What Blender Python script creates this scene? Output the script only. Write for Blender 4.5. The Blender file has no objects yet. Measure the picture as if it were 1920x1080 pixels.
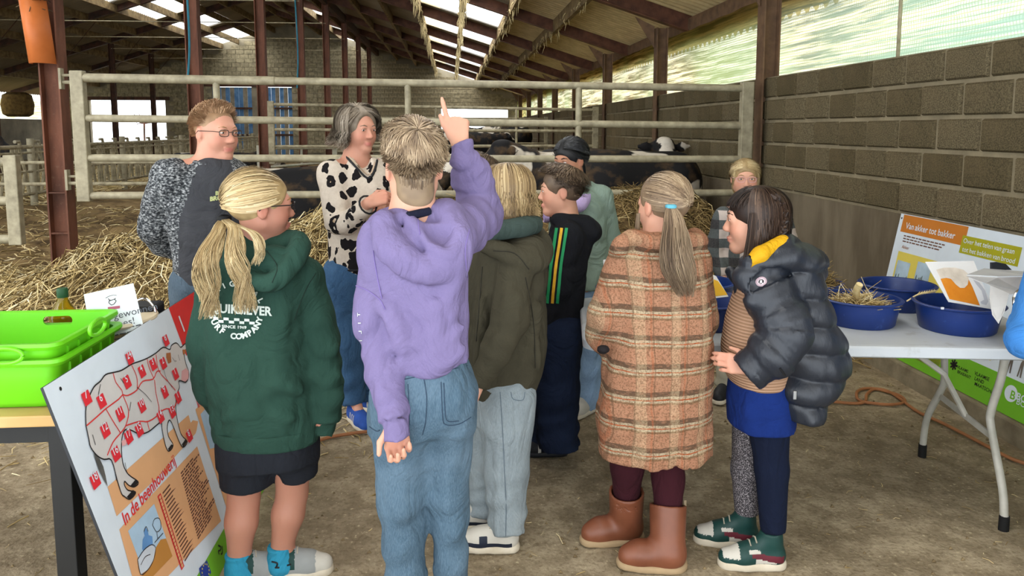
import bpy, math, random
import numpy as np
from math import sin, cos, pi, radians
from mathutils import Vector, Matrix
from mathutils.bvhtree import BVHTree
rng = np.random.default_rng(3); random.seed(3)
sc = bpy.context.scene; COL = sc.collection

# ------------------------------------------------------------------ camera, sky, exposure
F, U0, V0, CAMH = 1400.0, 960.0, 392.0, 1.55
AZ, PT = radians(4.588), radians(6.156)
cd = bpy.data.cameras.new('camera'); cam = bpy.data.objects.new('camera', cd); COL.objects.link(cam)
cam.location = (0, 0, CAMH); cam.rotation_euler = (pi/2-PT, 0, -AZ)
cd.sensor_width = 36; cd.lens = 36*F/1920; cd.shift_y = -(540-V0)/1920; cd.clip_start = .05
sc.camera = cam
w = bpy.data.worlds.new('overcast_sky'); sc.world = w; w.use_nodes = True
wn = w.node_tree; bg = wn.nodes['Background']
tc = wn.nodes.new('ShaderNodeTexCoord'); sx = wn.nodes.new('ShaderNodeSeparateXYZ'); wr = wn.nodes.new('ShaderNodeValToRGB')
wn.links.new(tc.outputs['Generated'], sx.inputs[0]); wn.links.new(sx.outputs[2], wr.inputs[0]); wn.links.new(wr.outputs[0], bg.inputs[0])
wr.color_ramp.elements[0].position = 0.0; wr.color_ramp.elements[0].color = (.80, .86, .92, 1)
wr.color_ramp.elements[1].position = .8; wr.color_ramp.elements[1].color = (1.0, 1.0, .98, 1)
bg.inputs[1].default_value = 3.0
sl = bpy.data.lights.new('hazy_sun', 'SUN'); sl.energy = 2.2; sl.angle = radians(50); sl.color = (1, .97, .92)
so = bpy.data.objects.new('hazy_sun', sl); COL.objects.link(so); so.rotation_euler = (radians(42), 0, radians(-62))
vs = sc.view_settings; vs.view_transform = 'Standard'; vs.look = 'None'; vs.gamma = 1; vs.use_curve_mapping = False
vs.exposure = 0.62

# ------------------------------------------------------------------ projection: photograph pixel -> point of the barn
_f = np.array([sin(AZ)*cos(PT), cos(AZ)*cos(PT), -sin(PT)]); _r = np.array([cos(AZ), -sin(AZ), 0.]); _u = np.cross(_r, _f)
EYE = np.array([0, 0, CAMH])
def ray(x, y): return _f+_r*(x-U0)/F-_u*(y-V0)/F
def J(x, y, Y): d = ray(x, y); return EYE+d*Y/d[1]
def JZ(x, y, Z): d = ray(x, y); return EYE+d*(Z-CAMH)/d[2]
def JX(x, y, X): d = ray(x, y); return EYE+d*X/d[0]
def onplane(x, y, p0, n): d = ray(x, y); return EYE+d*(((np.array(p0)-EYE)@n)/(d@n))
def A3(*a): return np.array(a, float)
def unit(v): v = np.array(v, float); return v/np.linalg.norm(v)

# ------------------------------------------------------------------ materials
def hx(h):
    c = [int(h[i:i+2], 16)/255 for i in (0, 2, 4)]
    return tuple((v/12.92 if v <= .04045 else ((v+.055)/1.055)**2.4) for v in c)+(1,)
class NT:
    def __init__(s, name, rough=.8, spec=.3, metal=0.):
        s.m = bpy.data.materials.new(name); s.m.use_nodes = True
        s.t = s.m.node_tree; s.n = s.t.nodes; s.l = s.t.links; s.b = s.n['Principled BSDF']
        s.b.inputs['Roughness'].default_value = rough; s.b.inputs['Specular IOR Level'].default_value = spec
        s.b.inputs['Metallic'].default_value = metal; s._o = None
    def set(s, sock, v):
        if isinstance(v, bpy.types.NodeSocket): s.l.new(v, sock)
        elif v is not None:
            try: sock.default_value = v
            except Exception: sock.default_value = tuple(v)[:3]
    def obj(s):
        if s._o is None: s._o = s.n.new('ShaderNodeTexCoord').outputs['Object']
        return s._o
    def xyz(s, vec=None):
        q = s.n.new('ShaderNodeSeparateXYZ'); s.set(q.inputs[0], vec or s.obj()); return q.outputs
    def math(s, op, a, b=None, c=None):
        q = s.n.new('ShaderNodeMath'); q.operation = op
        for i, v in enumerate((a, b, c)):
            if v is not None: s.set(q.inputs[i], v)
        return q.outputs[0]
    def map(s, scale=(1, 1, 1), rot=(0, 0, 0), vec=None):
        q = s.n.new('ShaderNodeMapping'); s.set(q.inputs[0], vec or s.obj())
        q.inputs['Scale'].default_value = scale; q.inputs['Rotation'].default_value = rot; return q.outputs[0]
    def noise(s, scale, detail=3, vec=None, rough=.55, dist=0.):
        q = s.n.new('ShaderNodeTexNoise'); s.set(q.inputs['Vector'], vec or s.obj())
        q.inputs['Scale'].default_value = scale; q.inputs['Detail'].default_value = detail
        q.inputs['Roughness'].default_value = rough; q.inputs['Distortion'].default_value = dist; return q.outputs[0]
    def vor(s, scale, vec=None, feature='F1', rnd=1.):
        q = s.n.new('ShaderNodeTexVoronoi'); s.set(q.inputs['Vector'], vec or s.obj()); q.feature = feature
        q.inputs['Scale'].default_value = scale; q.inputs['Randomness'].default_value = rnd; return q.outputs['Distance']
    def ramp(s, fac, stops, interp='LINEAR'):
        q = s.n.new('ShaderNodeValToRGB'); s.set(q.inputs[0], fac); q.color_ramp.interpolation = interp
        e = q.color_ramp.elements
        while len(e) < len(stops): e.new(.5)
        for i, (p, c) in enumerate(stops):
            e[i].position = p; e[i].color = c if not isinstance(c, (int, float)) else (c, c, c, 1)
        return q.outputs[0]
    def mix(s, f, a, b, mode='MIX'):
        q = s.n.new('ShaderNodeMix'); q.data_type = 'RGBA'; q.blend_type = mode
        s.set(q.inputs[0], f); s.set(q.inputs[6], a); s.set(q.inputs[7], b); return q.outputs[2]
    def attr(s, name):
        q = s.n.new('ShaderNodeAttribute'); q.attribute_name = name; return q.outputs
    def col(s, c): s.set(s.b.inputs['Base Color'], c); return s
    def bump(s, h, strength=.3, dist=.01):
        q = s.n.new('ShaderNodeBump'); q.inputs['Strength'].default_value = strength; q.inputs['Distance'].default_value = dist
        s.set(q.inputs['Height'], h); s.l.new(q.outputs[0], s.b.inputs['Normal']); return s
def simple(name, c, var=.18, scale=12, rough=.8, bump=0., bscale=None, spec=.3, metal=0., c2=None, detail=4):
    t = NT(name, rough, spec, metal); c = hx(c) if isinstance(c, str) else c
    if c2 is None: a, b = tuple(v*(1-var) for v in c[:3])+(1,), tuple(min(1, v*(1+var)) for v in c[:3])+(1,)
    else: a, b = c, hx(c2)
    n = t.noise(scale, detail); t.col(t.ramp(n, [(.3, a), (.7, b)]))
    if bump: t.bump(t.noise(bscale or scale*4, 4), bump, .01)
    return t.m
def creases(t, weave, bump, amt=1., sc_=7.):
    w_ = t.noise(sc_, 4, t.map((1, 1, .75), (.5, .4, 0)), .5, 1.3); r_ = t.math('ABSOLUTE', t.math('SUBTRACT', w_, .5)); g = t.noise(sc_*3, 3, None, .5, .8)
    h = t.math('ADD', t.math('MULTIPLY', t.math('MINIMUM', r_, .16), 5.*amt), t.math('MULTIPLY', g, .55*amt)); h = t.math('ADD', h, t.math('MULTIPLY', t.noise(weave, 3), .12))
    t.bump(h, .55, .010)
def cloth(name, c, var=.1, rough=.95, weave=350, bump=.15, c2=None, scale=9, amt=1.):
    t = NT(name, rough, .15); c = hx(c); b0 = hx(c2) if c2 else tuple(min(1, v*(1+var)) for v in c[:3])+(1,)
    n = t.noise(scale, 5); f = t.noise(weave, 2)
    k = t.mix(n, tuple(v*(1-var) for v in c[:3])+(1,), b0)
    t.col(t.mix(.22, k, t.mix(f, tuple(v*.55 for v in c[:3])+(1,), tuple(min(1, v*1.5) for v in c[:3])+(1,))))
    creases(t, weave, bump, amt)
    return t.m

# ------------------------------------------------------------------ mesh tools
def link(o, parent=None):
    COL.objects.link(o)
    if parent is not None: o.parent = parent
    return o
def props(o, label=None, cat=None, group=None, kind=None):
    for k, v in (('label', label), ('category', cat), ('group', group), ('kind', kind)):
        if v: o[k] = v
    return o
def thing(name, label, cat, loc=(0, 0, 0), group=None, rz=0.):
    o = bpy.data.objects.new(name, None); o.empty_display_size = .1; link(o)
    o.location = tuple(float(v) for v in loc); o.rotation_euler = (0, 0, rz); return props(o, label, cat, group)
def base_of(parent):
    l = np.zeros(3)
    while parent is not None: l += np.array(parent.location); parent = parent.parent
    return l
def mesh_np(name, V, Fc, mats, smooth=False, midx=None):
    me = bpy.data.meshes.new(name); V = np.asarray(V, np.float32); Fc = np.asarray(Fc, np.int32); k = Fc.shape[1]
    me.vertices.add(len(V)); me.vertices.foreach_set('co', V.ravel())
    me.loops.add(Fc.size); me.loops.foreach_set('vertex_index', Fc.ravel())
    me.polygons.add(len(Fc)); me.polygons.foreach_set('loop_start', np.arange(0, Fc.size, k, dtype=np.int32))
    if smooth: me.polygons.foreach_set('use_smooth', np.ones(len(Fc), bool))
    for m in (mats if isinstance(mats, (list, tuple)) else [mats]): me.materials.append(m)
    if midx is not None: me.polygons.foreach_set('material_index', np.asarray(midx, np.int32))
    me.update(calc_edges=True); return me
def mk(name, V, Fc, mats, parent=None, smooth=False, midx=None, local=False):
    V = np.asarray(V, float)
    if parent is not None and not local: V = V-base_of(parent)
    if isinstance(Fc, np.ndarray): me = mesh_np(name, V, Fc, mats, smooth, midx)
    else:
        me = bpy.data.meshes.new(name); me.from_pydata([tuple(v) for v in V], [], [tuple(f) for f in Fc])
        for m in (mats if isinstance(mats, (list, tuple)) else [mats]): me.materials.append(m)
        if smooth: me.polygons.foreach_set('use_smooth', np.ones(len(me.polygons), bool))
        if midx is not None: me.polygons.foreach_set('material_index', np.asarray(midx, np.int32))
        me.update()
    return link(bpy.data.objects.new(name, me), parent)
class MB:
    def __init__(s): s.v = []; s.f = []; s.mi = []
    def add(s, v, f, mi=0):
        n = len(s.v); s.v += [tuple(q) for q in v]; s.f += [tuple(i+n for i in q) for q in f]; s.mi += [mi]*len(f); return s
    def box(s, lo, hi, mi=0, bev=0.):
        (a, b, c), (d, e, g) = lo, hi
        if bev <= 0:
            return s.add([(a, b, c), (d, b, c), (d, e, c), (a, e, c), (a, b, g), (d, b, g), (d, e, g), (a, e, g)],
                         [(0, 3, 2, 1), (4, 5, 6, 7), (0, 1, 5, 4), (1, 2, 6, 5), (2, 3, 7, 6), (3, 0, 4, 7)], mi)
        import bmesh
        bm = bmesh.new(); bmesh.ops.create_cube(bm, size=1)
        for v in bm.verts: v.co = ((a+d)/2+v.co.x*(d-a), (b+e)/2+v.co.y*(e-b), (c+g)/2+v.co.z*(g-c))
        bmesh.ops.bevel(bm, geom=bm.edges[:], offset=bev, segments=2, affect='EDGES', profile=.5)
        bm.verts.index_update(); s.add([v.co for v in bm.verts], [[v.index for v in f.verts] for f in bm.faces], mi); bm.free(); return s
    def obox(s, p, q, wv, hv, mi=0):            # beam from p to q with half-width vectors wv, hv
        p, q, wv, hv = map(np.array, (p, q, wv, hv))
        v = [p-wv-hv, p+wv-hv, p+wv+hv, p-wv+hv, q-wv-hv, q+wv-hv, q+wv+hv, q-wv+hv]
        return s.add(v, [(3, 2, 1, 0), (4, 5, 6, 7), (0, 1, 5, 4), (1, 2, 6, 5), (2, 3, 7, 6), (3, 0, 4, 7)], mi)
    def tube(s, pts, r, n=10, mi=0, cap=True):
        P = [np.array(p, float) for p in pts]; R = r if isinstance(r, (list, tuple, np.ndarray)) else [r]*len(P)
        rings = []; up = None
        for i, p in enumerate(P):
            t = unit(P[min(i+1, len(P)-1)]-P[max(i-1, 0)])
            if up is None:
                up = A3(0, 0, 1) if abs(t[2]) < .9 else A3(1, 0, 0)
            a = unit(np.cross(t, up)); up = unit(np.cross(a, t))
            rings.append([p+R[i]*(cos(2*pi*k/n)*a+sin(2*pi*k/n)*up) for k in range(n)])
        v = [q for g in rings for q in g]; f = []
        for i in range(len(P)-1):
            for k in range(n):
                f.append((i*n+k, i*n+(k+1) % n, (i+1)*n+(k+1) % n, (i+1)*n+k))
        if cap: f += [tuple(range(n))[::-1], tuple((len(P)-1)*n+k for k in range(n))]
        return s.add(v, f, mi)
    def lathe(s, prof, n=40, sx=1., sy=1., c=(0, 0, 0), mi=0):
        v = [(c[0]+r*cos(2*pi*k/n)*sx, c[1]+r*sin(2*pi*k/n)*sy, c[2]+z) for r, z in prof for k in range(n)]; f = []
        for i in range(len(prof)-1):
            for k in range(n): f.append((i*n+k, i*n+(k+1) % n, (i+1)*n+(k+1) % n, (i+1)*n+k))
        return s.add(v, f, mi)
    def poly(s, pts, mi=0): return s.add(pts, [tuple(range(len(pts)))], mi)
    def done(s, name, mats, parent=None, smooth=False, local=False):
        o = mk(name, s.v, s.f, mats, parent, smooth, s.mi, local)
        if smooth: o.data.set_sharp_from_angle(angle=radians(40))
        return o
def spline(pts, n=8):
    P = [np.array(p, float) for p in pts]; P = [2*P[0]-P[1]]+P+[2*P[-1]-P[-2]]; out = []
    for i in range(1, len(P)-2):
        for k in range(n):
            t = k/n; a, b, c, d = P[i-1:i+3]
            out.append(.5*((2*b)+(-a+c)*t+(2*a-5*b+4*c-d)*t*t+(-a+3*b-3*c+d)*t**3))
    return out+[P[-2]]
def strands(L, R, n=4, shade=None):
    """L (S,K,3) polylines, R (K,) or (S,K) radii -> verts, quads, per-vertex shade"""
    L = np.asarray(L, float); S, K, _ = L.shape; R = np.broadcast_to(np.asarray(R, float), (S, K))
    T = np.gradient(L, axis=1); T /= np.linalg.norm(T, axis=2, keepdims=True)+1e-9
    ref = np.where(np.abs(T[..., 2:3]) < .8, A3(0, 0, 1), A3(1, 0, 0)); ref = np.broadcast_to(ref[:, K//2:K//2+1], L.shape)
    a = np.cross(T, ref); a /= np.linalg.norm(a, axis=2, keepdims=True)+1e-9; b = np.cross(a, T)
    th = 2*pi*np.arange(n)/n
    V = L[:, :, None]+R[:, :, None, None]*(a[:, :, None]*np.cos(th)[:, None]+b[:, :, None]*np.sin(th)[:, None])
    i = (np.arange(S)[:, None, None]*K+np.arange(K-1)[None, :, None])*n; k = np.arange(n)[None, None]; k2 = (k+1) % n
    Fq = np.stack([i+k, i+k2, i+n+k2, i+n+k], -1).reshape(-1, 4)
    sh = np.repeat(shade if shade is not None else rng.random(S), K*n)
    return V.reshape(-1, 3), Fq, sh
def float_attr(me, name, vals):
    a = me.attributes.new(name, 'FLOAT', 'POINT'); a.data.foreach_set('value', np.asarray(vals, np.float32))
_txt = {}
def text_mesh(s, size=1., bold=0., align='LEFT', shear=0.):
    c = bpy.data.curves.new('lettering', 'FONT'); c.body = s; c.size = size; c.offset = bold; c.align_x = align; c.shear = shear; c.resolution_u = 3
    o = bpy.data.objects.new('lettering', c); me = bpy.data.meshes.new_from_object(o)
    V = np.zeros(len(me.vertices)*3); me.vertices.foreach_get('co', V); fs = [tuple(p.vertices) for p in me.polygons]
    bpy.data.objects.remove(o); bpy.data.curves.remove(c); bpy.data.meshes.remove(me)
    return V.reshape(-1, 3), fs
# ------------------------------------------------------------------ structure: ground, walls, roof
WX, YB, XR, SL = 2.95, 36.3, -7.3, .316
FR = [6.92+3.66*k for k in range(8)]
def zr(x): return 2.85+SL*(3.37-x) if x >= XR else 2.85+SL*(3.37-XR)-SL*(XR-x)
def sst(a, b, x): t = np.clip((x-a)/(b-a), 0, 1); return t*t*(3-2*t)
_L = rng.random((32, 32, 32)).astype(np.float32)
def vnoise(X, Y, Z):
    X, Y, Z = np.broadcast_arrays(X, Y, Z); i = [np.floor(q).astype(int) for q in (X, Y, Z)]
    f = [(q-k) for q, k in zip((X, Y, Z), i)]; f = [q*q*(3-2*q) for q in f]; out = 0
    for a in (0, 1):
        for b in (0, 1):
            for c in (0, 1):
                out = out+_L[(i[0]+a) % 32, (i[1]+b) % 32, (i[2]+c) % 32]*(f[0] if a else 1-f[0])*(f[1] if b else 1-f[1])*(f[2] if c else 1-f[2])
    return out*2-1
def ground(x, y):
    x = np.asarray(x, float); y = np.asarray(y, float)
    bank = .22+.62*sst(-2.3, -.6, x)+.08*sst(0, 1.5, x)
    bank = bank*(1-.88*sst(2.05, 2.75, x)*(1-sst(6.6, 7.4, y)*.5))
    h = bank*sst(4.7, 6.4, y)*(1-.62*sst(6.9, 8.3, y)*sst(-2.3, -.6, x))
    h = h+.42*np.exp(-(((x+2.55)/.62)**2+((y-6.35)/.75)**2))
    h = h+.20*np.exp(-(((x+1.6)/.8)**2+((y-5.9)/.7)**2))
    h = h+.34*np.exp(-(((x-1.95)/.95)**2+((y-9.75)/.9)**2))
    rough = sst(4.6, 6.0, y)
    h = h+rough*(.07*vnoise(x*2.3, y*2.3, 0*x+3.3)+.035*vnoise(x*7, y*7, 0*x+1.1))+.006*vnoise(x*4, y*4, 0*x)+.004*vnoise(x*15, y*15, 0*x)
    return h-.42*sst(30, 36, y)*0
ya = np.concatenate([np.arange(.3, 5, .05), np.arange(5, 9, .06), np.arange(9, 16, .15), np.arange(16, 62, .8)])
xa = np.concatenate([np.arange(-26, -8, .5), np.arange(-8, -4.2, .16), np.arange(-4.2, 3.4, .06), np.arange(3.4, 12, .8)])
Xg, Yg = np.meshgrid(xa, ya); Zg = ground(Xg, Yg)
ni = len(xa); q = (np.arange(len(ya)-1)[:, None]*ni+np.arange(ni-1)[None]).ravel()
t = NT('trodden_dirt', .95, .15)
n1, n2, n3 = t.noise(1.1, 6), t.noise(60, 4), t.noise(9, 6)
o = t.xyz()
dirt = t.mix(t.ramp(n1, [(.35, 0), (.65, 1)]), hx('8f826c'), hx('ac9e84'))
dirt = t.mix(t.ramp(n3, [(.42, .55), (.62, 0)]), dirt, hx('62543f'))
dirt = t.mix(t.ramp(n2, [(.36, .4), (.48, 0)]), dirt, hx('5b4d37'))
dirt = t.mix(t.ramp(n2, [(.62, 0), (.70, .6)]), dirt, hx('cbbd9c'))
mud = t.mix(t.ramp(t.noise(3.2, 8), [(.35, 0), (.65, 1)]), hx('463722'), hx('826c49'))
mud = t.mix(t.ramp(t.noise(22, 5), [(.52, 0), (.72, .5)]), mud, hx('9a8256'))
mk1 = t.math('ADD', o[1], t.math('MULTIPLY', t.noise(2.2, 4), 1.2))
f1 = t.ramp(t.math('DIVIDE', t.math('SUBTRACT', mk1, 4.7), 1.4), [(0, 0), (1, 1)])
c = t.mix(f1, dirt, mud)
f2 = t.ramp(t.math('SUBTRACT', o[1], 36.2), [(0, 0), (1, 1)])
t.col(t.mix(f2, c, hx('c9c6bd'))).bump(t.math('ADD', t.noise(60, 5), t.math('MULTIPLY', t.noise(9, 5), 2.)), .45, .010)
fl = mk('floor', np.stack([Xg, Yg, Zg], -1).reshape(-1, 3), np.stack([q, q+1, q+ni+1, q+ni], -1), t.m, smooth=True)
props(fl, 'trodden grey brown barn floor rising into a muddy straw covered pen', kind='structure')

# right wall: blocks on a cast panel
t = NT('concrete_block', .95, .1); oi = t.n.new('ShaderNodeObjectInfo').outputs['Random']
a = t.mix(oi, hx('61573f'), hx('7c7158')); a = t.mix(t.ramp(t.noise(130, 4), [(.40, .75), (.60, 0)]), a, hx('3b3427'))
a = t.mix(t.ramp(t.noise(1.7, 4), [(.4, 0), (.7, .5)]), a, hx('7d6c50')); t.col(a).bump(t.noise(130, 5), .7, .008); M_block = t.m
M_mortar = simple('mortar', '857a62', .22, 6, .95, .5, 60)
t = NT('cast_panel', .95, .1); a = t.mix(t.noise(1.6, 6), hx('5d5343'), hx('857965')); a = t.mix(t.ramp(t.noise(5, 6, t.map((1, 1, .25))), [(.35, .55), (.6, 0)]), a, hx('473e30'))
t.col(a).bump(t.noise(20, 6), .5, .01); M_panel = t.m
M_pillar = simple('brown_steel', '5b4636', .3, 9, .75, .2, 40, c2='7b5f46')
M_red = simple('red_oxide_steel', '4a2d1f', .35, 7, .65, .2, 40, c2='6f4733')
M_dark = simple('dark_steel', '32271f', .3, 5, .8, .2, 40, c2='5a3a2c')
M_galv = simple('galvanised_tube', '837b64', .22, 14, .55, .15, 60, c2='a89f84', spec=.4)
M_galv2 = simple('dirty_tube', '7d745c', .3, 12, .65, .2, 60, c2='b3a88a')
wr_ = props(bpy.data.objects.new('wall_right', None), 'grey concrete block wall on a cast concrete base', kind='structure'); link(wr_)
TOPZ, CH, BL = 2.03, .207, .388
MB().box((WX+.008, .2, 0), (WX+.2, YB, TOPZ-.004)).done('mortar_bed', M_mortar, wr_)
MB().box((WX-.004, .2, 0), (WX+.19, YB, TOPZ-5*CH-.006)).done('cast_panel', M_panel, wr_)
def block_mesh(l, h, d):
    b = .012; v = [(0, 0, 0), (0, l, 0), (0, l, h), (0, 0, h), (-d, b, b), (-d, l-b, b), (-d, l-b, h-b), (-d, b, h-b)]
    me = bpy.data.meshes.new('block'); me.from_pydata(v, [], [(4, 5, 6, 7)[::-1], (0, 1, 5, 4)[::-1], (1, 2, 6, 5)[::-1], (2, 3, 7, 6)[::-1], (3, 0, 4, 7)[::-1]])
    me.materials.append(M_block); return me
bms = [block_mesh(BL-.022-.006*random.random(), CH-.02-.006*random.random(), .016+.01*random.random()) for _ in range(6)]
far = MB()
for c in range(5):
    y = .4+(BL/2 if c % 2 else 0)+.1*random.random(); z = TOPZ-(c+1)*CH
    while y < YB-.5:
        if y < 12.6 and y > 3.0:
            o = link(bpy.data.objects.new('block', random.choice(bms)), wr_); o.location = (WX+.009, y, z+.01+.004*random.random())
        else: far.box((WX-.008, y+.012, z+.012), (WX+.02, y+BL-.012, z+CH-.01))
        y += BL
o = far.done('block_courses', M_block, wr_); o['kind'] = 'stuff'
kb = MB().box((2.74, .2, -.1), (WX, 12, .115), bev=.012).done('trim_1', simple('kerb_concrete', '6e634e', .3, 8, .95, .5, 50, c2='8f846c')); props(kb, 'low concrete kerb along the right block wall', kind='structure')

def ibeam(mb, x, y, z0, z1, dx=.17, dy=.15, tf=.014, tw=.012):
    mb.box((x-dx/2, y-dy/2, z0), (x-dx/2+tf, y+dy/2, z1)).box((x+dx/2-tf, y-dy/2, z0), (x+dx/2, y+dy/2, z1)).box((x-dx/2+tf, y-tw/2, z0), (x+dx/2-tf, y+tw/2, z1)); return mb
ORD = ['first', 'second', 'third', 'fourth', 'fifth', 'sixth', 'seventh', 'eighth']
for k, y in enumerate(FR):
    rt = thing('wall_column', '%s brown steel column from the camera in the right block wall' % ORD[k], 'column', (WX+.02, y, 0), 'columns along the right wall')
    ibeam(MB(), WX+.02, y, 0, zr(WX)-.02, .16, .16).done('shaft', M_pillar, rt)
    m = MB(); g = zr(WX)
    m.add([(WX-.08, y-.01, g-.3), (WX-.08, y+.01, g-.3), (WX-.36, y-.01, zr(WX-.36)+.02), (WX-.36, y+.01, zr(WX-.36)+.02), (WX-.08, y-.01, g), (WX-.08, y+.01, g)], [(0, 2, 4), (1, 5, 3), (0, 1, 3, 2), (2, 3, 5, 4), (0, 4, 5, 1)])
    m.done('gusset', M_pillar, rt)
t = NT('red_column', .7, .3); n = t.noise(5, 5, t.map((1, 1, .3)))
a = t.mix(t.ramp(n, [(.35, 0), (.65, 1)]), hx('4a2c1f'), hx('7e4f3a')); o = t.xyz()
a = t.mix(t.ramp(t.noise(30, 4), [(.6, 0), (.75, .35)]), a, hx('7d6450')); t.col(a).bump(t.noise(50, 3), .2); M_col = t.m
for k, y in enumerate(FR):
    rt = thing('steel_column', '%s red brown steel column from the camera in the middle row' % ORD[k], 'column', (-3.47, y, 0), 'steel columns in the middle row')
    ibeam(MB(), -3.47, y, float(ground(-3.47, y))-.2, zr(-3.47)+.02).done('shaft', M_col, rt)
    if k < 2:
        for z in (.62, .98): MB().box((-3.54, y-.07, z), (-3.40, y-.006, z+.014)).done('stiffener', M_col, rt)
    if k == 0:
        h = MB()
        for zz in (1.98, 1.1): h.box((-3.386, y-.09, zz-.09), (-3.366, y-.03, zz+.09)).tube([(-3.37, y-.06, zz+.03), (-3.22, y-.06, zz+.03)], .012, 8).tube([(-3.37, y-.06, zz-.03), (-3.25, y-.06, zz-.03)], .016, 8)
        h.done('hinge', M_galv, rt)
for k in range(3, 8):
    y = FR[k]; rt = thing('outer_column', '%s thin grey steel column in the far left aisle' % ORD[k-3], 'column', (-12.4, y, 0), 'columns in the far left aisle')
    ibeam(MB(), -12.4, y, 0, zr(-12.4)+.02).done('shaft', M_dark, rt)

# back wall with openings, left wall
M_bw = simple('old_block_wall', '6b6456', .3, 1.2, .95, .3, 30, c2='9c937d')
t = NT('back_block', .95, .1); oi = t.n.new('ShaderNodeObjectInfo').outputs['Random']; o = t.xyz()
a = t.mix(t.noise(.45, 5), hx('7d745e'), hx('b0a586')); a = t.mix(t.math('MULTIPLY', oi, .5), a, hx('8a7a5c')); a = t.mix(t.ramp(t.noise(9, 5), [(.4, .5), (.6, 0)]), a, hx('4d4536'))
t.col(a).bump(t.noise(30, 4), .4); M_bb = t.m
wb = props(link(bpy.data.objects.new('wall_back', None)), 'old grey block gable wall at the far end', kind='structure')
def wallseg(m, x0, x1, z0, z1=None):
    xs = [x0]+[v for v in (XR,) if x0 < v < x1]+[x1]
    for a, b in zip(xs[:-1], xs[1:]):
        za, zb = (zr(a)+.3, zr(b)+.3) if z1 is None else (z1, z1)
        v = [(a, YB, z0), (b, YB, z0), (b, YB, zb), (a, YB, za)]+[(a, YB+.2, z0), (b, YB+.2, z0), (b, YB+.2, zb), (a, YB+.2, za)]
        m.add(v, [(0, 1, 2, 3), (5, 4, 7, 6), (3, 2, 6, 7), (1, 0, 4, 5), (0, 3, 7, 4), (2, 1, 5, 6)])
m = MB(); OP = [(-16.7, -13.3, .9, 2.86), (-11.15, -9.35, 0, 3.5), (-8.85, -7.5, 0, 3.5), (-.5, 2.72, .7, 2.55)]
xs = -18.2
for a, b, z0, z1 in OP:
    wallseg(m, xs, a, -.3); wallseg(m, a, b, z1)
    if z0 > 0: wallseg(m, a, b, -.3, z0)
    xs = b
wallseg(m, xs, 3.6, -.3); m.done('block_face', M_bw, wb)
bm1 = None; rest = MB(); cnt = 0
bms2 = []
for _ in range(5):
    me = MB().box((.008, -.03-.012*random.random(), .008), (.382, .01, .192)); q_ = mk('block', me.v, me.f, M_bb); bms2.append(q_.data); bpy.data.objects.remove(q_)
for r_ in range(2, 29):
    z = .2*r_; x = -18+(.195 if r_ % 2 else 0)
    while x < 3.0:
        if z+.2 < zr(x+.2)+.1 and not any(x+.39 > a and x < b and z+.2 > z0 and z < z1 for a, b, z0, z1 in OP):
            if -6.4 < x < -.4 and 1.7 < z < 4.7 and cnt < 298:
                o = link(bpy.data.objects.new('block', random.choice(bms2)), wb); o.location = (x, YB, z); cnt += 1
            else: rest.box((x+.008, YB-.03-.012*random.random(), z+.008), (x+.382, YB+.01, z+.192))
        x += .39
o = rest.done('block_courses', M_bb, wb); o['kind'] = 'stuff'
lw = MB().box((-18.25, 4, -.2), (-18, YB, 1.95)).done('wall_left', M_bw); props(lw, 'low grey block wall at the far left side', kind='structure')
M_white = simple('limewash', 'c9c2b0', .1, 3, .95)
# blue plank doors
M_blue = simple('blue_plank', '3f648c', .25, 4, .7, .2, 30, c2='5f86ad'); M_gplank = simple('grey_plank', '6d6558', .25, 4, .85, .3, 30, c2='958b78')
for di, (a, b) in enumerate(((-11.15, -9.35), (-8.85, -7.5))):
    d = props(link(bpy.data.objects.new('door_%d' % (di+1), None)), ['wide worn blue plank door in the far wall', 'narrow worn blue plank door in the far wall'][di], kind='structure')
    nb = int(round((b-a)/.2))
    for i in range(nb):
        x = a+(b-a)*i/nb
        MB().box((x+.008, YB+.03-.02*(i % 2), .05), (x+(b-a)/nb-.008, YB+.09, 3.47)).done('plank', M_blue if (i*7+di*3) % 5 < 3 else M_gplank, d)
    for z in (1.2, 2.45): MB().box((a, YB-.03, z), (b, YB+.01, z+.09)).done('ledge', M_dark, d)
MB().box((-11.5, YB-.05, 3.5), (-7.2, YB+.1, 3.68)).done('lintel', M_dark, wb)
MB().box((-16.9, YB-.05, 2.86), (-13.1, YB+.1, 3.02)).done('lintel', M_dark, wb)

# roof
ce = props(link(bpy.data.objects.new('ceiling', None)), 'brown corrugated sheet roof on rafters and purlins', kind='structure')
t = NT('roof_sheet', .9, .15); a = t.mix(t.noise(1.2, 5), hx('b8a377'), hx('d8c596')); a = t.mix(t.ramp(t.noise(5, 5), [(.4, .3), (.65, 0)]), a, hx('6a583f')); t.col(a); M_sheet_lit = t.m  # lit copy for the eave strip: netting light put into a brighter tan
t = NT('roof_sheet_plain', .9, .15); a = t.mix(t.noise(1.2, 5), hx('6e6353'), hx('9c907a')); t.col(a); M_sheet2 = t.m  # same sheeting in its plain tone, without the painted eave light
def skyl(name, tint, tr):
    t = NT(name, .6, .3); tl = t.n.new('ShaderNodeBsdfTranslucent'); tp = t.n.new('ShaderNodeBsdfTransparent'); ms = t.n.new('ShaderNodeMixShader')
    t.set(tl.inputs[0], t.mix(t.noise(5, 4), tint, tuple(min(1, v*1.3) for v in tint[:3])+(1,))); ms.inputs[0].default_value = tr
    t.l.new(tl.outputs[0], ms.inputs[1]); t.l.new(tp.outputs[0], ms.inputs[2]); t.l.new(ms.outputs[0], t.n['Material Output'].inputs[0]); return t.m
M_sky = skyl('skylight_sheet', hx('efefe8'), .9); M_sky2 = skyl('dirty_skylight', hx('c5b898'), .6)
Y0R, Y1R = -4.5, YB+.4
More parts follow.
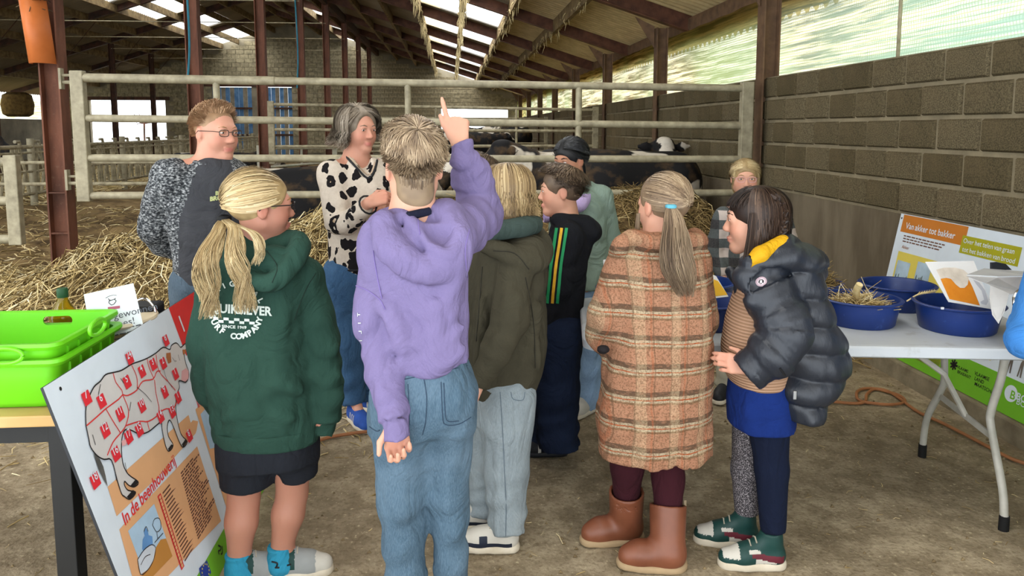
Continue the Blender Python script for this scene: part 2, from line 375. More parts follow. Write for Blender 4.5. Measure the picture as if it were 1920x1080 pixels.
def sheet(name, x0, x1, y0, y1, mat, per=.178, amp=.034, dz=.30):
    n = max(2, int((y1-y0)/per*6)); ys = np.linspace(y0, y1, n+1); zz = amp*np.sin(2*pi*ys/per)
    xs = [x0, x1]; V = np.array([(x, y, zr(x)+dz+z) for x in xs for y, z in zip(ys, zz)]); k = np.arange(n)
    return mk(name, V, np.stack([k, k+1, k+n+2, k+n+1], -1), mat, ce, smooth=True)
SKY = [(-.71, .23), (.23, 1.1), (-4.95, -4.05), (-9.85, -9.0), (-10.6, -9.9)]
cuts = [3.62, 1.95, 1.1, .23, -.71, -1.65, -2.55, -3.45, -4.05, -4.95, -6.1, -7.3, -8.2, -9.0, -9.87, -10.6, -11.5, -12.4, -13.5, -14.8, -16.2, -18.3]
for b, a in zip(cuts[:-1], cuts[1:]):
    Y0R = -4.5 if b > -7.2 else 4.6  # left slope cut short out of view so sky light reaches the aisle
    sk = (a, b) in [(-.71, .23), (.23, 1.1), (-4.95, -4.05), (-9.87, -9.0), (-10.6, -9.87)]
    mt = M_sheet_lit if b > 1.5 else M_sheet2
    if not sk: sheet('roof_sheet', a, b, Y0R, Y1R, mt)
    else:
        for k in range(-4, 8):
            y0 = FR[0]+3.66*k; s, e = max(y0+.62, Y0R), y0+3.2
            if a > -.8 and b < .3:
                sheet('skylight', a, (a+b)/2, s, e, M_sky2); sheet('skylight', (a+b)/2, b, s, e, M_sky)
            else: sheet('skylight', a, b, s, e, M_sky)
            sheet('roof_sheet', a, b, max(Y0R, y0-.46), s, mt)
M_purl = simple('dusty_purlin', '57472f', .3, 6, .9, .3, 40, c2='8f7a55')
for x in (1.95, 1.1, .23, -.71, -1.65, -2.55, -4.05, -4.95, -6.1, -7.3, -8.2, -9.0, -9.87, -10.6, -11.5, -12.4, -13.5, -14.8, -16.2):
    Y0R = -4.5 if x > -7.4 else 4.6
    MB().obox((x, Y0R, zr(x)+.16), (x, Y1R, zr(x)+.16), (.035, 0, 0), (0, 0, .115)).done('purlin', M_purl, ce)
Y0R = -4.5
MB().box((3.35, Y0R, 2.72), (3.43, Y1R, 3.1)).done('eave_beam', M_pillar, ce)
MB().box((-3.53, Y0R, zr(-3.47)-.05), (-3.41, Y1R, zr(-3.47)+.2)).done('valley_beam', M_dark, ce)
for k, y in enumerate([FR[0]-3.66*2, FR[0]-3.66]+FR):
    for x0, x1, mt in ((3.38, XR, M_dark), (-18, XR, M_dark)):
        if x0 < 0 and k < 2: continue
        p, q = A3(x0, y, zr(x0)+.1), A3(x1, y, zr(x1)+.1); nrm = unit(A3(-(q-p)[2], 0, (q-p)[0])); nrm = nrm if nrm[2] > 0 else -nrm
        m = MB(); m.obox(p+nrm*.1, q+nrm*.1, (0, .008, 0), nrm*.12); m.obox(p-nrm*.03, q-nrm*.03, (0, .07, 0), nrm*.008); m.obox(p+nrm*.22, q+nrm*.22, (0, .07, 0), nrm*.008)
        m.done('rafter', M_red if x0 > 0 else mt, ce)
    if k > 3:
        MB().tube([(-12.4, y, zr(-12.4)-.15), (-3.47, y, zr(-12.4)-.15)], .014, 6).done('tie_rod', M_galv2, ce)
        MB().obox((-12.3, y, zr(-12.4)-.9), (-11.2, y, zr(-11.2)), (0, .02, 0), (.02, 0, .02)).done('brace', M_dark, ce)
# windbreak netting above both side walls
def net(name, label, x, z0, z1, c1, c2, c3, hm=.26):
    t = NT(name, .9, .1); o = t.xyz()
    st = t.noise(8, 5, t.map((1, .10, 3.0), (.10, 0, 0)), .65, .15); g = t.noise(.35, 3)
    base = t.mix(t.ramp(st, [(.42, 0), (.58, 1)]), c1, c2); base = t.mix(t.ramp(g, [(.42, 0), (.62, .85)]), base, c3)
    yd = t.ramp(t.math('DIVIDE', t.math('SUBTRACT', o[1], 3), 5.5), [(0, 1), (1, 0)])
    base = t.mix(t.math('MULTIPLY', yd, t.ramp(st, [(.3, .9), (.6, .4)])), base, hx('86aa9c'))
    gy = t.math('ABSOLUTE', t.math('SINE', t.math('MULTIPLY', o[1], pi/.026))); gz = t.math('ABSOLUTE', t.math('SINE', t.math('MULTIPLY', o[2], pi/.026)))
    hole = t.math('MULTIPLY', t.math('GREATER_THAN', gy, .35), t.math('GREATER_THAN', gz, .35))
    hole = t.math('MULTIPLY', hole, t.ramp(st, [(.40, .04), (.66, hm)]))
    tl = t.n.new('ShaderNodeBsdfTranslucent'); tp = t.n.new('ShaderNodeBsdfTransparent'); ms = t.n.new('ShaderNodeMixShader')
    t.set(tl.inputs[0], base); t.set(ms.inputs[0], hole)
    t.l.new(tl.outputs[0], ms.inputs[1]); t.l.new(tp.outputs[0], ms.inputs[2]); t.l.new(ms.outputs[0], t.n['Material Output'].inputs[0])
    ys = np.arange(2.0, YB, .12); zs = np.linspace(z0, z1, 7); Yn, Zn = np.meshgrid(ys, zs)
    Xn = x+.03*vnoise(Yn*1.3, Zn*2, Zn*0)+.012*np.sin(Yn*9+Zn*20)
    n = len(ys); k = (np.arange(len(zs)-1)[:, None]*n+np.arange(n-1)).ravel()
    o_ = mk(name, np.stack([Xn, Yn, Zn], -1).reshape(-1, 3), np.stack([k, k+1, k+n+1, k+n], -1), t.m, smooth=True)
    return props(o_, label, 'netting')
net('windbreak_net', 'sunlit straw and green windbreak netting above the right block wall', 3.17, 2.036, 2.86, hx('5c4920'), hx('c4b374'), hx('7f8d5a'))
net('windbreak_net', 'pale dusty windbreak netting above the far left side wall', -18.1, 1.955, 2.75, hx('8d8355'), hx('d8cf9a'), hx('b4ae74'), .4)
m = MB(); ys = np.arange(2.0, YB, .045); zb = 2.66+.035*np.sin(2*pi*ys/.18); V = [(3.36, y, z) for y, z in zip(ys, zb)]+[(3.36, y, 3.05) for y in ys]
n = len(ys); m.add(V, [(i, i+1, n+i+1, n+i) for i in range(n-1)]); o = m.done('trim_2', skyl('fascia_sheet', hx('8a6a40'), .02)); props(o, 'scalloped edge of roof sheeting behind the right netting', kind='structure')
wire = thing('net_post', 'thin steel upright behind the nearest bay of right netting', 'post', (3.1, 5.05, 2.03)); MB().tube([(3.1, 5.05, 2.02), (3.1, 5.05, 3.05)], .013, 8).done('rod', M_galv2, wire)
# dust, straw and cobwebs that hang from the roof timbers
L = []; 
for x in (1.1, .23, -.71, 1.95):
    nn = {1.1: 520, .23: 900, -.71: 760, 1.95: 260}[x]
    for _ in range(nn):
        y = 7+29*random.random()**1.6; l = (.05+.22*random.random()**3)*(1.5 if x < .5 else 1)
        p = A3(x+random.uniform(-.05, .05), y, zr(x)+.08+.1*random.random()); d = A3(random.uniform(-.05, .05), random.uniform(-.12, .12), -l)
        L.append([p, p+d*.5+A3(random.uniform(-.03, .03), random.uniform(-.03, .03), 0), p+d])
V, Fq, sh = strands(L, [.012, .009, .003], 3); o = mk('hanging_cobwebs', V, Fq, simple('dusty_straw', 'a8946a', .3, 3, .95, c2='d2c193'), smooth=True)
props(o, 'dusty straw and cobwebs hanging from the roof purlins', 'cobweb', kind='stuff')
# ------------------------------------------------------------------ gates, feed fence, hose, straw
def gate(name, label, p0, p1, zl, zr_, ups, r=.033, stile=(True, True), group=None, mat=None):
    mat = mat or M_galv; p0, p1 = A3(*p0, 0), A3(*p1, 0); g = thing(name, label, 'gate', p0, group)
    for a, b in zip(zl, zr_): MB().tube([p0+A3(0, 0, a), p1+A3(0, 0, b)], r, 12).done('rail', mat, g, True)
    for fr in ups:
        p = p0+(p1-p0)*fr; MB().tube([p+A3(0, 0, zl[-1]+(zr_[-1]-zl[-1])*fr), p+A3(0, 0, zl[0]+(zr_[0]-zl[0])*fr)], r*.9, 10).done('upright', mat, g, True)
    for on, p, z in ((stile[0], p0, zl), (stile[1], p1, zr_)):
        if on: MB().box((p[0]-.055, p[1]-.04, z[-1]-.05), (p[0]+.055, p[1]+.04, z[0]+.06), bev=.008).done('stile', mat, g)
    return g
gate('pen_gate', 'long five foot galvanised tube gate across the front of the pen', (-3.21, 6.80), (2.73, 6.80), (1.985, 1.64, 1.295, .965), (1.92, 1.575, 1.265, .95), (.195, .475, .735))
g = bpy.data.objects['pen_gate']
MB().tube([(-3.16, 6.8, 1.985), (-1.55, 6.8, 1.967)], .039, 12).done('sleeve', M_galv, g, True)
gate('pen_gate', 'second tube gate further back, beyond the front pen', (-3.3, 14.1), (2.72, 14.1), (1.99, 1.53, 1.22, .95), (1.90, 1.50, 1.22, .95), (.25, .5, .75), .028, mat=M_galv2)
gate('pen_gate', 'third tube gate, smallest and deepest in the barn', (-3.3, 21.6), (2.72, 21.6), (1.86, 1.5, 1.15, .9), (1.83, 1.45, 1.12, .9), (.3, .55, .78), .026, mat=M_galv2)
gate('side_gate', 'short low tube gate left of the red front column', (-6.4, 6.85), (-3.83, 6.85), (1.25, .92, .58), (1.26, .92, .58), (.3,), .04, (False, True))
gate('pen_rail', 'low two rail barrier running across behind the pen gate', (-7.0, 10.6), (-3.6, 10.6), (1.09, .80), (1.09, .80), (.1, .9), .024, (False, False), mat=M_galv2)
gate('white_gate', 'small pale tube gate beside the third column', (-3.9, 15.6), (-3.0, 19.5), (1.15, .75), (1.05, .7), (.5,), .03, mat=simple('white_tube', 'b9b6a4', .15, 8, .6))
# headlock feed fence in the left aisle
ff = thing('feed_fence', 'long row of galvanised headlock feed fence in the left aisle', 'fence', (-7.2, 9.2, .3))
fx = -7.2
for z, r in ((1.24, .034), (1.14, .02), (.82, .022), (.44, .03)): MB().tube([(fx, 9.2, z), (fx, 29.5, z)], r, 8).done('rail', M_galv2, ff, True)
bars = []
def shared(name, mb, mat): o = mb.done(name, mat, None, True); me = o.data; bpy.data.objects.remove(o); return me
bar_v = shared('bar', MB().tube([(0, 0, .44), (0, 0, 1.24)], .028, 6), M_galv2)
bar_s = shared('bar', MB().tube([(0, .0, 1.27), (0, .02, 1.1), (0, .13, .84), (0, .20, .46)], .026, 6), M_galv2)
bar_l = shared('bar', MB().tube([(0, 0, .84), (0, -.12, .46)], .024, 6), M_galv2)
latch = shared('latch', MB().tube([(0, -.12, 1.33), (0, .0, 1.335), (0, .03, 1.24)], .030, 6), M_galv)
for i in range(33):
    y = 9.3+.6*i
    for me, dy in ((bar_v, 0), (bar_v, .12), (bar_s, .22), (bar_l, .34), (latch, .22)):
        o = link(bpy.data.objects.new(me.name, me), ff); o.location = (0, y+dy-9.2, -.3)
for i in range(6): MB().tube([(fx-.02, 9.9+3.6*i, .1), (fx-.02, 9.9+3.6*i, 1.38)], .058, 12).done('post', M_galv, ff, True)
# half of an orange drain pipe tied to the first column
pp = thing('pipe_guard', 'orange plastic half pipe tied to the front red column', 'pipe', (-3.56, 6.83, 2.05))
n = 16; prof = [(-3.54+.13*cos(pi*(1.02+.96*k/n))*.8+.02, 6.82+.15*sin(pi*(1.02+.96*k/n))) for k in range(n+1)]
V = []
for z, dxx in ((2.1, .035), (2.63, -.015)):
    for rr in (0, .012): V += [(x+dxx+rr*.5*(1 if x < -3.52 else -1), y+rr, z) for x, y in prof]
m = n+1; fs = []
for k in range(n): fs += [(k, k+1, 2*m+k+1, 2*m+k), (m+k+1, m+k, 3*m+k, 3*m+k+1), (k+1, k, m+k, m+k+1), (2*m+k, 2*m+k+1, 3*m+k+1, 3*m+k)]
mk('half_pipe', V, fs, simple('orange_pvc', 'b5622c', .12, 5, .5, c2='c8713a'), pp, True)
V = []
for i in range(60): p = A3(-3.5+random.uniform(-.06, .06), 6.78+random.uniform(-.05, .04), 2.6+random.uniform(0, .16)); d = rng.normal(size=3)*.07; V.append([p-d, p+rng.normal(size=3)*.02, p+d])
v, f_, sh = strands(V, .004, 3); mk('bird_nest', v, f_, simple('nest_twig', '5b4c39'), pp)
# blue ropes hanging from the roof
M_rope = simple('blue_rope', '2f7486', .15, 20, .8)
for i, (u0, v0, u1, v1, Y) in enumerate(((347, 0, 352, 150, 9.6), (551, 30, 557, 165, 13.2))):
    a, b = J(u0, v0-60, Y), J(u1, v1, Y); r_ = thing('hanging_rope', ['blue rope hanging beside the second red column', 'blue rope hanging between two red columns'][i], 'rope', b)
    MB().tube(spline([a, a*.7+b*.3+A3(.02, 0, 0), a*.3+b*.7+A3(.03, 0, 0), b], 6), .013, 6).done('cord', M_rope, r_, True)
gb = thing('feed_bowl', 'small green drinking bowl far back on the pen floor', 'bowl', J(566, 324, 17))
p = J(566, 324, 17); MB().lathe([(.02, -.12), (.16, -.08), (.22, .05), (.24, .06), (.21, .05), (.1, -.04), (.0, -.06)], 20, c=p).done('bowl', simple('green_enamel', '1f6f57', .1), gb, True)
# hay bale on the far left wall
hb = thing('hay_bale', 'dark round straw bale lying against the far left wall', 'bale', J(33, 200, 30))
p = J(33, 196, 30); MB().lathe([(0, -.45), (.35, -.46), (.5, -.36), (.55, 0), (.48, .36), (.3, .46), (0, .45)], 24, c=p).done('bale', simple('old_hay', '5e4a2c', .4, 9, .95, .8, 20, c2='8a7040'), hb, True)

# orange hose on the floor
M_hose = simple('orange_hose', '8a5a38', .2, 9, .6, c2='a06a44')
def flr(u, v): p = JZ(u, v, .02); p[2] = float(ground(p[0], p[1]))+.014; return p
hs = thing('hose', 'thin orange brown hose snaking over the floor with one loop', 'hose', flr(1600, 752))
P = [flr(*q) for q in ((560, 845), (600, 823), (640, 815), (700, 808), (800, 800), (900, 800), (1000, 812), (1050, 806), (1072, 798), (1078, 775), (1095, 758), (1130, 748), (1200, 745), (1300, 746), (1400, 746), (1480, 748), (1545, 750),
     (1600, 753), (1622, 750), (1625, 738), (1640, 728), (1668, 734), (1690, 742), (1696, 752), (1672, 757), (1640, 754), (1612, 748), (1606, 736), (1618, 727), (1650, 728), (1675, 738), (1720, 770), (1770, 795), (1830, 825), (1880, 852), (1920, 866), (1990, 880))]
MB().tube(spline(P, 6), .0085, 7).done('tube', M_hose, hs, True)
# second-layer straw: clumps of stalks on the ground
t = NT('straw', .85, .25); sh_ = t.attr('shade')[2]
t.col(t.ramp(sh_, [(0, hx('4b3c22')), (.3, hx('8a744a')), (.62, hx('c0a974')), (.88, hx('decb9b')), (1, hx('ece1bd'))])); M_straw = t.m
def straw(name, label, n, sampler, L=(.06, .26), r=.0035, tilt=.5, lift=.02, shade=(0, 1), mat=None):
    P = np.array([sampler() for _ in range(n)]); x, y = P[:, 0], P[:, 1]; z = ground(x, y)
    e = .04; gx = (ground(x+e, y)-ground(x-e, y))/(2*e); gy = (ground(x, y+e)-ground(x, y-e))/(2*e)
    a = rng.uniform(0, 2*pi, n); l = rng.uniform(*L, n)*rng.uniform(.4, 1, n); d = np.stack([np.cos(a), np.sin(a)], 1)
    dz = gx*d[:, 0]+gy*d[:, 1]+rng.normal(0, tilt, n)*.5
    D = np.stack([d[:, 0], d[:, 1], dz], 1)*(l/2)[:, None]; C0 = np.stack([x, y, z+lift*rng.random(n)+r], 1)
    bend = rng.normal(0, .12, (n, 3))*l[:, None]; bend[:, 2] = np.abs(bend[:, 2])*.6
    Ls = np.stack([C0-D, C0+bend, C0+D], 1); R = (r*rng.uniform(.6, 1.5, n))[:, None]*np.array([1, 1, .8])
    V, Fq, sh = strands(Ls, R, 3, shade[0]+(shade[1]-shade[0])*rng.random(n)); o = mk(name, V, Fq, mat or M_straw); float_attr(o.data, 'shade', sh)
    return props(o, label, 'straw', kind='stuff')
def s_heap():
    while True:
        x = random.uniform(-4.6, 2.7); y = random.uniform(4.5, 7.2)
        if random.random() < (1 if x < -.2 else (.45 if x < .3 else .05)): return x, y
straw('straw_litter', 'golden straw heaped along the pen gate behind the visitors', 17500, s_heap, (.08, .34), .0036, .7, .05)
straw('straw_litter', 'dark trampled straw on the manure bank at the right', 7800, lambda: (random.uniform(.0, 2.72), random.uniform(4.9, 7.1)), (.06, .24), .004, .7, .05, (0, .40))
straw('straw_litter', 'thin straw scattered on mud of the pen further back', 2000, lambda: (random.uniform(-7.3, -1.0), 7.2+6*random.random()**1.5), (.1, .34), .005, .3, .03)
straw('straw_litter', 'bright straw along the foot of the left feed fence', 6500, lambda: (random.uniform(-12.2, -7.3), random.uniform(9, 26)), (.15, .5), .011, .3, .06, (.55, 1))
straw('straw_litter', 'thick straw bed at the left in front of the side gate', 4200, lambda: (random.uniform(-5.6, -2.6), random.uniform(5.0, 7.2)), (.08, .32), .0036, .5, .04)
straw('chaff', 'short stalks and chaff strewn over the bare floor', 520, lambda: (random.uniform(-2.6, 2.7), random.uniform(1.6, 4.9)), (.015, .07), .0012, .12, .003, (.2, .95))
straw('chaff', 'loose straw thinning out from the heap towards the floor', 4200, lambda: (random.uniform(-4.3, .4), 5.2-.75*abs(random.gauss(0, 1))), (.05, .2), .0028, .3, .01, (.2, 1))
L_, S_ = [], []
for _ in range(900):                                   # crumbs of dung and pebbles
    x, y = random.uniform(-2.8, 2.7), random.uniform(1.5, 5.2); z = float(ground(x, y)); s_ = random.uniform(.003, .009)
    L_.append([(x-s_, y, z+.001), (x, y+s_*.3, z+s_*.7), (x+s_, y, z+.001)]); S_.append([.001, s_*.8, .001])
V, Fq, sh = strands(L_, np.array(S_), 5); o = mk('crumbs', V, Fq, simple('dry_dung', '54452f', .4, 3, .95, c2='8d7b5b'), smooth=True); props(o, 'dark crumbs of dried dung on the floor', 'debris', kind='stuff')

br_ = thing('bare_tree', 'bare dark twigs seen through the bright opening at the far left', 'tree', (-15.6, 39.5, 0)); m = MB(); m.tube([(-15.6, 39.5, 0), (-15.55, 39.5, 1.9)], .05, 6)
for k in range(26):
    a = A3(-15.6+random.uniform(-.5, .9), 39.5, 1.9+random.uniform(-.15, .45)); m.tube([(-15.55, 39.5, 1.8), a*.6+A3(-15.55, 39.5, 1.9)*.4, a, a+A3(random.uniform(-.3, .3), 0, random.uniform(-.05, .25))], [.03, .022, .018, .006], 4)
m.done('twigs', M_dark, br_)
# ------------------------------------------------------------------ implicit surfaces for bodies, clothes and animals
class Vol:
    def __init__(s, lo, hi, h, fine=()):
        s.ax = []
        for k in range(3):
            p = [lo[k]]
            while p[-1] < hi[k]:
                st = h
                for a, b, hf in fine:
                    if a[k] <= p[-1] <= b[k]: st = min(st, hf)
                p.append(p[-1]+st)
            s.ax.append(np.array(p))
        s.D = np.full([len(a) for a in s.ax], 1., np.float32)
    def reg(s, lo, hi):
        sl_ = []
        for k in range(3):
            i, j = np.searchsorted(s.ax[k], [lo[k], hi[k]]); sl_.append(slice(max(i-1, 0), j+1))
        sl_ = tuple(sl_); return sl_, s.ax[0][sl_[0]][:, None, None], s.ax[1][sl_[1]][None, :, None], s.ax[2][sl_[2]][None, None, :]
    def put(s, sl_, d, k, sub=False):
        D = s.D[sl_]
        if D.size == 0: return
        if sub: d = -d; h = np.maximum(k-np.abs(D-d), 0)/k; s.D[sl_] = np.maximum(D, d)+h*h*k*.25
        else: h = np.maximum(k-np.abs(D-d), 0)/k; s.D[sl_] = np.minimum(D, d)-h*h*k*.25
    def cone(s, a, b, ra, rb, k=.02, flat=None, fold=None, sub=False, capa=False, capb=False, sharp=None):
        a, b = np.array(a, float), np.array(b, float); m = max(ra, rb)*(1.15 if fold else 1)+k+.03
        sl_, X, Y, Z = s.reg(np.minimum(a, b)-m, np.maximum(a, b)+m)
        px, py, pz = X-a[0], Y-a[1], Z-a[2]; ab = b-a
        t0 = (px*ab[0]+py*ab[1]+pz*ab[2])/(ab@ab+1e-12); t_ = np.clip(t0, 0, 1)
        dx, dy, dz = px-t_*ab[0], py-t_*ab[1], pz-t_*ab[2]
        if flat is not None:
            fd, ff = flat; w_ = dx*fd[0]+dy*fd[1]+dz*fd[2]; g = 1/ff-1; dx, dy, dz = dx+g*w_*fd[0], dy+g*w_*fd[1], dz+g*w_*fd[2]
        r = ra+t_*(rb-ra)
        if fold:
            n, amp, dv, ph = fold; q = (px*dv[0]+py*dv[1]+pz*dv[2])/m
            r = r+amp*np.sin(2*pi*n*t_+ph+2.2*q)*(.6+.4*np.sin(5.3*q+ph*1.7+9*t_))
        d = np.sqrt(dx*dx+dy*dy+dz*dz)-r; L = math.sqrt(ab@ab)
        if capa: d = np.maximum(d, -t0*L)
        if capb: d = np.maximum(d, (t0-1)*L)
        s.put(sl_, d.astype(np.float32), k, sub)
    def ell(s, c, r, A=None, k=.02, sub=False):
        c = np.array(c, float); r = np.array(r, float); A = np.eye(3) if A is None else np.asarray(A); m = k+.02
        e = np.sqrt(((A.T*r)**2).sum(1))+m
        sl_, X, Y, Z = s.reg(c-e, c+e); X, Y, Z = X-c[0], Y-c[1], Z-c[2]
        k0 = k1 = 0
        for i in range(3):
            q = X*A[i][0]+Y*A[i][1]+Z*A[i][2]; k0 = k0+(q/r[i])**2; k1 = k1+(q/r[i]**2)**2
        k0 = np.sqrt(k0); d = k0*(k0-1)/np.sqrt(k1+1e-9); s.put(sl_, d.astype(np.float32), k, sub)
    def loft(s, rows, rd, fd, k=.02, e=2.4, fold=None, sub=False):
        """rows: (x,y,z, halfwidth, halfdepth) from bottom to top"""
        R = np.array(sorted([tuple(q) for q in rows], key=lambda q: q[2]), float); m = max(R[:, 3].max(), R[:, 4].max())*1.2+k+.03
        lo = A3(R[:, 0].min()-m, R[:, 1].min()-m, R[0, 2]-k-.02); hi = A3(R[:, 0].max()+m, R[:, 1].max()+m, R[-1, 2]+k+.02)
        sl_, X, Y, Z = s.reg(lo, hi); z = Z[0, 0]; zc = np.clip(z, R[0, 2], R[-1, 2])
        I = [np.interp(zc, R[:, 2], R[:, j])[None, None] for j in (0, 1, 3, 4)]
        dx, dy = X-I[0], Y-I[1]; lx, ly = dx*rd[0]+dy*rd[1], dx*fd[0]+dy*fd[1]
        W, Dp = I[2], I[3]
        if fold:
            n, amp, ph = fold; th = np.arctan2(ly/Dp, lx/W); zz = Z-R[0, 2]; f = 1+amp*np.sin(n*th+ph+2*np.sin(6*zz+ph))*(.5+.5*np.sin(3*th+ph*2+4*zz))
            W, Dp = W*f, Dp*f
        q = (np.abs(lx/W)**e+np.abs(ly/Dp)**e)**(1/e); d = (q-1)*np.minimum(W, Dp)*.9
        zo = np.maximum(R[0, 2]-Z, Z-R[-1, 2]); d = np.where(zo > -.02, np.maximum(d, zo), d)
        s.put(sl_, np.broadcast_to(d, s.D[sl_].shape).astype(np.float32), k, sub)
    def plane(s, p, n, k=.006):                  # keep the side the normal points away from
        n = unit(n); d = (s.ax[0][:, None, None]-p[0])*n[0]+(s.ax[1][None, :, None]-p[1])*n[1]+(s.ax[2][None, None]-p[2])*n[2]
        h = np.maximum(k-np.abs(s.D-d), 0)/k; s.D = (np.maximum(s.D, d)+h*h*k*.25).astype(np.float32)
    def noise(s, amp, f, seed=0., A=None, where=None):
        m = np.abs(s.D) < amp*3+.02; i = np.nonzero(m); X, Y, Z = s.ax[0][i[0]], s.ax[1][i[1]], s.ax[2][i[2]]
        n_ = vnoise(X*f[0]+seed, Y*f[1]+seed*1.7, Z*f[2]+seed*.6)*amp
        if where is not None: n_ = n_*where(X, Y, Z)
        s.D[i] += n_.astype(np.float32)
    def ridge(s, amp, f, seed=0.):
        i = np.nonzero(np.abs(s.D) < amp*3+.02); X, Y, Z = s.ax[0][i[0]], s.ax[1][i[1]], s.ax[2][i[2]]; w_ = .35*vnoise(X*8+seed, Y*8, Z*8)
        n_ = vnoise(X*f[0]+seed+w_, Y*f[1]+seed*1.7+w_, Z*f[2]+seed*.6+w_); s.D[i] += (amp*(1-2.6*np.minimum(np.abs(n_), .5))).astype(np.float32)
    def warp(s, fn, lim=.05):
        i = np.nonzero(np.abs(s.D) < lim); s.D[i] += fn(s.ax[0][i[0]], s.ax[1][i[1]], s.ax[2][i[2]]).astype(np.float32)
    def mesh(s, smooth=1):
        D, S = s.D, s.D < 0; sh = tuple(n-1 for n in D.shape); c = np.zeros(sh, np.int8)
        O = [(a, b, d) for a in (0, 1) for b in (0, 1) for d in (0, 1)]
        for a, b, d in O: c += S[a:a+sh[0], b:b+sh[1], d:d+sh[2]]
        act = (c > 0) & (c < 8); I = np.argwhere(act); idx = np.full(sh, -1, np.int32); idx[act] = np.arange(len(I))
        vals = np.stack([D[I[:, 0]+a, I[:, 1]+b, I[:, 2]+d] for a, b, d in O], 1); acc = np.zeros((len(I), 3)); cnt = np.zeros(len(I))
        for a in range(8):
            for b in range(a+1, 8):
                if sum(abs(p-q) for p, q in zip(O[a], O[b])) != 1: continue
                va, vb = vals[:, a], vals[:, b]; m = (va < 0) != (vb < 0); t_ = np.clip(va[m]/(va[m]-vb[m]), .02, .98)
                for k in range(3): pa = s.ax[k][I[m, k]+O[a][k]]; pb = s.ax[k][I[m, k]+O[b][k]]; acc[m, k] += pa+t_*(pb-pa)
                cnt[m] += 1
        P = acc/cnt[:, None]; Fs = []
        for ax_ in range(3):
            u, v = [(1, 2), (2, 0), (0, 1)][ax_]; A_ = [slice(1, -1)]*3; B_ = [slice(1, -1)]*3; A_[ax_] = slice(0, -1); B_[ax_] = slice(1, None)
            E = S[tuple(A_)] != S[tuple(B_)]; L = np.argwhere(E)+np.array([0 if k == ax_ else 1 for k in range(3)]); ins = S[L[:, 0], L[:, 1], L[:, 2]]
            def cell(du, dv): M = L.copy(); M[:, u] -= du; M[:, v] -= dv; return idx[M[:, 0], M[:, 1], M[:, 2]]
            Q = np.stack([cell(1, 1), cell(0, 1), cell(0, 0), cell(1, 0)], 1); Q[~ins] = Q[~ins][:, ::-1]; Fs.append(Q)
        Fq = np.concatenate(Fs); Fq = Fq[(Fq >= 0).all(1)]
        for _ in range(smooth):
            a = np.concatenate([Fq[:, 0], Fq[:, 1], Fq[:, 2], Fq[:, 3]]); b = np.concatenate([Fq[:, 1], Fq[:, 2], Fq[:, 3], Fq[:, 0]])
            sm = np.stack([np.bincount(a, P[b, k], len(P)) for k in range(3)], 1); n_ = np.bincount(a, minlength=len(P))[:, None]
            P = P*.5+.5*sm/np.maximum(n_, 1)
        return P, Fq

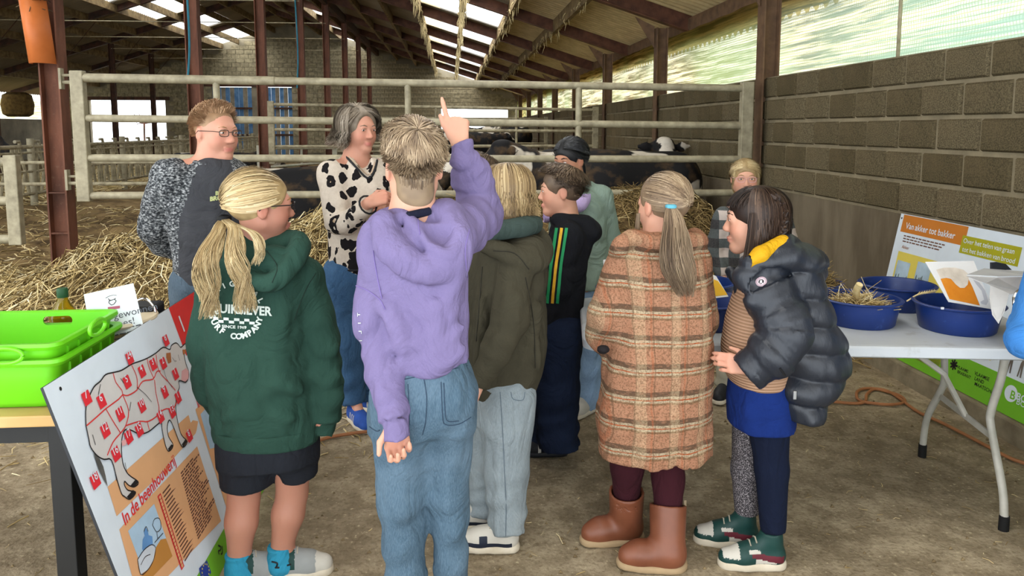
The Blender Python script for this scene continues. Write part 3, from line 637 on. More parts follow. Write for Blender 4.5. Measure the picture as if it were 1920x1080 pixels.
# ------------------------------------------------------------------ cows
t = NT('cow_hide', .75, .25); n = t.noise(1.6, 3, t.map((1, 1, 1), (0, 0, 0)), .45, .3)
sp = t.ramp(n, [(.565, 0), (.58, 1)]); wm = t.attr('white')[2]
a = t.mix(sp, hx('141315'), hx('cfc6b6')); a = t.mix(wm, a, hx('ded6c8')); a = t.mix(t.ramp(t.noise(6, 5), [(.5, 0), (.72, .55)]), a, hx('6b5334')); t.col(a).bump(t.noise(120, 2), .3, .004); M_cow = t.m
M_nose = simple('cow_muzzle', '4a3a38', .2, 20, .5); M_horn = simple('eye_black', '0c0a09', .1, 5, .15, spec=.6)
M_tag = simple('ear_tag', 'c98a2e', .08, 5, .6)
def cow(label, loc, yaw, lying=False, head=(0., 0., 0.), white=None, h=.028, group=None, sc_=1.):
    """local: +x is forward; built lying or standing; head = (turn, raise, side)"""
    rt = thing('cow', label, 'cow', loc, group); c_, s_ = cos(yaw), sin(yaw)
    def W(x, y, z): return A3(loc[0]+sc_*(c_*x-s_*y), loc[1]+sc_*(s_*x+c_*y), loc[2]+z*sc_)
    z0 = .42 if lying else .98; fw = A3(c_, s_, 0); rt_ = A3(s_, -c_, 0)
    hp = W(1.18+.0*head[0], head[2], z0+.30+head[1]); ht = A3(cos(yaw+head[0]), sin(yaw+head[0]), 0)
    lo = W(0, 0, 0)-A3(1.75, 1.75, .1)*sc_; hi = W(0, 0, 0)+A3(1.75, 1.75, 2.0)*sc_
    v = Vol(lo, hi, .045, [(hp-.36, hp+.36, .02)]); k = .12*sc_; q = sc_
    v.cone(W(-.72, 0, z0+.02), W(.0, 0, z0-.05), .34*q, .41*q, k); v.cone(W(0, 0, z0-.05), W(.55, 0, z0), .41*q, .33*q, k)
    v.cone(W(-.78, 0, z0+.2), W(.5, 0, z0+.22), .15*q, .14*q, k); v.cone(W(-.8, -.2, z0+.12), W(-.8, .2, z0+.12), .15*q, .15*q, k)
    v.cone(W(.55, 0, z0+.05), hp-ht*.08*q, .25*q, .15*q, k)
    if lying:
        for s2 in (-1, 1):
            v.cone(W(-.6, .3*s2, .28), W(-.1, .5*s2, .2), .2*q, .1*q, .08*q); v.cone(W(-.1, .5*s2, .15), W(-.5, .55*s2, .08), .08*q, .05*q, .05*q)
            v.cone(W(.5, .22*s2, .25), W(.8, .28*s2, .12), .13*q, .08*q, .06*q); v.cone(W(.8, .28*s2, .12), W(.5, .33*s2, .06), .07*q, .05*q, .04*q)
    else:
        for s2 in (-1, 1):
            v.cone(W(-.72, .2*s2, .95), W(-.62, .22*s2, .62), .2*q, .12*q, .08*q); v.cone(W(-.62, .22*s2, .62), W(-.82, .22*s2, .42), .1*q, .06*q, .05*q); v.cone(W(-.82, .22*s2, .42), W(-.78, .22*s2, .05), .055*q, .05*q, .03*q)
            v.cone(W(.48, .18*s2, .85), W(.5, .19*s2, .42), .15*q, .075*q, .07*q); v.cone(W(.5, .19*s2, .42), W(.5, .19*s2, .05), .06*q, .05*q, .03*q)
        v.ell(W(-.45, 0, .58), (.22*q, .17*q, .14*q), np.array([fw, rt_, [0, 0, 1]]), .06*q)
    hs = A3(ht[1], -ht[0], 0); up = A3(0, 0, 1); dn = unit(ht*.75-up*.62)
    v.cone(hp, hp+dn*.2*q, .135*q, .115*q, .05*q); v.cone(hp+dn*.2*q, hp+dn*.42*q, .105*q, .085*q, .05*q); v.ell(hp+up*.1*q, A3(.1, .1, .06)*q, None, .05*q)
    for s2 in (-1, 1):
        e0 = hp+hs*s2*.12*q+up*.03*q; e1 = e0+hs*s2*.2*q+up*.02*q-ht*.03*q
        v.cone(e0, (e0+e1)/2, .03*q, .065*q, .02*q, flat=(ht, .35)); v.cone((e0+e1)/2, e1, .065*q, .025*q, .02*q, flat=(ht, .35))
    v.cone(W(-.98, 0, z0+.12), W(-1.05, .03, z0-.5), .035*q, .03*q, .03*q)
    P, Fq = v.mesh(1); o = mk('body', P, Fq, M_cow, rt, True)
    wv = np.zeros(len(P))
    fc = hp+dn*.1*q+unit(np.cross(hs, dn))*.0
    if white: 
        rel = P-hp; along = rel@dn; side = rel@hs
        wv = ((np.abs(side+.02*np.sin(along*40)) < .085*q) & (along > -.16*q) & (along < (.15+white*.05)*q) & (np.linalg.norm(rel, axis=1) < .3*q)).astype(float)
    float_attr(o.data, 'white', wv)
    m = MB()
    for s2 in (-1, 1):
        e = hp+dn*.12*q+hs*s2*.115*q+unit(np.cross(hs, dn))*0+up*.03*q; V_ = MB().lathe([(0, -.022), (.016, -.014), (.022, 0), (.016, .014), (0, .022)], 10, c=e); m.add(V_.v, V_.f)
    m.done('eye', M_horn, rt, True)
    pz = hp+dn*.47*q; V_ = MB().lathe([(.0, -.06), (.05, -.045), (.072, 0), (.05, .045), (0, .06)], 12, c=pz); m = MB(); m.add(V_.v, V_.f); m.done('muzzle', M_nose, rt, True)
    return rt
# far behind, in the lying pen and outside
G = lambda x, y: float(ground(x, y))
p = J(1245, 285, 8.93); cow('black cow with white forehead looking over the pen gate', (p[0]-.68, 9.9, p[2]-.80), radians(-50), True, (-.70, .10, -.10), 1)
cow('black cow lying behind the girl in the sage jacket', (1.72, 8.2, G(1.9, 8.35)+.12), radians(176), True, (.5, .05, 0), None)
cow('black and white cow lying behind the woman', (-1.55, 8.6, G(-1.5, 8.5)-.05), radians(12), True, (.6, .0, 0), None)
cow('dark cow lying beyond the blonde girl, left of the woman', (-2.6, 9.6, G(-2.6, 9.6)-.05), radians(70), True, (.4, -.05, 0), None)
cow('white faced cow lying behind the second gate', (.55, 11.2, G(.6, 11.2)+.02), radians(-115), True, (-.2, .0, 0), 2)
cow('pale cow standing deep in the barn by the bright opening', (.35, 19.2, G(.3, 19)-.1), radians(10), False, (.2, -.1, 0), 1, sc_=.92)
cow('cow standing furthest back, under the bright opening', (1.6, 24.5, G(1.6, 24)-.1), radians(160), False, (.3, -.1, 0), None)
cow('black cow lying behind the small white gate', (-5.4, 17.6, G(-3.6, 17.5)), radians(20), True, (.2, 0, 0), None)
p = J(42, 305, 13.5); cow('black cow with its head in the left feed fence', (p[0]-1.6, 13.5, G(-9, 13.5)), radians(0), False, (0, -.25, 0), None)
# ------------------------------------------------------------------ tables, tubs, boards
# white folding table
TA = A3(.495, 2.757, 0); TU = unit((1.534, -.228, 0)); TV = A3(-TU[1], TU[0], 0); TL, TD, TZ = 1.83, .76, .74
def TP(a, d, z=0): return TA+TU*a+TV*d+A3(0, 0, z)
tb = thing('folding_table', 'white plastic folding table with bent grey steel legs, carrying the blue tubs', 'table', TP(TL/2, TD/2))
def rrect(w, d, r, n=6):
    out = []
    for cx, cy, a0 in ((w-r, r, -pi/2), (w-r, d-r, 0), (r, d-r, pi/2), (r, r, pi)):
        out += [(cx+r*cos(a0+pi/2*k/n), cy+r*sin(a0+pi/2*k/n)) for k in range(n+1)]
    return out
def slab(mb, fn, outline, levels):
    """levels: (inset, z)"""
    n = len(outline); cx = sum(p[0] for p in outline)/n; cy = sum(p[1] for p in outline)/n; v = []
    hw = max(p[0] for p in outline)-cx; hd = max(p[1] for p in outline)-cy
    for ins, z in levels: v += [fn(cx+(x-cx)*(1-ins/hw), cy+(y-cy)*(1-ins/hd), z) for x, y in outline]
    f = []
    for l in range(len(levels)-1):
        for k in range(n): f.append((l*n+k, l*n+(k+1) % n, (l+1)*n+(k+1) % n, (l+1)*n+k))
    f.append(tuple((len(levels)-1)*n+k for k in range(n))); f.append(tuple(range(n))[::-1]); return mb.add(v, f)
t = NT('white_plastic', .45, .4); a = t.mix(t.noise(3, 5), hx('a3a8ac'), hx('c0c5c9')); a = t.mix(t.ramp(t.noise(14, 6), [(.58, 0), (.72, .5)]), a, hx('8d8a82')); t.col(a).bump(t.noise(180, 2), .08, .002); M_wp = t.m
slab(MB(), TP, rrect(TL, TD, .07), [(.012, .695), (0, .702), (0, .733), (.006, .740), (.02, .742), (.024, .740)]).done('tabletop', M_wp, tb)
M_leg = simple('grey_leg_paint', '9c9a8e', .15, 10, .45, c2='bdbab0', spec=.45); M_foot = simple('black_rubber', '141414', .1, 10, .8)
for a in (1.63, .17):
    s_ = 1 if a > 1 else -1
    for pts in ([(.13, .70), (.15, .58), (.20, .43), (.19, .36), (.09, .16), (.065, .05)], [(.60, .70), (.595, .62), (.57, .44), (.60, .36), (.70, .20), (.725, .05)]):
        MB().tube(spline([TP(a, d, z) for d, z in pts], 5), .0155, 10).done('leg', M_leg, tb, True)
        d, z = pts[-1]; MB().tube([TP(a, d-.001, z+.012), TP(a, d, .0)], .019, 10).done('foot_cap', M_foot, tb, True)
    MB().obox(TP(a, .18, .33), TP(a, .60, .345), TU*.004, A3(0, 0, .013)).done('crossbar', M_leg, tb)
    MB().obox(TP(a, .13, .685), TP(a, .60, .685), TU*.016, A3(0, 0, .012)).done('top_bar', M_leg, tb)
    MB().tube([TP(a, .38, .34), TP(a-.1*s_, .38, .52), TP(a-.33*s_, .38, .685)], .012, 8).done('brace', M_leg, tb, True)
    MB().tube([TP(a-.33*s_, .36, .672), TP(a-.33*s_, .40, .672)], .02, 10).done('brace_clip', M_foot, tb, True)
# blue tubs
t = NT('blue_plastic', .38, .45); a = t.mix(t.noise(4, 4), hx('0d2459'), hx('16357a')); a = t.mix(t.ramp(t.noise(25, 5), [(.62, 0), (.75, .3)]), a, hx('5d78b5')); t.col(a); M_blue_p = t.m
tubp = [(a_*1.07, b_*.93) for a_, b_ in [(.0, .004), (.10, .002), (.123, .0), (.128, .006), (.142, .09), (.145, .104), (.153, .108), (.156, .113), (.152, .117), (.141, .116), (.137, .1), (.124, .012), (.10, .008), (0, .008)]]
def tub(label, x, y, rz=0., z=TZ, s_=1.):
    rt = thing('blue_tub', label, 'tub', (x, y, z), 'blue tubs on the white table'); m = MB()
    m.lathe([(r*s_, zz*s_) for r, zz in tubp], 48); m.done('bowl', M_blue_p, rt, True, local=True); return rt
tub('blue tub full of straw ears, in front at the middle of the white table', 1.70, 2.945)
tub('blue tub with a beer picture card, at the front right table corner', 2.045, 2.82, s_=1.02)
tub('empty blue tub behind the beer card, at the back of the table', 2.02, 3.20)
tub('blue tub with dark hay, at the back behind the puffer jacket girl', 1.63, 3.29)
tub('small visible slice of blue tub, between the puffer jacket and the straw ears tub', 1.385, 3.015, s_=.98)
tub('blue tub holding a yellow lettered sheet, in front of the puffer jacket girl', 1.065, 2.96)
tub('blue tub standing behind the tub with the yellow lettered sheet', 1.14, 3.33)
tub('blue tub at the left table end, hidden behind the plaid coat girl', .80, 3.22)
M_hay = simple('dry_hay', '6b5a3a', .3, 20, .95, c2='a08d5f')
def pile(name, label, cx, cy, z0, r, hh, n, lo, hi, shade, cat='straw'):
    a = rng.uniform(0, 2*pi, n); q = np.sqrt(rng.random(n))*r*.9; x, y = cx+q*np.cos(a), cy+q*np.sin(a); z = z0+hh*(1-(q/r)**2)*rng.uniform(.2, 1, n)
    l = rng.uniform(lo, hi, n); th = rng.uniform(0, 2*pi, n); D = np.stack([np.cos(th), np.sin(th), rng.normal(.1, .45, n)], 1)*(l/2)[:, None]; C0 = np.stack([x, y, z], 1)
    Ls = np.stack([C0-D, C0+rng.normal(0, .1, (n, 3))*l[:, None], C0+D], 1); out = np.hypot(Ls[..., 0]-cx, Ls[..., 1]-cy); kf = np.minimum(1, r*1.0/np.maximum(out, 1e-6)); kf = np.where((Ls[..., 2] < z0+.035), kf, 1)
    Ls[..., 0] = cx+(Ls[..., 0]-cx)*kf; Ls[..., 1] = cy+(Ls[..., 1]-cy)*kf; Ls[..., 2] = np.maximum(Ls[..., 2], z0-.02)
    V, Fq, sh = strands(Ls, [.0018, .002, .0012], 3, shade[0]+(shade[1]-shade[0])*rng.random(n)); o = mk(name, V, Fq, M_straw); float_attr(o.data, 'shade', sh); return props(o, label, cat, kind='stuff')
pile('straw_ears', 'pale straw ears lying in the front blue tub', 1.70, 2.945, TZ+.055, .125, .05, 420, .05, .17, (.2, 1))
pile('hay', 'mound of dark brown hay in the back blue tub', 1.63, 3.29, TZ+.05, .125, .17, 1100, .06, .17, (.05, .5))
# a few single ears sticking out of the tub
for i, (pts, lab) in enumerate(((((1608, 560), (1606, 545), (1612, 533)), 'thick straw stub standing in the front blue tub'), (((1700, 565), (1722, 552), (1752, 547)), 'pale grain ear poking out of the front blue tub to the right'))):
    P = [J(u, v, 2.93-.02*k) for k, (u, v) in enumerate(pts)]; r_ = thing('grain_stalk', lab, 'straw', P[0]); m = MB().tube(spline(P, 5), [.014 if i == 0 else .003]*11, 8)
    if i: 
        for k in range(14): c_ = P[1]+(P[2]-P[1])*k/13; V_ = MB().tube([c_, c_+A3(.012, (-1)**k*.008, .010)], [.004, .001], 5); m.add(V_.v, V_.f)
    m.done('stalk', M_straw if False else simple('pale_straw', 'b59c66', .2, 30, .9, c2='dccb9b'), r_, True)
# cards and papers
M_card = simple('white_card', 'd9dadb', .04, 6, .5); M_beer = simple('beer_print', 'c46f14', .15, 9, .5, c2='de9431'); M_foam = simple('foam_print', 'b9afa2', .12, 16, .5, c2='ddd5ca')
def sheet_px(name, label, cat, px, th, mat, extra=(), group=None):
    """flat card; px = [(u,v,Y)...] corner pixels with depth; extra = (part name, [(u,v)], material, lift)"""
    P = [J(*q) for q in px]; n = unit(np.cross(P[1]-P[0], P[2]-P[0])); n = n if n[1] < 0 else -n; P = [onplane(q[0], q[1], P[0], n) for q in px]
    rt = thing(name, label, cat, min(P, key=lambda p: p[2]), group); k = len(P); v = P+[p-n*th for p in P]
    MB().add(v, [tuple(range(k)), tuple(range(k, 2*k))[::-1]]+[(i, k+i, k+(i+1) % k, (i+1) % k) for i in range(k)]).done('card', mat, rt)
    for nm, pts, mt, lift in extra: MB().poly([onplane(u, v_, P[0], n)+n*lift for u, v_ in pts]).done(nm, mt, rt)
    return rt, P[0], n
sheet_px('beer_card', 'white picture card of an orange beer glass standing in a blue tub', 'card', [(1735, 491, 2.86), (1826, 489, 2.86), (1862, 580, 2.74), (1779, 566, 2.74)], .003, M_card,
         [('beer_print', [(1763, 523), (1774, 521), (1783, 523), (1792, 534), (1800, 540), (1808, 540), (1813, 533), (1816, 524), (1824, 540), (1837, 573), (1780, 561)], M_beer, .001),
          ('foam_print', [(1755, 506), (1770, 502), (1790, 502), (1806, 506), (1814, 513), (1816, 524), (1814, 534), (1808, 540), (1800, 540), (1792, 534), (1783, 522), (1774, 520), (1763, 522)], M_foam, .0015),
          ('handle_print', [(1824, 524), (1836, 530), (1847, 545), (1853, 565), (1849, 572), (1840, 570), (1838, 566), (1845, 562), (1840, 545), (1830, 533)], simple('grey_print', 'b4b6bd', .05), .001)])
sheet_px('lettered_sheet', 'white sheet with yellow letters lying in a blue tub', 'paper', [(1330, 512, 3.0), (1343, 518, 3.0), (1366, 556, 2.9), (1330, 560, 2.9)], .002, M_card,
         [('yellow_print', [(1338, 524), (1346, 527), (1364, 553), (1340, 556), (1337, 540)], simple('yellow_print', 'd9a92f', .05), .001)])
sheet_px('paper_sheet', 'plain white paper sheet standing at the left end of the white table', 'paper', [(1131, 487, 3.3), (1156, 484, 3.3), (1156, 530, 3.22), (1133, 530, 3.22)], .002, M_card)
pb = thing('purple_box', 'small purple box beside the girl in the sage jacket', 'box', J(1156, 484, 3.45)); p = J(1156, 484, 3.45); MB().box(p-A3(.025, .02, .0), p+A3(.03, .02, .045), bev=.004).done('box', simple('purple_plastic', '55389c', .1), pb); MB().tube([p+A3(-.005, -.021, .02), p+A3(-.005, -.025, .02)], .006, 10).done('button', M_card, pb)
MB().box(J(1156, 484, 3.45)-A3(.02, .015, .10), J(1156, 484, 3.45)+A3(.02, .015, .0)).done('stand', M_card, pb)
br = thing('brochure', 'grey folded brochure held over the front right tub', 'paper', J(1865, 600, 2.7))
def poly_th(name, pts, mat, parent, th=.002):
    P = [J(*q) for q in pts]; k = len(P); n = unit(np.cross(P[1]-P[0], P[2]-P[0])); v = P+[p-n*th for p in P]
    return MB().add(v, [tuple(range(k)), tuple(range(k, 2*k))[::-1]]+[(i, k+i, k+(i+1) % k, (i+1) % k) for i in range(k)]).done(name, mat, parent)
M_bro = simple('grey_paper', '9a9894', .08, 9, .35, c2='b9b7b3', spec=.5)
poly_th('top_leaf', [(1812, 516, 2.58), (1845, 504, 2.72), (1925, 510, 2.72), (1925, 518, 2.5), (1870, 519, 2.5)], simple('shiny_leaf', 'c4c8cc', .08, 9, .25, spec=.5), br)
poly_th('lower_leaf', [(1812, 517, 2.58), (1870, 520, 2.5), (1925, 519, 2.5), (1925, 549, 2.5), (1890, 551, 2.5), (1848, 530, 2.54)], M_bro, br)
poly_th('hanging_leaf', [(1857, 535, 2.53), (1892, 550, 2.5), (1884, 583, 2.5), (1872, 607, 2.5), (1860, 590, 2.52), (1855, 560, 2.53)], M_bro, br)
kn = thing('folder_clip', 'dark curved folder clip above the grey brochure', 'clip', J(1875, 503, 2.76)); poly_th('blade', [(1856, 492, 2.76), (1868, 491, 2.76), (1882, 494, 2.76), (1893, 505, 2.74), (1856, 505, 2.74)], simple('dark_plastic', '20242c', .1), kn, .012)
poly_th('rivet', [(1858, 494, 2.757), (1861, 494, 2.757), (1861, 497, 2.757), (1858, 497, 2.757)], M_card, kn); 
lb = bpy.data.objects['blue_tub.001']; p = J(1767, 578, 2.70); MB().box(p-A3(.005, .003, .004), p+A3(.005, .003, .004)).done('sticker', M_card, lb)

# ---- leaning boards: plane helpers
class Board:
    def __init__(s, name, label, p0, e1, e2, n): s.p0, s.e1, s.e2, s.n = A3(*p0), unit(e1), unit(e2), unit(n); s.rt = thing(name, label, 'board', p0); s.k = 0
    def P(s, u, v): return onplane(u, v, s.p0, s.n)
    def uv(s, u, v): q = s.P(u, v)-s.p0; return q@s.e1, q@s.e2
    def X(s, a, b, l=0.): return s.p0+s.e1*a+s.e2*b+s.n*l
    def panel(s, a0, b0, a1, b1, mat, th=.006, name='panel', edge=None):
        v = [s.X(a0, b0), s.X(a1, b0), s.X(a1, b1), s.X(a0, b1)]; v += [p-s.n*th for p in v]
        MB().add(v, [(0, 1, 2, 3)]).add(v, [(7, 6, 5, 4), (0, 4, 5, 1), (1, 5, 6, 2), (2, 6, 7, 3), (3, 7, 4, 0)], 1).done(name, [mat, edge or mat], s.rt)
    def rect(s, name, a0, b0, a1, b1, mat, l=.0008): return MB().poly([s.X(a0, b0, l), s.X(a1, b0, l), s.X(a1, b1, l), s.X(a0, b1, l)]).done(name, mat, s.rt)
    def poly(s, name, pts, mat, l=.0012): return MB().poly([s.P(u, v)+s.n*l for u, v in pts]).done(name, mat, s.rt)
    def lines(s, name, lst, r, mat, l=.0016):
        m = MB()
        for pts in lst:
            P = [s.P(u, v)+s.n*l for u, v in pts]; P = spline(P, 3) if len(P) > 2 else P
            for a, b in zip(P[:-1], P[1:]):
                d = np.cross(s.n, unit(b-a))*r; m.poly([a-d, b-d, b+d, a+d])
        return m.done(name, mat, s.rt)
    def text(s, name, txt, u, v, size, mat, bold=0., shear=0., l=.002, align='LEFT', rot=0.):
        a, b = s.uv(u, v); c_, s_ = cos(rot), sin(rot)
        if ' ' in txt and align == 'LEFT':
            x0 = 0; ws = txt.split(' ')
            for k, w_ in enumerate(ws):
                V, fs = text_mesh(w_, size, bold*size, align, shear); mk(name, [s.X(a+x0+x, b+y, l) for x, y, _ in V], fs, mat, s.rt); x0 += V[:, 0].max()+.24*size
            return
        V, fs = text_mesh(txt, size, bold*size, align, shear)
        return mk(name, [s.X(a+x*c_-y*s_, b+x*s_+y*c_, l) for x, y, _ in V], fs, mat, s.rt)
flat = lambda n, c, v=.04: simple(n, c, v, 8, .45)
Mw, Mpe, Mpe2, Mred, Mgr, Mbl, Mk, Mtx = flat('board_white', 'd3dde6'), flat('board_peach', 'dba779'), flat('board_ochre', 'b9813d'), flat('board_red', 'd8322f'), flat('board_green', '6faf2a'), flat('board_blue', '2b62ad'), flat('ink_black', '221f20'), flat('ink_brown', '6c4a3c')
Medge = flat('board_edge', '2a2c30'); Mpic = flat('picture_blue', 'a9c6dd', .15); Mcow = simple('cow_print', 'c9c5c2', .08, 6, .5); Mpink = flat('pink_print', 'dba6a6')
LB = Board('butcher_board', 'white leaning information board with a cow drawing split into numbered cuts', (-.82, 2.0, .004), (0, 1, 0), (-.2874, 0, .958), (.958, 0, .2874))
HB = .905; LB.panel(0, 0, 1.31, HB, Mw, .008, edge=Medge)
a_, _ = LB.uv(322, 594); _, b_ = LB.uv(349, 667); _, b2 = LB.uv(373, 724); _, bg_ = LB.uv(418, 994)
LB.rect('title_band', a_, b_, 1.31, HB, Mred); LB.rect('blue_band', a_+.02, b2, 1.31, b_, Mbl); LB.rect('green_band', 0, 0, 1.31, bg_, Mgr)
LB.text('title_digit', '1', 341, 624, .09, Mw, .02)
LB.poly('ground_band', [(218, 968), (304, 886), (301, 881), (313, 893), (317, 874), (313, 873), (366, 813), (368, 807), (371, 790), (361, 788), (357, 793), (353, 778), (201, 913)], Mpe)
LB.poly('butchery_panel', [(223, 993), (369, 837), (414, 977), (262, 1135)], Mpe); LB.poly('butchery_picture', [(239, 996), (288, 945), (322, 1043), (275, 1092)], Mpic, .0018)
LB.poly('counter_print', [(262, 1092), (272, 1058), (300, 1012), (310, 1010), (322, 1043), (275, 1092)], Mpe2, .0022)
LB.poly('butcher_print', [(265, 1030), (266, 1012), (270, 1005), (268, 997), (272, 990), (276, 998), (277, 1004), (284, 1006), (285, 1020), (280, 1032), (272, 1040)], flat('butcher_blue', '5d8fc4', .2), .0026)
LB.poly('slicer_print', [(256, 1050), (268, 1032), (282, 1022), (290, 1028), (286, 1050), (276, 1068), (262, 1078)], flat('slicer_grey', 'c3ccd6', .15), .003)
LB.lines('slicer_lines', [[(256, 1050), (268, 1032), (282, 1022), (290, 1028), (286, 1050), (276, 1068), (262, 1078), (256, 1050)], [(262, 1060), (270, 1045), (280, 1040)], [(284, 985), (288, 974), (297, 973), (300, 990), (292, 998), (284, 985)], [(292, 998), (294, 1012)], [(288, 1018), (304, 1000)], [(268, 997), (272, 988), (276, 997)]], .0012, Mk, .0034)
LB.poly('dairy_panel', [(366, 768), (385, 748), (436, 945), (424, 952)], Mpe); LB.poly('dairy_picture', [(375, 777), (394, 756), (412, 836), (393, 842)], Mpic, .0018)
LB.text('heading', 'In de beenhouwerij', 233, 987, .052, Mred, .012, .12); LB.text('heading', 'In de', 371, 766, .045, Mred, .012, .12)
# cow drawing (traced from the printed drawing)
cp = lambda L: [(60+x/3.6, 560+y/3.6) for x, y in L]; dp = lambda L: [(60+x/4.155, 820+y/4.155) for x, y in L]
back = cp([(358, 860), (356, 760), (370, 690), (410, 600), (455, 560), (490, 515), (545, 500), (600, 485), (665, 445), (720, 425), (770, 405), (830, 370), (880, 330), (925, 345), (935, 318), (965, 300), (985, 312), (1000, 330), (1030, 305), (1040, 330), (1022, 372), (1034, 440), (1052, 490), (1050, 540), (1030, 565), (1000, 555), (985, 560), (990, 600), (975, 640), (965, 720), (972, 800), (1000, 915), (1042, 965), (1015, 1005), (988, 965), (955, 880), (925, 820), (908, 860), (915, 930), (948, 990), (918, 1032), (895, 990), (872, 880), (868, 835), (830, 860), (780, 900), (720, 915), (650, 885), (612, 900)])
rump = dp([(690, 60), (700, 200), (742, 290), (822, 350), (790, 388), (745, 375), (716, 345), (712, 372), (740, 415), (802, 430), (755, 485), (712, 462), (690, 440), (655, 330), (612, 180), (555, 175), (500, 145), (450, 80), (436, 20)])
cow_o = back+rump; LB.poly('cow_print', cow_o, Mcow, .0022); LB.lines('cow_outline', [cow_o+cow_o[:1]], .0021, Mk, .003)
LB.poly('tail_print', dp([(470, 125), (520, 170), (548, 230), (565, 300), (582, 385), (560, 350), (535, 300), (510, 250)]), flat('tail_grey', '6b6a66', .5), .003)
LB.poly('muzzle_print', cp([(1034, 470), (1052, 490), (1050, 540), (1030, 562), (1002, 552), (1005, 490)]), Mpink, .0032); LB.poly('udder_print', dp([(690, 30), (755, 0), (740, 40), (715, 65), (695, 70)]), Mpink, .0032)
for pts in ([(900, 370), (930, 365), (935, 430), (915, 440), (900, 400)], [(1010, 345), (1035, 345), (1028, 375), (1015, 380)]): LB.poly('ear_print', cp(pts), flat('ear_brown', 'a8683c'), .0033)
for pts in (dp([(795, 335), (822, 350), (790, 388), (760, 378)]), dp([(778, 412), (802, 430), (755, 485), (728, 468)]), cp([(1030, 950), (1042, 965), (1015, 1005), (1005, 985)]), cp([(935, 985), (948, 992), (918, 1032), (912, 1015)])): LB.poly('hoof_print', pts, Mk, .0034)
LB.lines('cut_line', [cp(q) for q in ([(540, 505), (560, 570), (605, 650), (490, 745), (430, 800), (360, 860)], [(605, 650), (640, 655), (700, 620), (740, 560), (810, 545), (835, 495), (862, 490)], [(665, 450), (700, 530), (705, 610)], [(770, 410), (785, 470), (815, 540)], [(830, 380), (850, 490), (910, 560), (962, 620)], [(605, 650), (645, 760), (625, 860), (590, 910), (540, 970), (500, 1060)], [(490, 745), (540, 830), (590, 910)], [(625, 860), (720, 830), (780, 830), (850, 770), (830, 640), (820, 550)], [(770, 830), (785, 890)], [(850, 770), (900, 745), (945, 745), (970, 700)])], .0019, Mred, .0038)
LB.lines('hatching', [cp(q) for q in ([(455, 580), (440, 650)], [(590, 540), (612, 572)], [(700, 600), (760, 650), (800, 700)], [(660, 700), (650, 760)], [(860, 600), (885, 650)], [(880, 470), (900, 540), (940, 600)], [(400, 920), (420, 990)], [(940, 400), (960, 430)], [(980, 380), (990, 420)], [(960, 420), (968, 425)])]+[dp([(640, 290), (650, 340)]), dp([(715, 200), (730, 280)])], .0012, Mk, .004)
Lred = flat('tag_red', 'd8303a')
for s_, u, v in (('24', 241, 672), ('8', 309, 639), ('2', 304, 682), ('3', 285, 684), ('4', 264, 697), ('5', 236, 717), ('7', 160, 747), ('6', 188, 753), ('9', 307, 736), ('10', 264, 762), ('11', 223, 777), ('12', 195, 808), ('1', 332, 746), ('1', 327, 702), ('13', 321, 773), ('14', 299, 782), ('15', 259, 807), ('17', 239, 820), ('16', 215, 852), ('18', 176, 902), ('8', 353, 818)):
    a, b = LB.uv(u, v); w_ = .021; LB.rect('number_tag', a-w_, b-.019, a+w_, b+.019, Lred, .0045); LB.text('number', s_, u, v, .034, Mw, .01, 0, .0052, 'CENTER').location = (0, 0, 0)
    o = bpy.data.objects[-1] if False else None
for k in range(20):
    f_ = k/19; u, v = 298.5+41.5*f_, 933+128*f_; a, b = LB.uv(u, v); LB.rect('list_tag', a-.012, b-.009, a+.012, b+.009, Lred, .0024); LB.rect('list_tag_face', a-.006, b-.005, a+.006, b+.005, Mpe, .003)
    MB().add([LB.X(a+.025, b-.002, .0022), LB.X(a+.025+.05+.05*random.random(), b-.002, .0022), LB.X(a+.025+.06, b+.003, .0022), LB.X(a+.025, b+.003, .0022)], [(0, 1, 2, 3)]).done('text_line', Mtx, LB.rt)
for k in range(24):
    f_ = k/23; u, v = 338+32*f_, 889+122*f_; a, b = LB.uv(u, v); x = a; e = a+.11+.10*random.random(); m = MB()
    while x < e: w_ = random.uniform(.012, .04); m.poly([LB.X(x, b-.002, .0022), LB.X(min(x+w_, e), b-.002, .0022), LB.X(min(x+w_, e), b+.0035, .0022), LB.X(x, b+.0035, .0022)]); x += w_+.006
    m.done('text_line', Mtx, LB.rt)
a, b = LB.uv(381, 1068); LB.poly('flag_print', [(372, 1066), (387, 1051), (395, 1074), (378, 1095)], flat('flag_blue', '2a3f94'), .0022); a, b = LB.uv(384, 1072); m = MB()
for k in range(12): q_ = LB.X(a+.028*cos(2*pi*k/12), b+.022*sin(2*pi*k/12), .003); m.poly([q_+LB.e1*.004, q_+LB.e2*.004, q_-LB.e1*.004, q_-LB.e2*.004])
m.done('flag_star', flat('star_yellow', 'e6cf3a'), LB.rt)
LB.lines('emblem', [[(408, 1023), (413, 1026), (412, 1032), (408, 1034), (410, 1040)], [(415, 1024), (416, 1036), (413, 1040)]], .003, Mk, .0024)
for u, v in ((113, 729),): a, b = LB.uv(u, v); MB().lathe([(0, 0), (.006, 0)], 12, c=(0, 0, 0)); m = MB().poly([LB.X(a+.006*cos(q), b+.006*sin(q), .001) for q in np.arange(0, 6.2, .5)]); m.done('screw_hole', Mk, LB.rt)

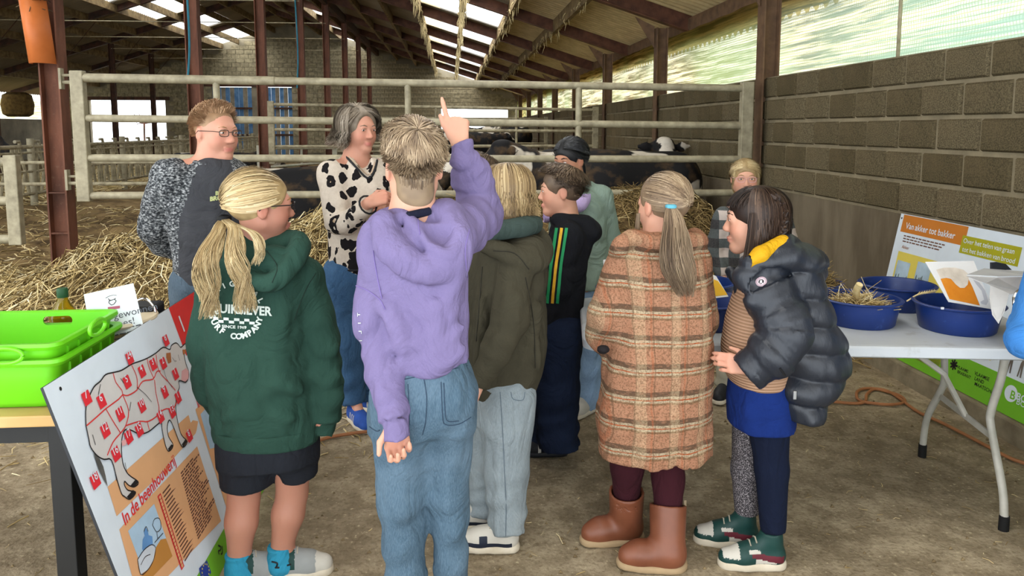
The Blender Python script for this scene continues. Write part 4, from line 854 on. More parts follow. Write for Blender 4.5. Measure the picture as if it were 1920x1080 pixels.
RP0 = (2.765, 0, .118); rn = unit((-1, 0, .19)); re2 = unit((.19, 0, 1))
RB = Board('bakery_board', 'white leaning board headed with an orange title band about bread', RP0, (0, -1, 0), re2, rn)
a0, b0 = RB.uv(1690, 400); a1, _ = RB.uv(1865, 738); RB.panel(a0, 0, a1-.004, b0, Mw, .006); Mor, Mol, Mye = flat('board_orange', 'c0752a'), flat('board_olive', 'a3a11f'), flat('board_yellow', 'd8c65a')
ax, bx = RB.uv(1698, 402); ay, by = RB.uv(1818, 420); _, bz = RB.uv(1693, 435); RB.rect('title_band', a0+.035, bz, ay, b0-.004, Mor)
RB.text('title', 'Van akker tot bakker', 1698, 428, .056, Mw, .012)
a2, b2 = RB.uv(1806, 441); a3, b3 = RB.uv(1916, 463); _, b4 = RB.uv(1800, 474); RB.rect('subtitle_band', a2, b4, a1-.06, b2, Mol, .0012)
RB.text('subtitle', 'Over het telen van graan', 1806, 455, .040, Mw, .004, l=.0022); RB.text('subtitle', 'tot het bakken van brood', 1804, 471, .040, Mw, .004, l=.0022)
for k in range(3):
    u, v = 1695-1.2*k, 442+5*k; a, b = RB.uv(u, v); m = MB(); x = a
    while x < a+.40-.03*k: w_ = random.uniform(.015, .045); m.poly([RB.X(x, b-.003, .001), RB.X(x+w_, b-.003, .001), RB.X(x+w_, b+.005, .001), RB.X(x, b+.005, .001)]); x += w_+.007
    m.done('text_line', Mtx, RB.rt)
RB.text('caption', 'Akker', 1691, 465, .03, flat('ink_rust', 'a5622a')); a, b = RB.uv(1686, 467); RB.rect('field_panel', a, .05, a+.62, b-.012, Mye, .001)
for k in range(2):
    a, b = RB.uv(1684+38*k, 487+3*k); RB.rect('field_picture', a, b-.17, a+.135, b, flat('picture_sky', 'a7bccb', .2), .0016); m = MB()
    for j in range(9): x = a+.012+.0135*j; hh = random.uniform(.02, .09); m.poly([RB.X(x, b-.165, .0022), RB.X(x+.011, b-.165, .0022), RB.X(x+.008, b-.165+hh, .0022), RB.X(x+.002, b-.165+hh*.9, .0022)])
    m.done('tree_print', flat('tree_dark', '2e3a2c', .3), RB.rt)
a, b = RB.uv(1677, 408); p = RB.X(a0+.018, b0-.03, .001); MB().poly([p+RB.e1*.007*cos(q)+RB.e2*.007*sin(q) for q in np.arange(0, 6.2, .5)]).done('screw_hole', Mk, RB.rt)
_, bgr = RB.uv(1850, 705); bgr = RB.uv(1800, 690)[1]+.02; gh = .185
RB.rect('green_band', a0, 0, a1-.004, gh, Mgr, .001); RB.rect('lower_panel', a0+.62, gh+.04, a1-.08, gh+.2, Mye, .0012)
u_, v_ = 1789, 684; a, b = RB.uv(u_, v_); m = MB()
for k in range(4): d1 = RB.e1*cos(k*pi/4)+RB.e2*sin(k*pi/4); d2 = np.cross(RB.n, d1); p = RB.X(a, b, .002); m.poly([p-d1*.03-d2*.006, p+d1*.03-d2*.006, p+d1*.03+d2*.006, p-d1*.03+d2*.006])
m.done('star_logo', Mk, RB.rt)
for k, s_ in enumerate(('VLAAMS', 'BRABANT')): RB.text('logo_text', s_, 1795, 690+9*k, .024, Mk, .012)
for k, s_ in enumerate(('VLAAMSE', 'LAND', 'MAATSCHAPPIJ')): RB.text('logo_text', s_, 1827, 702+10*k, .027, Mk, .01)
PB = Board('farmers_board', 'second leaning board with a green strip and white logo, right of the bakery board', (2.765, 0, .118), (0, -1, 0), re2, rn)
PB.panel(a1+.004, 0, a1+1.25, .84, Mw, .006); PB.rect('green_band', a1+.004, 0, a1+1.25, gh, Mgr, .001)
a, b = PB.uv(1896, 738); m = MB(); Vc = [PB.X(a+.042*cos(q), b+.042*sin(q), .0016) for q in np.arange(0, 6.28, .25)]; MB().poly(Vc).done('logo_disc', Mw, PB.rt)
PB.text('logo_letter', 'B', 1893, 746, .06, Mgr, .02, l=.0024); PB.text('logo_text', 'BOEREN', 1905, 748, .05, Mw, .015); PB.text('logo_text', 'BOND', 1905, 757, .045, Mw, 0.)
a, b = PB.uv(1905, 700); m = MB()
for k in range(2): p = PB.X(a-.06+.07*k, gh+.02, .002); m.poly([p, p+PB.e1*.008, p+PB.e1*.014+PB.e2*.05, p+PB.e1*.020, p+PB.e1*.028, p+PB.e1*.026+PB.e2*.07, p+PB.e1*.018+PB.e2*.10, p+PB.e1*.006+PB.e2*.07])
m.done('figure_print', flat('figure_grey', '6f675f', .3), PB.rt)

# ---- left table with crates, bottle, sheet
lt = thing('wood_table', 'wooden table top on square black steel legs, at the left edge under the green crates', 'table', (-1.9, 2.5, 0))
MB().box((-2.75, 2.12, .715), (-1.065, 2.95, .748), bev=.004).done('tabletop', simple('beech_top', 'b58f57', .12, 3, .5, .05, 60, c2='cfae78'), lt)
M_blk = simple('black_steel', '1b1b1a', .15, 8, .55, spec=.4)
for x, y in ((-1.13, 2.18), (-1.13, 2.88), (-2.68, 2.18), (-2.68, 2.88)): MB().box((x-.029, y-.029, 0), (x+.029, y+.029, .715), bev=.003).done('leg', M_blk, lt)
MB().box((-2.68, 2.16, .655), (-1.13, 2.19, .715)).box((-1.15, 2.18, .655), (-1.11, 2.88, .715)).done('apron', M_blk, lt)
t = NT('green_plastic', .35, .45); t.col(t.mix(t.noise(3, 3), hx('59b512'), hx('6fcb1c'))); M_green = t.m
def crate(label, x0, x1, y0, y1, z0, z1, zi):
    rt = thing('green_crate', label, 'crate', ((x0+x1)/2, (y0+y1)/2, z0), 'nested green crates'); w_, d = x1-x0, y1-y0; ol = rrect(w_, d, .035); th = .004
    Pn = lambda a, b, z: (x0+a, y0+b, z); n = len(ol); cx, cy = w_/2, d/2
    dip = lambda a, b: -.028*sst(.35, .62, abs(a-cx)/w_*2*0+ (1-abs((b-cy)/d*2)) )*(1 if a > w_*.9 else 0)-.02*sst(.3, .8, 1-abs((a-cx)/w_*2))*(1 if b < d*.1 else 0)
    lv = [(.03, z0), (.012, z0+.02), (.004, z1-.05), (.0, z1-.02), (-.012, z1-.02), (-.018, z1-.01), (-.016, z1), (-.004, z1), (th, z1-.004), (.014, zi+.0), (.03, zi)]
    v = []
    for ins, z in lv: v += [(x0+cx+(a-cx)*(1-ins/cx), y0+cy+(b-cy)*(1-ins/cy), z+(dip(a, b) if z > z1-.03 else 0)) for a, b in ol]
    f = [(l*n+k, l*n+(k+1) % n, (l+1)*n+(k+1) % n, (l+1)*n+k) for l in range(len(lv)-1) for k in range(n)]+[tuple((len(lv)-1)*n+k for k in range(n)), tuple(range(n))[::-1]]
    o = MB().add(v, f).done('tray', M_green, rt, True)
    for i in range(5): MB().box((x1-.012, y0+.07+.065*i, z0+.03), (x1+.003, y0+.075+.065*i, z1-.03)).done('rib', M_green, rt)
    return rt
cr1 = crate('lower green plastic crate, nearest the wooden table top', -1.73, -1.125, 2.16, 2.56, .75, .90, .80)
cr2 = crate('upper green plastic crate nested into the lower one', -1.722, -1.133, 2.168, 2.552, .815, .945, .835)
for (u, v, Y, lw) in ((183, 613, 2.30, .05), (8, 668, 2.145, .05)):
    p = J(u, v, Y); e = A3(0, 1, 0) if u > 100 else A3(1, 0, 0); pts = [p+e*lw*cos(a)+A3(0, 0, .022*sin(a)) for a in np.linspace(0, 2*pi, 21)]
    MB().tube(pts, .006, 8).done('handle', M_green, cr1 if u > 100 else cr2, True)
bt = thing('oil_bottle', 'glass bottle of yellow green oil with dark green cap, behind the green crates', 'bottle', J(123, 640, 2.72)*A3(1, 1, 0)+A3(0, 0, .75))
c_ = A3(J(123, 640, 2.72)[0], 2.72, .75); t = NT('oil_glass', .05, .5); t.b.inputs['Transmission Weight'].default_value = .75; t.b.inputs['Base Color'].default_value = hx('b8a21c'); t.b.inputs['IOR'].default_value = 1.35
MB().lathe([(0, 0), (.043, 0), (.046, .01), (.046, .135), (.04, .155), (.022, .185), (.0165, .20), (.0165, .21), (0, .21)], 28, c=c_).done('glass', t.m, bt, True)
MB().lathe([(.0, .205), (.0175, .205), (.0185, .21), (.0185, .232), (.016, .238), (0, .238)], 24, c=c_).done('cap', simple('cap_green', '1f4a2b', .1, 9, .5), bt, True)
MB().lathe([(.0465, .03), (.0465, .12)], 28, c=c_).done('label_band', simple('label_yellow', 'b79a2a', .2, 20, .6), bt, True)
rt, p0, n_ = sheet_px('info_sheet', 'laminated white sheet with a small cow head logo standing behind the crates', 'paper', [(157, 552, 2.63), (250, 531, 2.68), (270, 616, 2.64), (172, 640, 2.59)], .002, simple('laminate', 'd5dde0', .04, 6, .25, spec=.5))
e1 = unit(J(250, 531, 2.68)-J(157, 552, 2.63)); e2 = np.cross(n_, e1); e2 = e2 if e2[2] > 0 else -e2
def stext(s_, u, v, size, mat, bold=0., nm='print_line'):
    V, fs = text_mesh(s_, size, bold); q = onplane(u, v, p0, n_); mk(nm, [q+e1*x+e2*y+n_*.001 for x, y, _ in V], fs, mat, rt)
Mg = flat('ink_grey', '4c5058'); stext('gewonnen', 214, 599, .034, Mg); stext('ees!', 222, 614, .034, Mg)
for u_, v_, n_l in ((214, 622, .075), (216, 630, .06), (215, 638, .085)):
    m = MB(); x = 0
    while x < n_l: w_ = random.uniform(.006, .02); c0 = onplane(u_, v_, p0, n_)+n_*.001; m.poly([c0+e1*x, c0+e1*(x+w_), c0+e1*(x+w_)+e2*.004, c0+e1*x+e2*.004]); x += w_+.004
    m.done('print_line', Mg, rt)
q = lambda u, v: onplane(u, v, p0, n_)+n_*.0012
MB().poly([q(202, 576), (q(225, 573)), q(225, 578), q(203, 582)]).done('logo_bar', flat('logo_red', 'a3566a'), rt)
m = MB(); P = [q(*s_) for s_ in ((205, 563), (204, 568), (209, 572), (214, 570), (218, 564), (214, 561), (209, 563), (205, 563))]
m.tube(P, .0012, 5); m.tube([q(203, 560), q(207, 564)], .0012, 5); m.tube([q(217, 559), q(214, 562)], .0012, 5); m.tube([q(198, 559), q(205, 555), (q(213, 553)), q(219, 554)], .0008, 5); m.done('cow_logo', Mk, rt)
gr = thing('contact_grill', 'small black appliance with a chrome wire handle behind the info sheet', 'appliance', (J(275, 600, 2.82)*A3(1, 1, 0)+A3(0, 0, .75)))
p = J(272, 596, 2.84); MB().box((p[0]-.07, 2.80, .75), (p[0]+.045, 2.92, p[2]+.05), bev=.01).done('housing', simple('black_plastic', '1d1e20', .1, 9, .4), gr)
MB().tube(spline([p+A3(-.03, -.05, .06), p+A3(.02, -.05, .085), p+A3(.055, -.05, .05), p+A3(.052, -.05, .0), p+A3(.02, -.05, -.02)], 6), .005, 8).done('handle', simple('chrome', 'b8b8b8', .05, 9, .15, metal=1.), gr, True)
pl = thing('round_board', 'pale round wooden board lying behind the cow information board', 'board', (-1.20, 2.76, .75)); MB().lathe([(0, 0), (.15, 0), (.155, .008), (.15, .016), (0, .016)], 40, c=(-1.2, 2.74, .86), sx=.8).lathe([(0, 0), (.08, 0), (.09, .11), (0, .11)], 24, c=(-1.2, 2.74, .75)).done('plate', simple('pale_wood', 'b9a888', .15, 4, .6, c2='d8ccb2'), pl, True)

for rt in (cr1, cr2):
    o = [c for c in rt.children if c.name.startswith('tray')][0]; hp = J(108, 601, 2.545)
    m = MB(); n_ = 16; V = []
    for yy in (2.44, 2.66):
        for k in range(n_):
            a = 2*pi*k/n_; V.append((hp[0]+(.032 if cos(a) > 0 else -.032)+.015*cos(a), yy, hp[2]+.015*sin(a)))
    m.add(V, [tuple(range(n_)), tuple(range(n_, 2*n_))[::-1]]+[(k, n_+k, n_+(k+1) % n_, (k+1) % n_) for k in range(n_)]); c_ = m.done('cutter', M_green)
    md = o.modifiers.new('hole', 'BOOLEAN'); md.operation = 'DIFFERENCE'; md.object = c_; md.solver = 'EXACT'
    bpy.context.view_layer.update(); me = bpy.data.meshes.new_from_object(o.evaluated_get(bpy.context.evaluated_depsgraph_get())); o.modifiers.clear()
    if len(me.polygons) > 20: o.data = me
    bpy.data.objects.remove(c_)
# ------------------------------------------------------------------ people: shared builders
def px_u(p): q = np.array(p)-EYE; return U0+F*(q@_r)/(q@_f)
def px_v(p): q = np.array(p)-EYE; return V0-F*(q@_u)/(q@_f)
def skin(name, c, c2):
    t = NT(name, .55, .35); n = t.noise(9, 4); a = t.mix(n, hx(c), hx(c2)); l = t.attr('lip')[2]; b = t.attr('blush')[2]
    a = t.mix(t.math('MULTIPLY', b, .38), a, hx('c8705c')); a = t.mix(t.math('MULTIPLY', l, .75), a, hx('b4605a')); t.col(a).bump(t.noise(160, 2), .06, .002)
    t.b.inputs['Subsurface Weight'].default_value = .08; t.b.inputs['Subsurface Radius'].default_value = (.012, .004, .002); return t.m
SK1, SK2, SK3 = skin('fair_skin', 'c08d73', 'cc9c85'), skin('ruddy_skin', 'b9806a', 'c8957e'), skin('olive_skin', 'a4735a', 'b38468')
def hairmat(name, cols, rough=.5):
    t = NT(name, rough, .35); s_ = t.attr('shade')[2]; k = len(cols); t.col(t.ramp(s_, [(i/(k-1), hx(c)) for i, c in enumerate(cols)])); return t.m
H_blond = hairmat('blonde_hair', ['54432c', '8b744e', 'b39a6e', 'cdb98e', 'dfd0ac']); H_sand = hairmat('sandy_hair', ['3f3226', '665340', '88735a', 'a48f74', 'bda98c'])
H_bob = hairmat('streaked_blonde_hair', ['43351f', '725c40', '98805b', 'b89f74', 'd6c49c']); H_brown = hairmat('light_brown_hair', ['2c2219', '483a2d', '615040', '7a6752', '968168'])
H_dark = hairmat('dark_brown_hair', ['140e0b', '231813', '33241b', '4a372a', '66503f']); H_black = hairmat('black_hair', ['050505', '0d0d0e', '1c1d1f', '3a3c3f', '6a6c70'], .5)
H_gray = hairmat('greying_hair', ['463b30', '6b5e4f', '8f8271', 'ada08f', 'cbc1b2']); H_ginger = hairmat('reddish_hair', ['6a523d', '8e6f52', 'ab8a69', 'c3a07e', 'd5b798']); H_tail = hairmat('dark_blonde_hair', ['3f3228', '62503f', '806b54', '9b866b', 'b7a286'])
M_eyew, M_iris = simple('eye_white', 'd8d2cc', .03, 9, .25), simple('iris', '2d2018', .2, 90, .15, spec=.5)
UP = A3(0, 0, 1)
def frame(f, tilt=0., roll=0.):
    f = unit(f); u = UP-f*(f@UP); u = unit(u); r = np.cross(f, u)
    if roll: u, r = unit(u*cos(roll)+r*sin(roll)), unit(r*cos(roll)-u*sin(roll))
    return np.array([r, f, u])
class Head:
    def __init__(s, c, f, sc_, roll=0., face=True, kid=True): s.kid = kid; s.c, s.A, s.s, s.face = np.array(c), frame(f, 0, roll), sc_, face
    def p(s, x, y, z): return s.c+s.A.T@(A3(x, y, z)*s.s)
    def sdf(s, v, adult=False):
        q = s.s; E = lambda x, y, z, a, b, c, k=.012, sub=False: v.ell(s.p(x, y, z), A3(a, b, c)*q, s.A, k*q, sub)
        C = lambda a, b, ra, rb, k=.012: v.cone(s.p(*a), s.p(*b), ra*q, rb*q, k*q)
        E(0, -.018, .032, .073, .092, .080); E(0, .022, -.018, .061, .066, .084, .03)
        C((.046, 0, -.055), (.012, .058, -.098), .024, .019, .03); C((-.046, 0, -.055), (-.012, .058, -.098), .024, .019, .03); E(0, .066, -.098, .02, .017, .015, .02)
        for x in (-1, 1):
            E(x*.035, .048, -.035, .026, .028, .03, .03); E(x*.077, -.008, -.008, .009, .019, .031, .008); E(x*.088, -.002, -.005, .006, .010, .018, .006, True)
            if s.face: E(x*.031, .097, .004, .018, .014, .010, .012, True); E(x*.031, .076, .003, .018, .0135, .013, .006); E(x*.0105, .093 if s.kid else .096, -.036, .0078, .009, .0065, .006)
        C((-.03, .079, .022), (.03, .079, .022), .010, .010, .02); C((0, .083, .008), (0, .1015 if s.kid else .107, -.030), .0068, .0098 if s.kid else .0118, .012)
        if s.face: E(0, .086, -.063, .023, .011, .006, .006); E(0, .084, -.0735, .02, .011, .0068, .005); E(0, .103, -.0685, .026, .008, .0022, .004, True)
    def extras(s, rt, brow='4a3828', hairy=.0022, gaze=(0, 0)):
        q = s.s; me = MB(); mi = MB()
        for x in (-1, 1):
            for m, c_, r in ((me, (x*.031, .0785, .003), (.0135, .0125, .0068)), (mi, (x*.031+gaze[0], .0805, .0030+gaze[1]), (.0066, .0120, .0066))):
                prof = [(sin(a), -cos(a)) for a in np.linspace(0, pi, 9)]; L = MB().lathe(prof, 14); m.add([s.p(c_[0]+vx*r[0], c_[1]+vy*r[1], c_[2]+vz*r[2]) for vx, vy, vz in L.v], L.f)
        e = me.done('eye', M_eyew, rt, True); mi.done('iris', M_iris, e, True)
        m = MB()
        for x in (-1, 1):
            m.tube([s.p(x*.014, .0915, .022), s.p(x*.03, .0895, .0275), s.p(x*.046, .076, .022)], [hairy*q*.8, hairy*1.4*q, hairy*.5*q], 6); m.tube([s.p(x*.017, .0905, .008), s.p(x*.031, .0925, .0105), s.p(x*.045, .0835, .006)], [.0008*q, .0014*q, .0009*q], 5)
        m.done('brow', simple('brow_hair', brow, .1, 30, .8), rt, True)
    def tint(s, P):
        L = (P-s.c)@s.A.T/s.s; lip = np.exp(-((L[:, 0]/.021)**4+((L[:, 2]+.068)/.0095)**4))*(L[:, 1] > .07)
        bl = sum(np.exp(-(((L[:, 0]-x*.042)/.022)**2+((L[:, 2]+.03)/.022)**2))*(L[:, 1] > .03) for x in (-1, 1))*.8+np.exp(-((L[:, 0]/.014)**2+((L[:, 2]+.03)/.016)**2))*(L[:, 1] > .09)*.3
        bl = bl+np.exp(-(((np.abs(L[:, 0])-.08)/.014)**2+((L[:, 1]+.005)/.02)**2+((L[:, 2]+.005)/.03)**2))*.9; return lip, np.clip(bl, 0, 1)
    # scalp coordinates for hair
    def sp(s, d, lift=0., R=(.079, .099, .087)):
        d = np.asarray(d); l = np.asarray(lift)[..., None] if np.ndim(lift) else lift
        q = (A3(0, -.017, .030)+d*(A3(*R)+l))*s.s; return s.c+q@s.A
def slerp(a, b, t_):
    a, b = a/np.linalg.norm(a, axis=-1, keepdims=True), b/np.linalg.norm(b, axis=-1, keepdims=True); o = np.arccos(np.clip((a*b).sum(-1), -.999, .999))[..., None, None]; t_ = t_[None, :, None]
    return (np.sin((1-t_)*o)*a[:, None]+np.sin(t_*o)*b[:, None])/np.sin(o)
def hand(v, wr, d, pn, th, curl, hs=.85, tcurl=.3, spread=.0, to=0.):
    d, pn, th = unit(d), unit(pn), unit(th); spread = to[3] if isinstance(to, tuple) else spread; lens = (.95, 1.05, .98, .78)
    for i in range(4):
        K = wr+(d*(.088-.0035*(i-1)**2)+th*(.032-.0205*i))*hs; v.cone(wr+(d*.006+th*(.016-.011*i))*hs, K, .0155*hs, .0118*hs, .010)
        a = 0; p = K; sd = unit(d+th*spread*(1.5-i))
        for j, (L, r0, r1) in enumerate(((.044, .0098, .0090), (.028, .0090, .0083), (.021, .0083, .0070))):
            a += curl[i]*(1., 1.05, .7)[j]; q = p+(sd*cos(a)+pn*sin(a))*L*lens[i]*hs; v.cone(p, q, r0*hs, r1*hs, .0035); p = q
    b = wr+(d*.022+th*.022)*hs
    if isinstance(to, tuple):
        b = wr+(d*.034+th*.027)*hs; D_ = unit(th*to[0]+d*to[1]+pn*to[2]); v.cone(wr+d*.012*hs, b, .017*hs, .0155*hs, .01); v.cone(b, b+D_*.044*hs, .0145*hs, .0108*hs, .005); v.cone(b+D_*.044*hs, b+unit(D_+d*.25)*.078*hs, .0105*hs, .0078*hs, .004); return
    m = b+unit(th*(.8+to*.5)+d*.75+pn*(.3-to*.5))*.048*hs; e = m+unit(th*(.55-tcurl+to*.5)+d*.9+pn*(.25+tcurl-to*.6))*.036*hs
    v.cone(wr+d*.012*hs, b, .016*hs, .0155*hs, .01); v.cone(b, m, .0145*hs, .0105*hs, .006); v.cone(m, e, .0102*hs, .0078*hs, .004)
def joints(x, y, H, f, z=0.):
    f = unit((f[0], f[1], 0)); r = A3(f[1], -f[0], 0); B = A3(x, y, z); o = dict(H=H, f=f, r=r)
    for k, (sd, hgt, fw) in dict(sh=(.112, .80, 0), el=(.135, .62, -.02), wr=(.125, .485, .03), hp=(.052, .50, 0), kn=(.058, .28, .012), an=(.06, .048, -.01), toe=(.068, .02, .085)).items():
        o[k] = [B+r*s2*sd*H+UP*hgt*H+f*fw*H for s2 in (-1, 1)]
    o['nb'] = B+UP*.835*H; o['ch'] = B+UP*.70*H; o['pv'] = B+UP*.53*H; o['base'] = B; return o
def person(label, x, y, group=None): return thing('person', label, 'person', (x, y, 0), group)
def body(rt, Hd, Jt, sk, g=1., hands=((.35,)*4, (.35,)*4), hdir=(None, None), fine=.0062, hfine=.006, hv=(False, False), to=(0, 0), neck=.048, legs=True, hs=.83, lg=.66):
    pts = np.array([Hd.c]+sum([Jt[k] for k in ('sh', 'el', 'wr', 'hp')], [])+(sum([Jt[k] for k in ('kn', 'an', 'toe')], []) if legs else []))
    if Hd.c[1] > 3: fine = .0074
    lo, hi = pts.min(0)-.19, pts.max(0)+.19; hw = .125*Hd.s; fz = [(Hd.c-hw*A3(1, 1, 1), Hd.c+hw*A3(1, 1, 1.05), fine)]
    hj = []
    for i in (0, 1):
        dd = unit(hdir[i][0]) if hdir[i] else unit(Jt['wr'][i]-Jt['el'][i]); pn = unit(hdir[i][1]) if hdir[i] else unit(-Jt['r']*(1 if i else -1)*.9+Jt['f']*.1); pn = unit(pn-dd*(pn@dd)); th = unit(hdir[i][2]) if hdir[i] else Jt['f']; th = unit(th-dd*(th@dd)-pn*(th@pn))
        hj.append((dd, pn, th)); c_ = Jt['wr'][i]+dd*.08*hs; fz.append((c_-.095*hs/.8, c_+.095*hs/.8, hfine if hv[i] else .0125))
    v = Vol(lo, hi, .019, fz); Hd.sdf(v); f, r = Jt['f'], Jt['r']; k = .03
    v.cone(Hd.p(0, -.022, -.035), Jt['nb'], neck, neck*1.08, .02); v.cone(Jt['nb'], Jt['ch'], .06*g, .105*g, .05, (f, .72)); v.cone(Jt['ch'], Jt['pv'], .105*g, .095*g, .04, (f, .68))
    for i in (0, 1):
        v.cone(Jt['nb']-UP*.02, Jt['sh'][i], .045*g, .048*g, k); v.cone(Jt['sh'][i], Jt['el'][i], .046*g, .036*g, k); v.cone(Jt['el'][i], Jt['wr'][i], .036*g, .024*g, .02); hand(v, Jt['wr'][i], *hj[i], hands[i], hs, to=to[i])
        v.cone(Jt['pv'], Jt['hp'][i], .095*lg, .08*lg, .03)
        if legs: v.cone(Jt['hp'][i], Jt['kn'][i], .075*lg, .05*lg, .02); m_ = Jt['kn'][i]*.68+Jt['an'][i]*.32-f*.005; v.cone(Jt['kn'][i], m_, .048*lg, .052*lg, .02); v.cone(m_, Jt['an'][i], .052*lg, .033*lg, .02); v.cone(Jt['an'][i], Jt['toe'][i], .034, .024, .02)
    P, Fq = v.mesh(1); o = mk('body', P, Fq, sk, rt, True); lip, bl = Hd.tint(P); float_attr(o.data, 'lip', lip)
    for i in (0, 1): bl = np.maximum(bl, .45*np.exp(-(np.linalg.norm(P-(Jt['wr'][i]+hj[i][0]*.11*hs), axis=1)/.06)**4))
    float_attr(o.data, 'blush', bl); return o
def garment(name, v, mat, rt, smooth=2, midx=None):
    P, Fq = v.mesh(smooth); mi = midx(P[Fq].mean(1)) if midx else None
    return mk(name, P, Fq, mat, rt, True, mi)
def folds(v, L, Yf, r, k=.022):
    for P in L:
        Q = spline([J(u, w_, Yf) for u, w_ in P], 4); n = len(Q)
        for i in range(n-1): v.cone(Q[i]+YD*.006, Q[i+1]+YD*.006, r*(.35+.65*sin(pi*(i+.0)/(n-1))), r*(.35+.65*sin(pi*(i+1)/(n-1))), k)
def rows(L, Y, hd): # (v, uL, uR[, hd[, Y]]) pixel silhouettes -> loft rows
    out = []
    for q in L:
        v, a, b = q[:3]; d = q[3] if len(q) > 3 else hd; y_ = q[4] if len(q) > 4 else Y; p, s_ = J(a, v, y_), J(b, v, y_); c_ = (p+s_)/2; out.append((c_[0], y_, c_[2], abs(s_[0]-p[0])/2, d))
    return out
XD, YD = A3(1, 0, 0), A3(0, 1, 0)
def bvh_of(o):
    me = o.data; V = np.zeros(len(me.vertices)*3); me.vertices.foreach_get('co', V); V = V.reshape(-1, 3)+base_of(o.parent); return BVHTree.FromPolygons([tuple(p) for p in V], [tuple(p.vertices) for p in me.polygons])
def hit(b, u, v, lift=.002):
    d = unit(ray(u, v)); h = b.ray_cast(Vector(EYE), Vector(d))
    if h[0] is None: return None
    return np.array(h[0])+np.array(h[1])*lift*(1 if h[1].dot(Vector(d)) < 0 else -1)
def seam(name, b, lines, r, mat, rt, lift=.001, sub=4):
    for L in lines:
        L = spline([A3(u, v, 0) for u, v in L], sub) if len(L) > 1 else L; P = [hit(b, p[0], p[1], lift) for p in L]; P = [p for p in P if p is not None]
        if len(P) > 1:
            Q = [P[0]]
            for p in P[1:]:
                if .002 < np.linalg.norm(p-Q[-1]) < .12: Q.append(p)
            if len(Q) > 1: MB().tube(Q, r, 5).done(name, mat, rt, True)
def ribbon(name, b, left, right, mat, rt, n=30, lift=.003, across=3):
    a, c_ = spline([A3(*p, 0) for p in left], n), spline([A3(*p, 0) for p in right], n); V = []; 
    for p, q in zip(a, c_):
        for k in range(across+1): V.append(hit(b, *(p+(q-p)*k/across)[:2], lift))
    w_ = across+1; F_ = [(i*w_+k, i*w_+k+1, (i+1)*w_+k+1, (i+1)*w_+k) for i in range(len(a)-1) for k in range(across)]; F_ = [f for f in F_ if all(V[i] is not None for i in f)]; V = [p if p is not None else A3(0, 0, 0) for p in V]
    us = sorted({i for f in F_ for i in f}); mp = {i: k for k, i in enumerate(us)}; return mk(name, [V[i] for i in us], [tuple(mp[i] for i in f) for f in F_], mat, rt, True)
def print_text(name, b, txt, fn, size, mat, rt, bold=.0, lift=.003, align='CENTER', wpx=None):
    V, fs = text_mesh(txt, size, bold*size, align)
    if wpx: V[:, 0] *= wpx/max(1e-6, V[:, 0].max()-V[:, 0].min())
    P = [hit(b, *fn(x, y), lift) for x, y, _ in V]; fs = [f for f in fs if all(P[i] is not None for i in f)]
    if not fs: return
    us = sorted({i for f in fs for i in f}); mp = {i: k for k, i in enumerate(us)}; return mk(name, [P[i] for i in us], [tuple(mp[i] for i in f) for f in fs], mat, rt)
def sneaker(name, rt, an, toe_dir, L, mats, zones=None, z0=0., h=.0075, hi_=.0, wd=.040):
    """shoe from heel to toe; zones(a, z, side) -> material index"""
    t_ = unit((toe_dir[0], toe_dir[1], 0)); heel = A3(an[0], an[1], z0)-t_*.052; s_ = A3(t_[1], -t_[0], 0); e = heel+t_*L
    v = Vol(np.minimum(heel, e)-.08, np.maximum(heel, e)+A3(.08, .08, .17+hi_), h); c0, c1, c2 = heel+t_*.045+UP*.045, heel+t_*L*.62+UP*.04, heel+t_*(L-.042)+UP*.034
    v.cone(c0, c1, wd*.92, wd*.98, .02); v.cone(c1, c2, wd, wd*.86, .02); v.cone(heel+t_*.05+UP*.05, heel+t_*.058+UP*(.10+hi_), wd*.92, wd*.93, .02, capb=True); v.cone(heel+t_*.06+UP*(.085+hi_*.5), heel+t_*L*.6+UP*.055, wd*.8, wd*.72, .02)
    v.plane(heel+UP*.012, -UP); o = garment('shoe', v, mats, rt, 1, (lambda C: np.array([zones((c_-heel)@t_/L, c_[2]-z0, (c_-heel)@s_) for c_ in C])) if zones else None); o.name = name
    v = Vol(np.minimum(heel, e)-.08, np.maximum(heel, e)+A3(.08, .08, .06), h); v.cone(heel+t_*.042+UP*.014, heel+t_*L*.6+UP*.014, wd*1.0, wd*1.07, .01); v.cone(heel+t_*L*.6+UP*.014, heel+t_*(L-.044)+UP*.014, wd*1.07, wd*.98, .01); v.plane(heel+UP*.031, UP, .003); v.plane(heel+UP*.001, -UP, .003); garment('sole', v, mats[-1], o, 1)
    m = MB()
    for k in range(4): p = heel+t_*L*(.46+.08*k)+UP*(.098-.012*k+hi_*.25); m.tube([p-s_*.022-UP*.006, p+UP*.004, p+s_*.022-UP*.006], .003, 5)
    m.done('laces', mats[-2] if len(mats) > 2 else mats[-1], o, True); return o
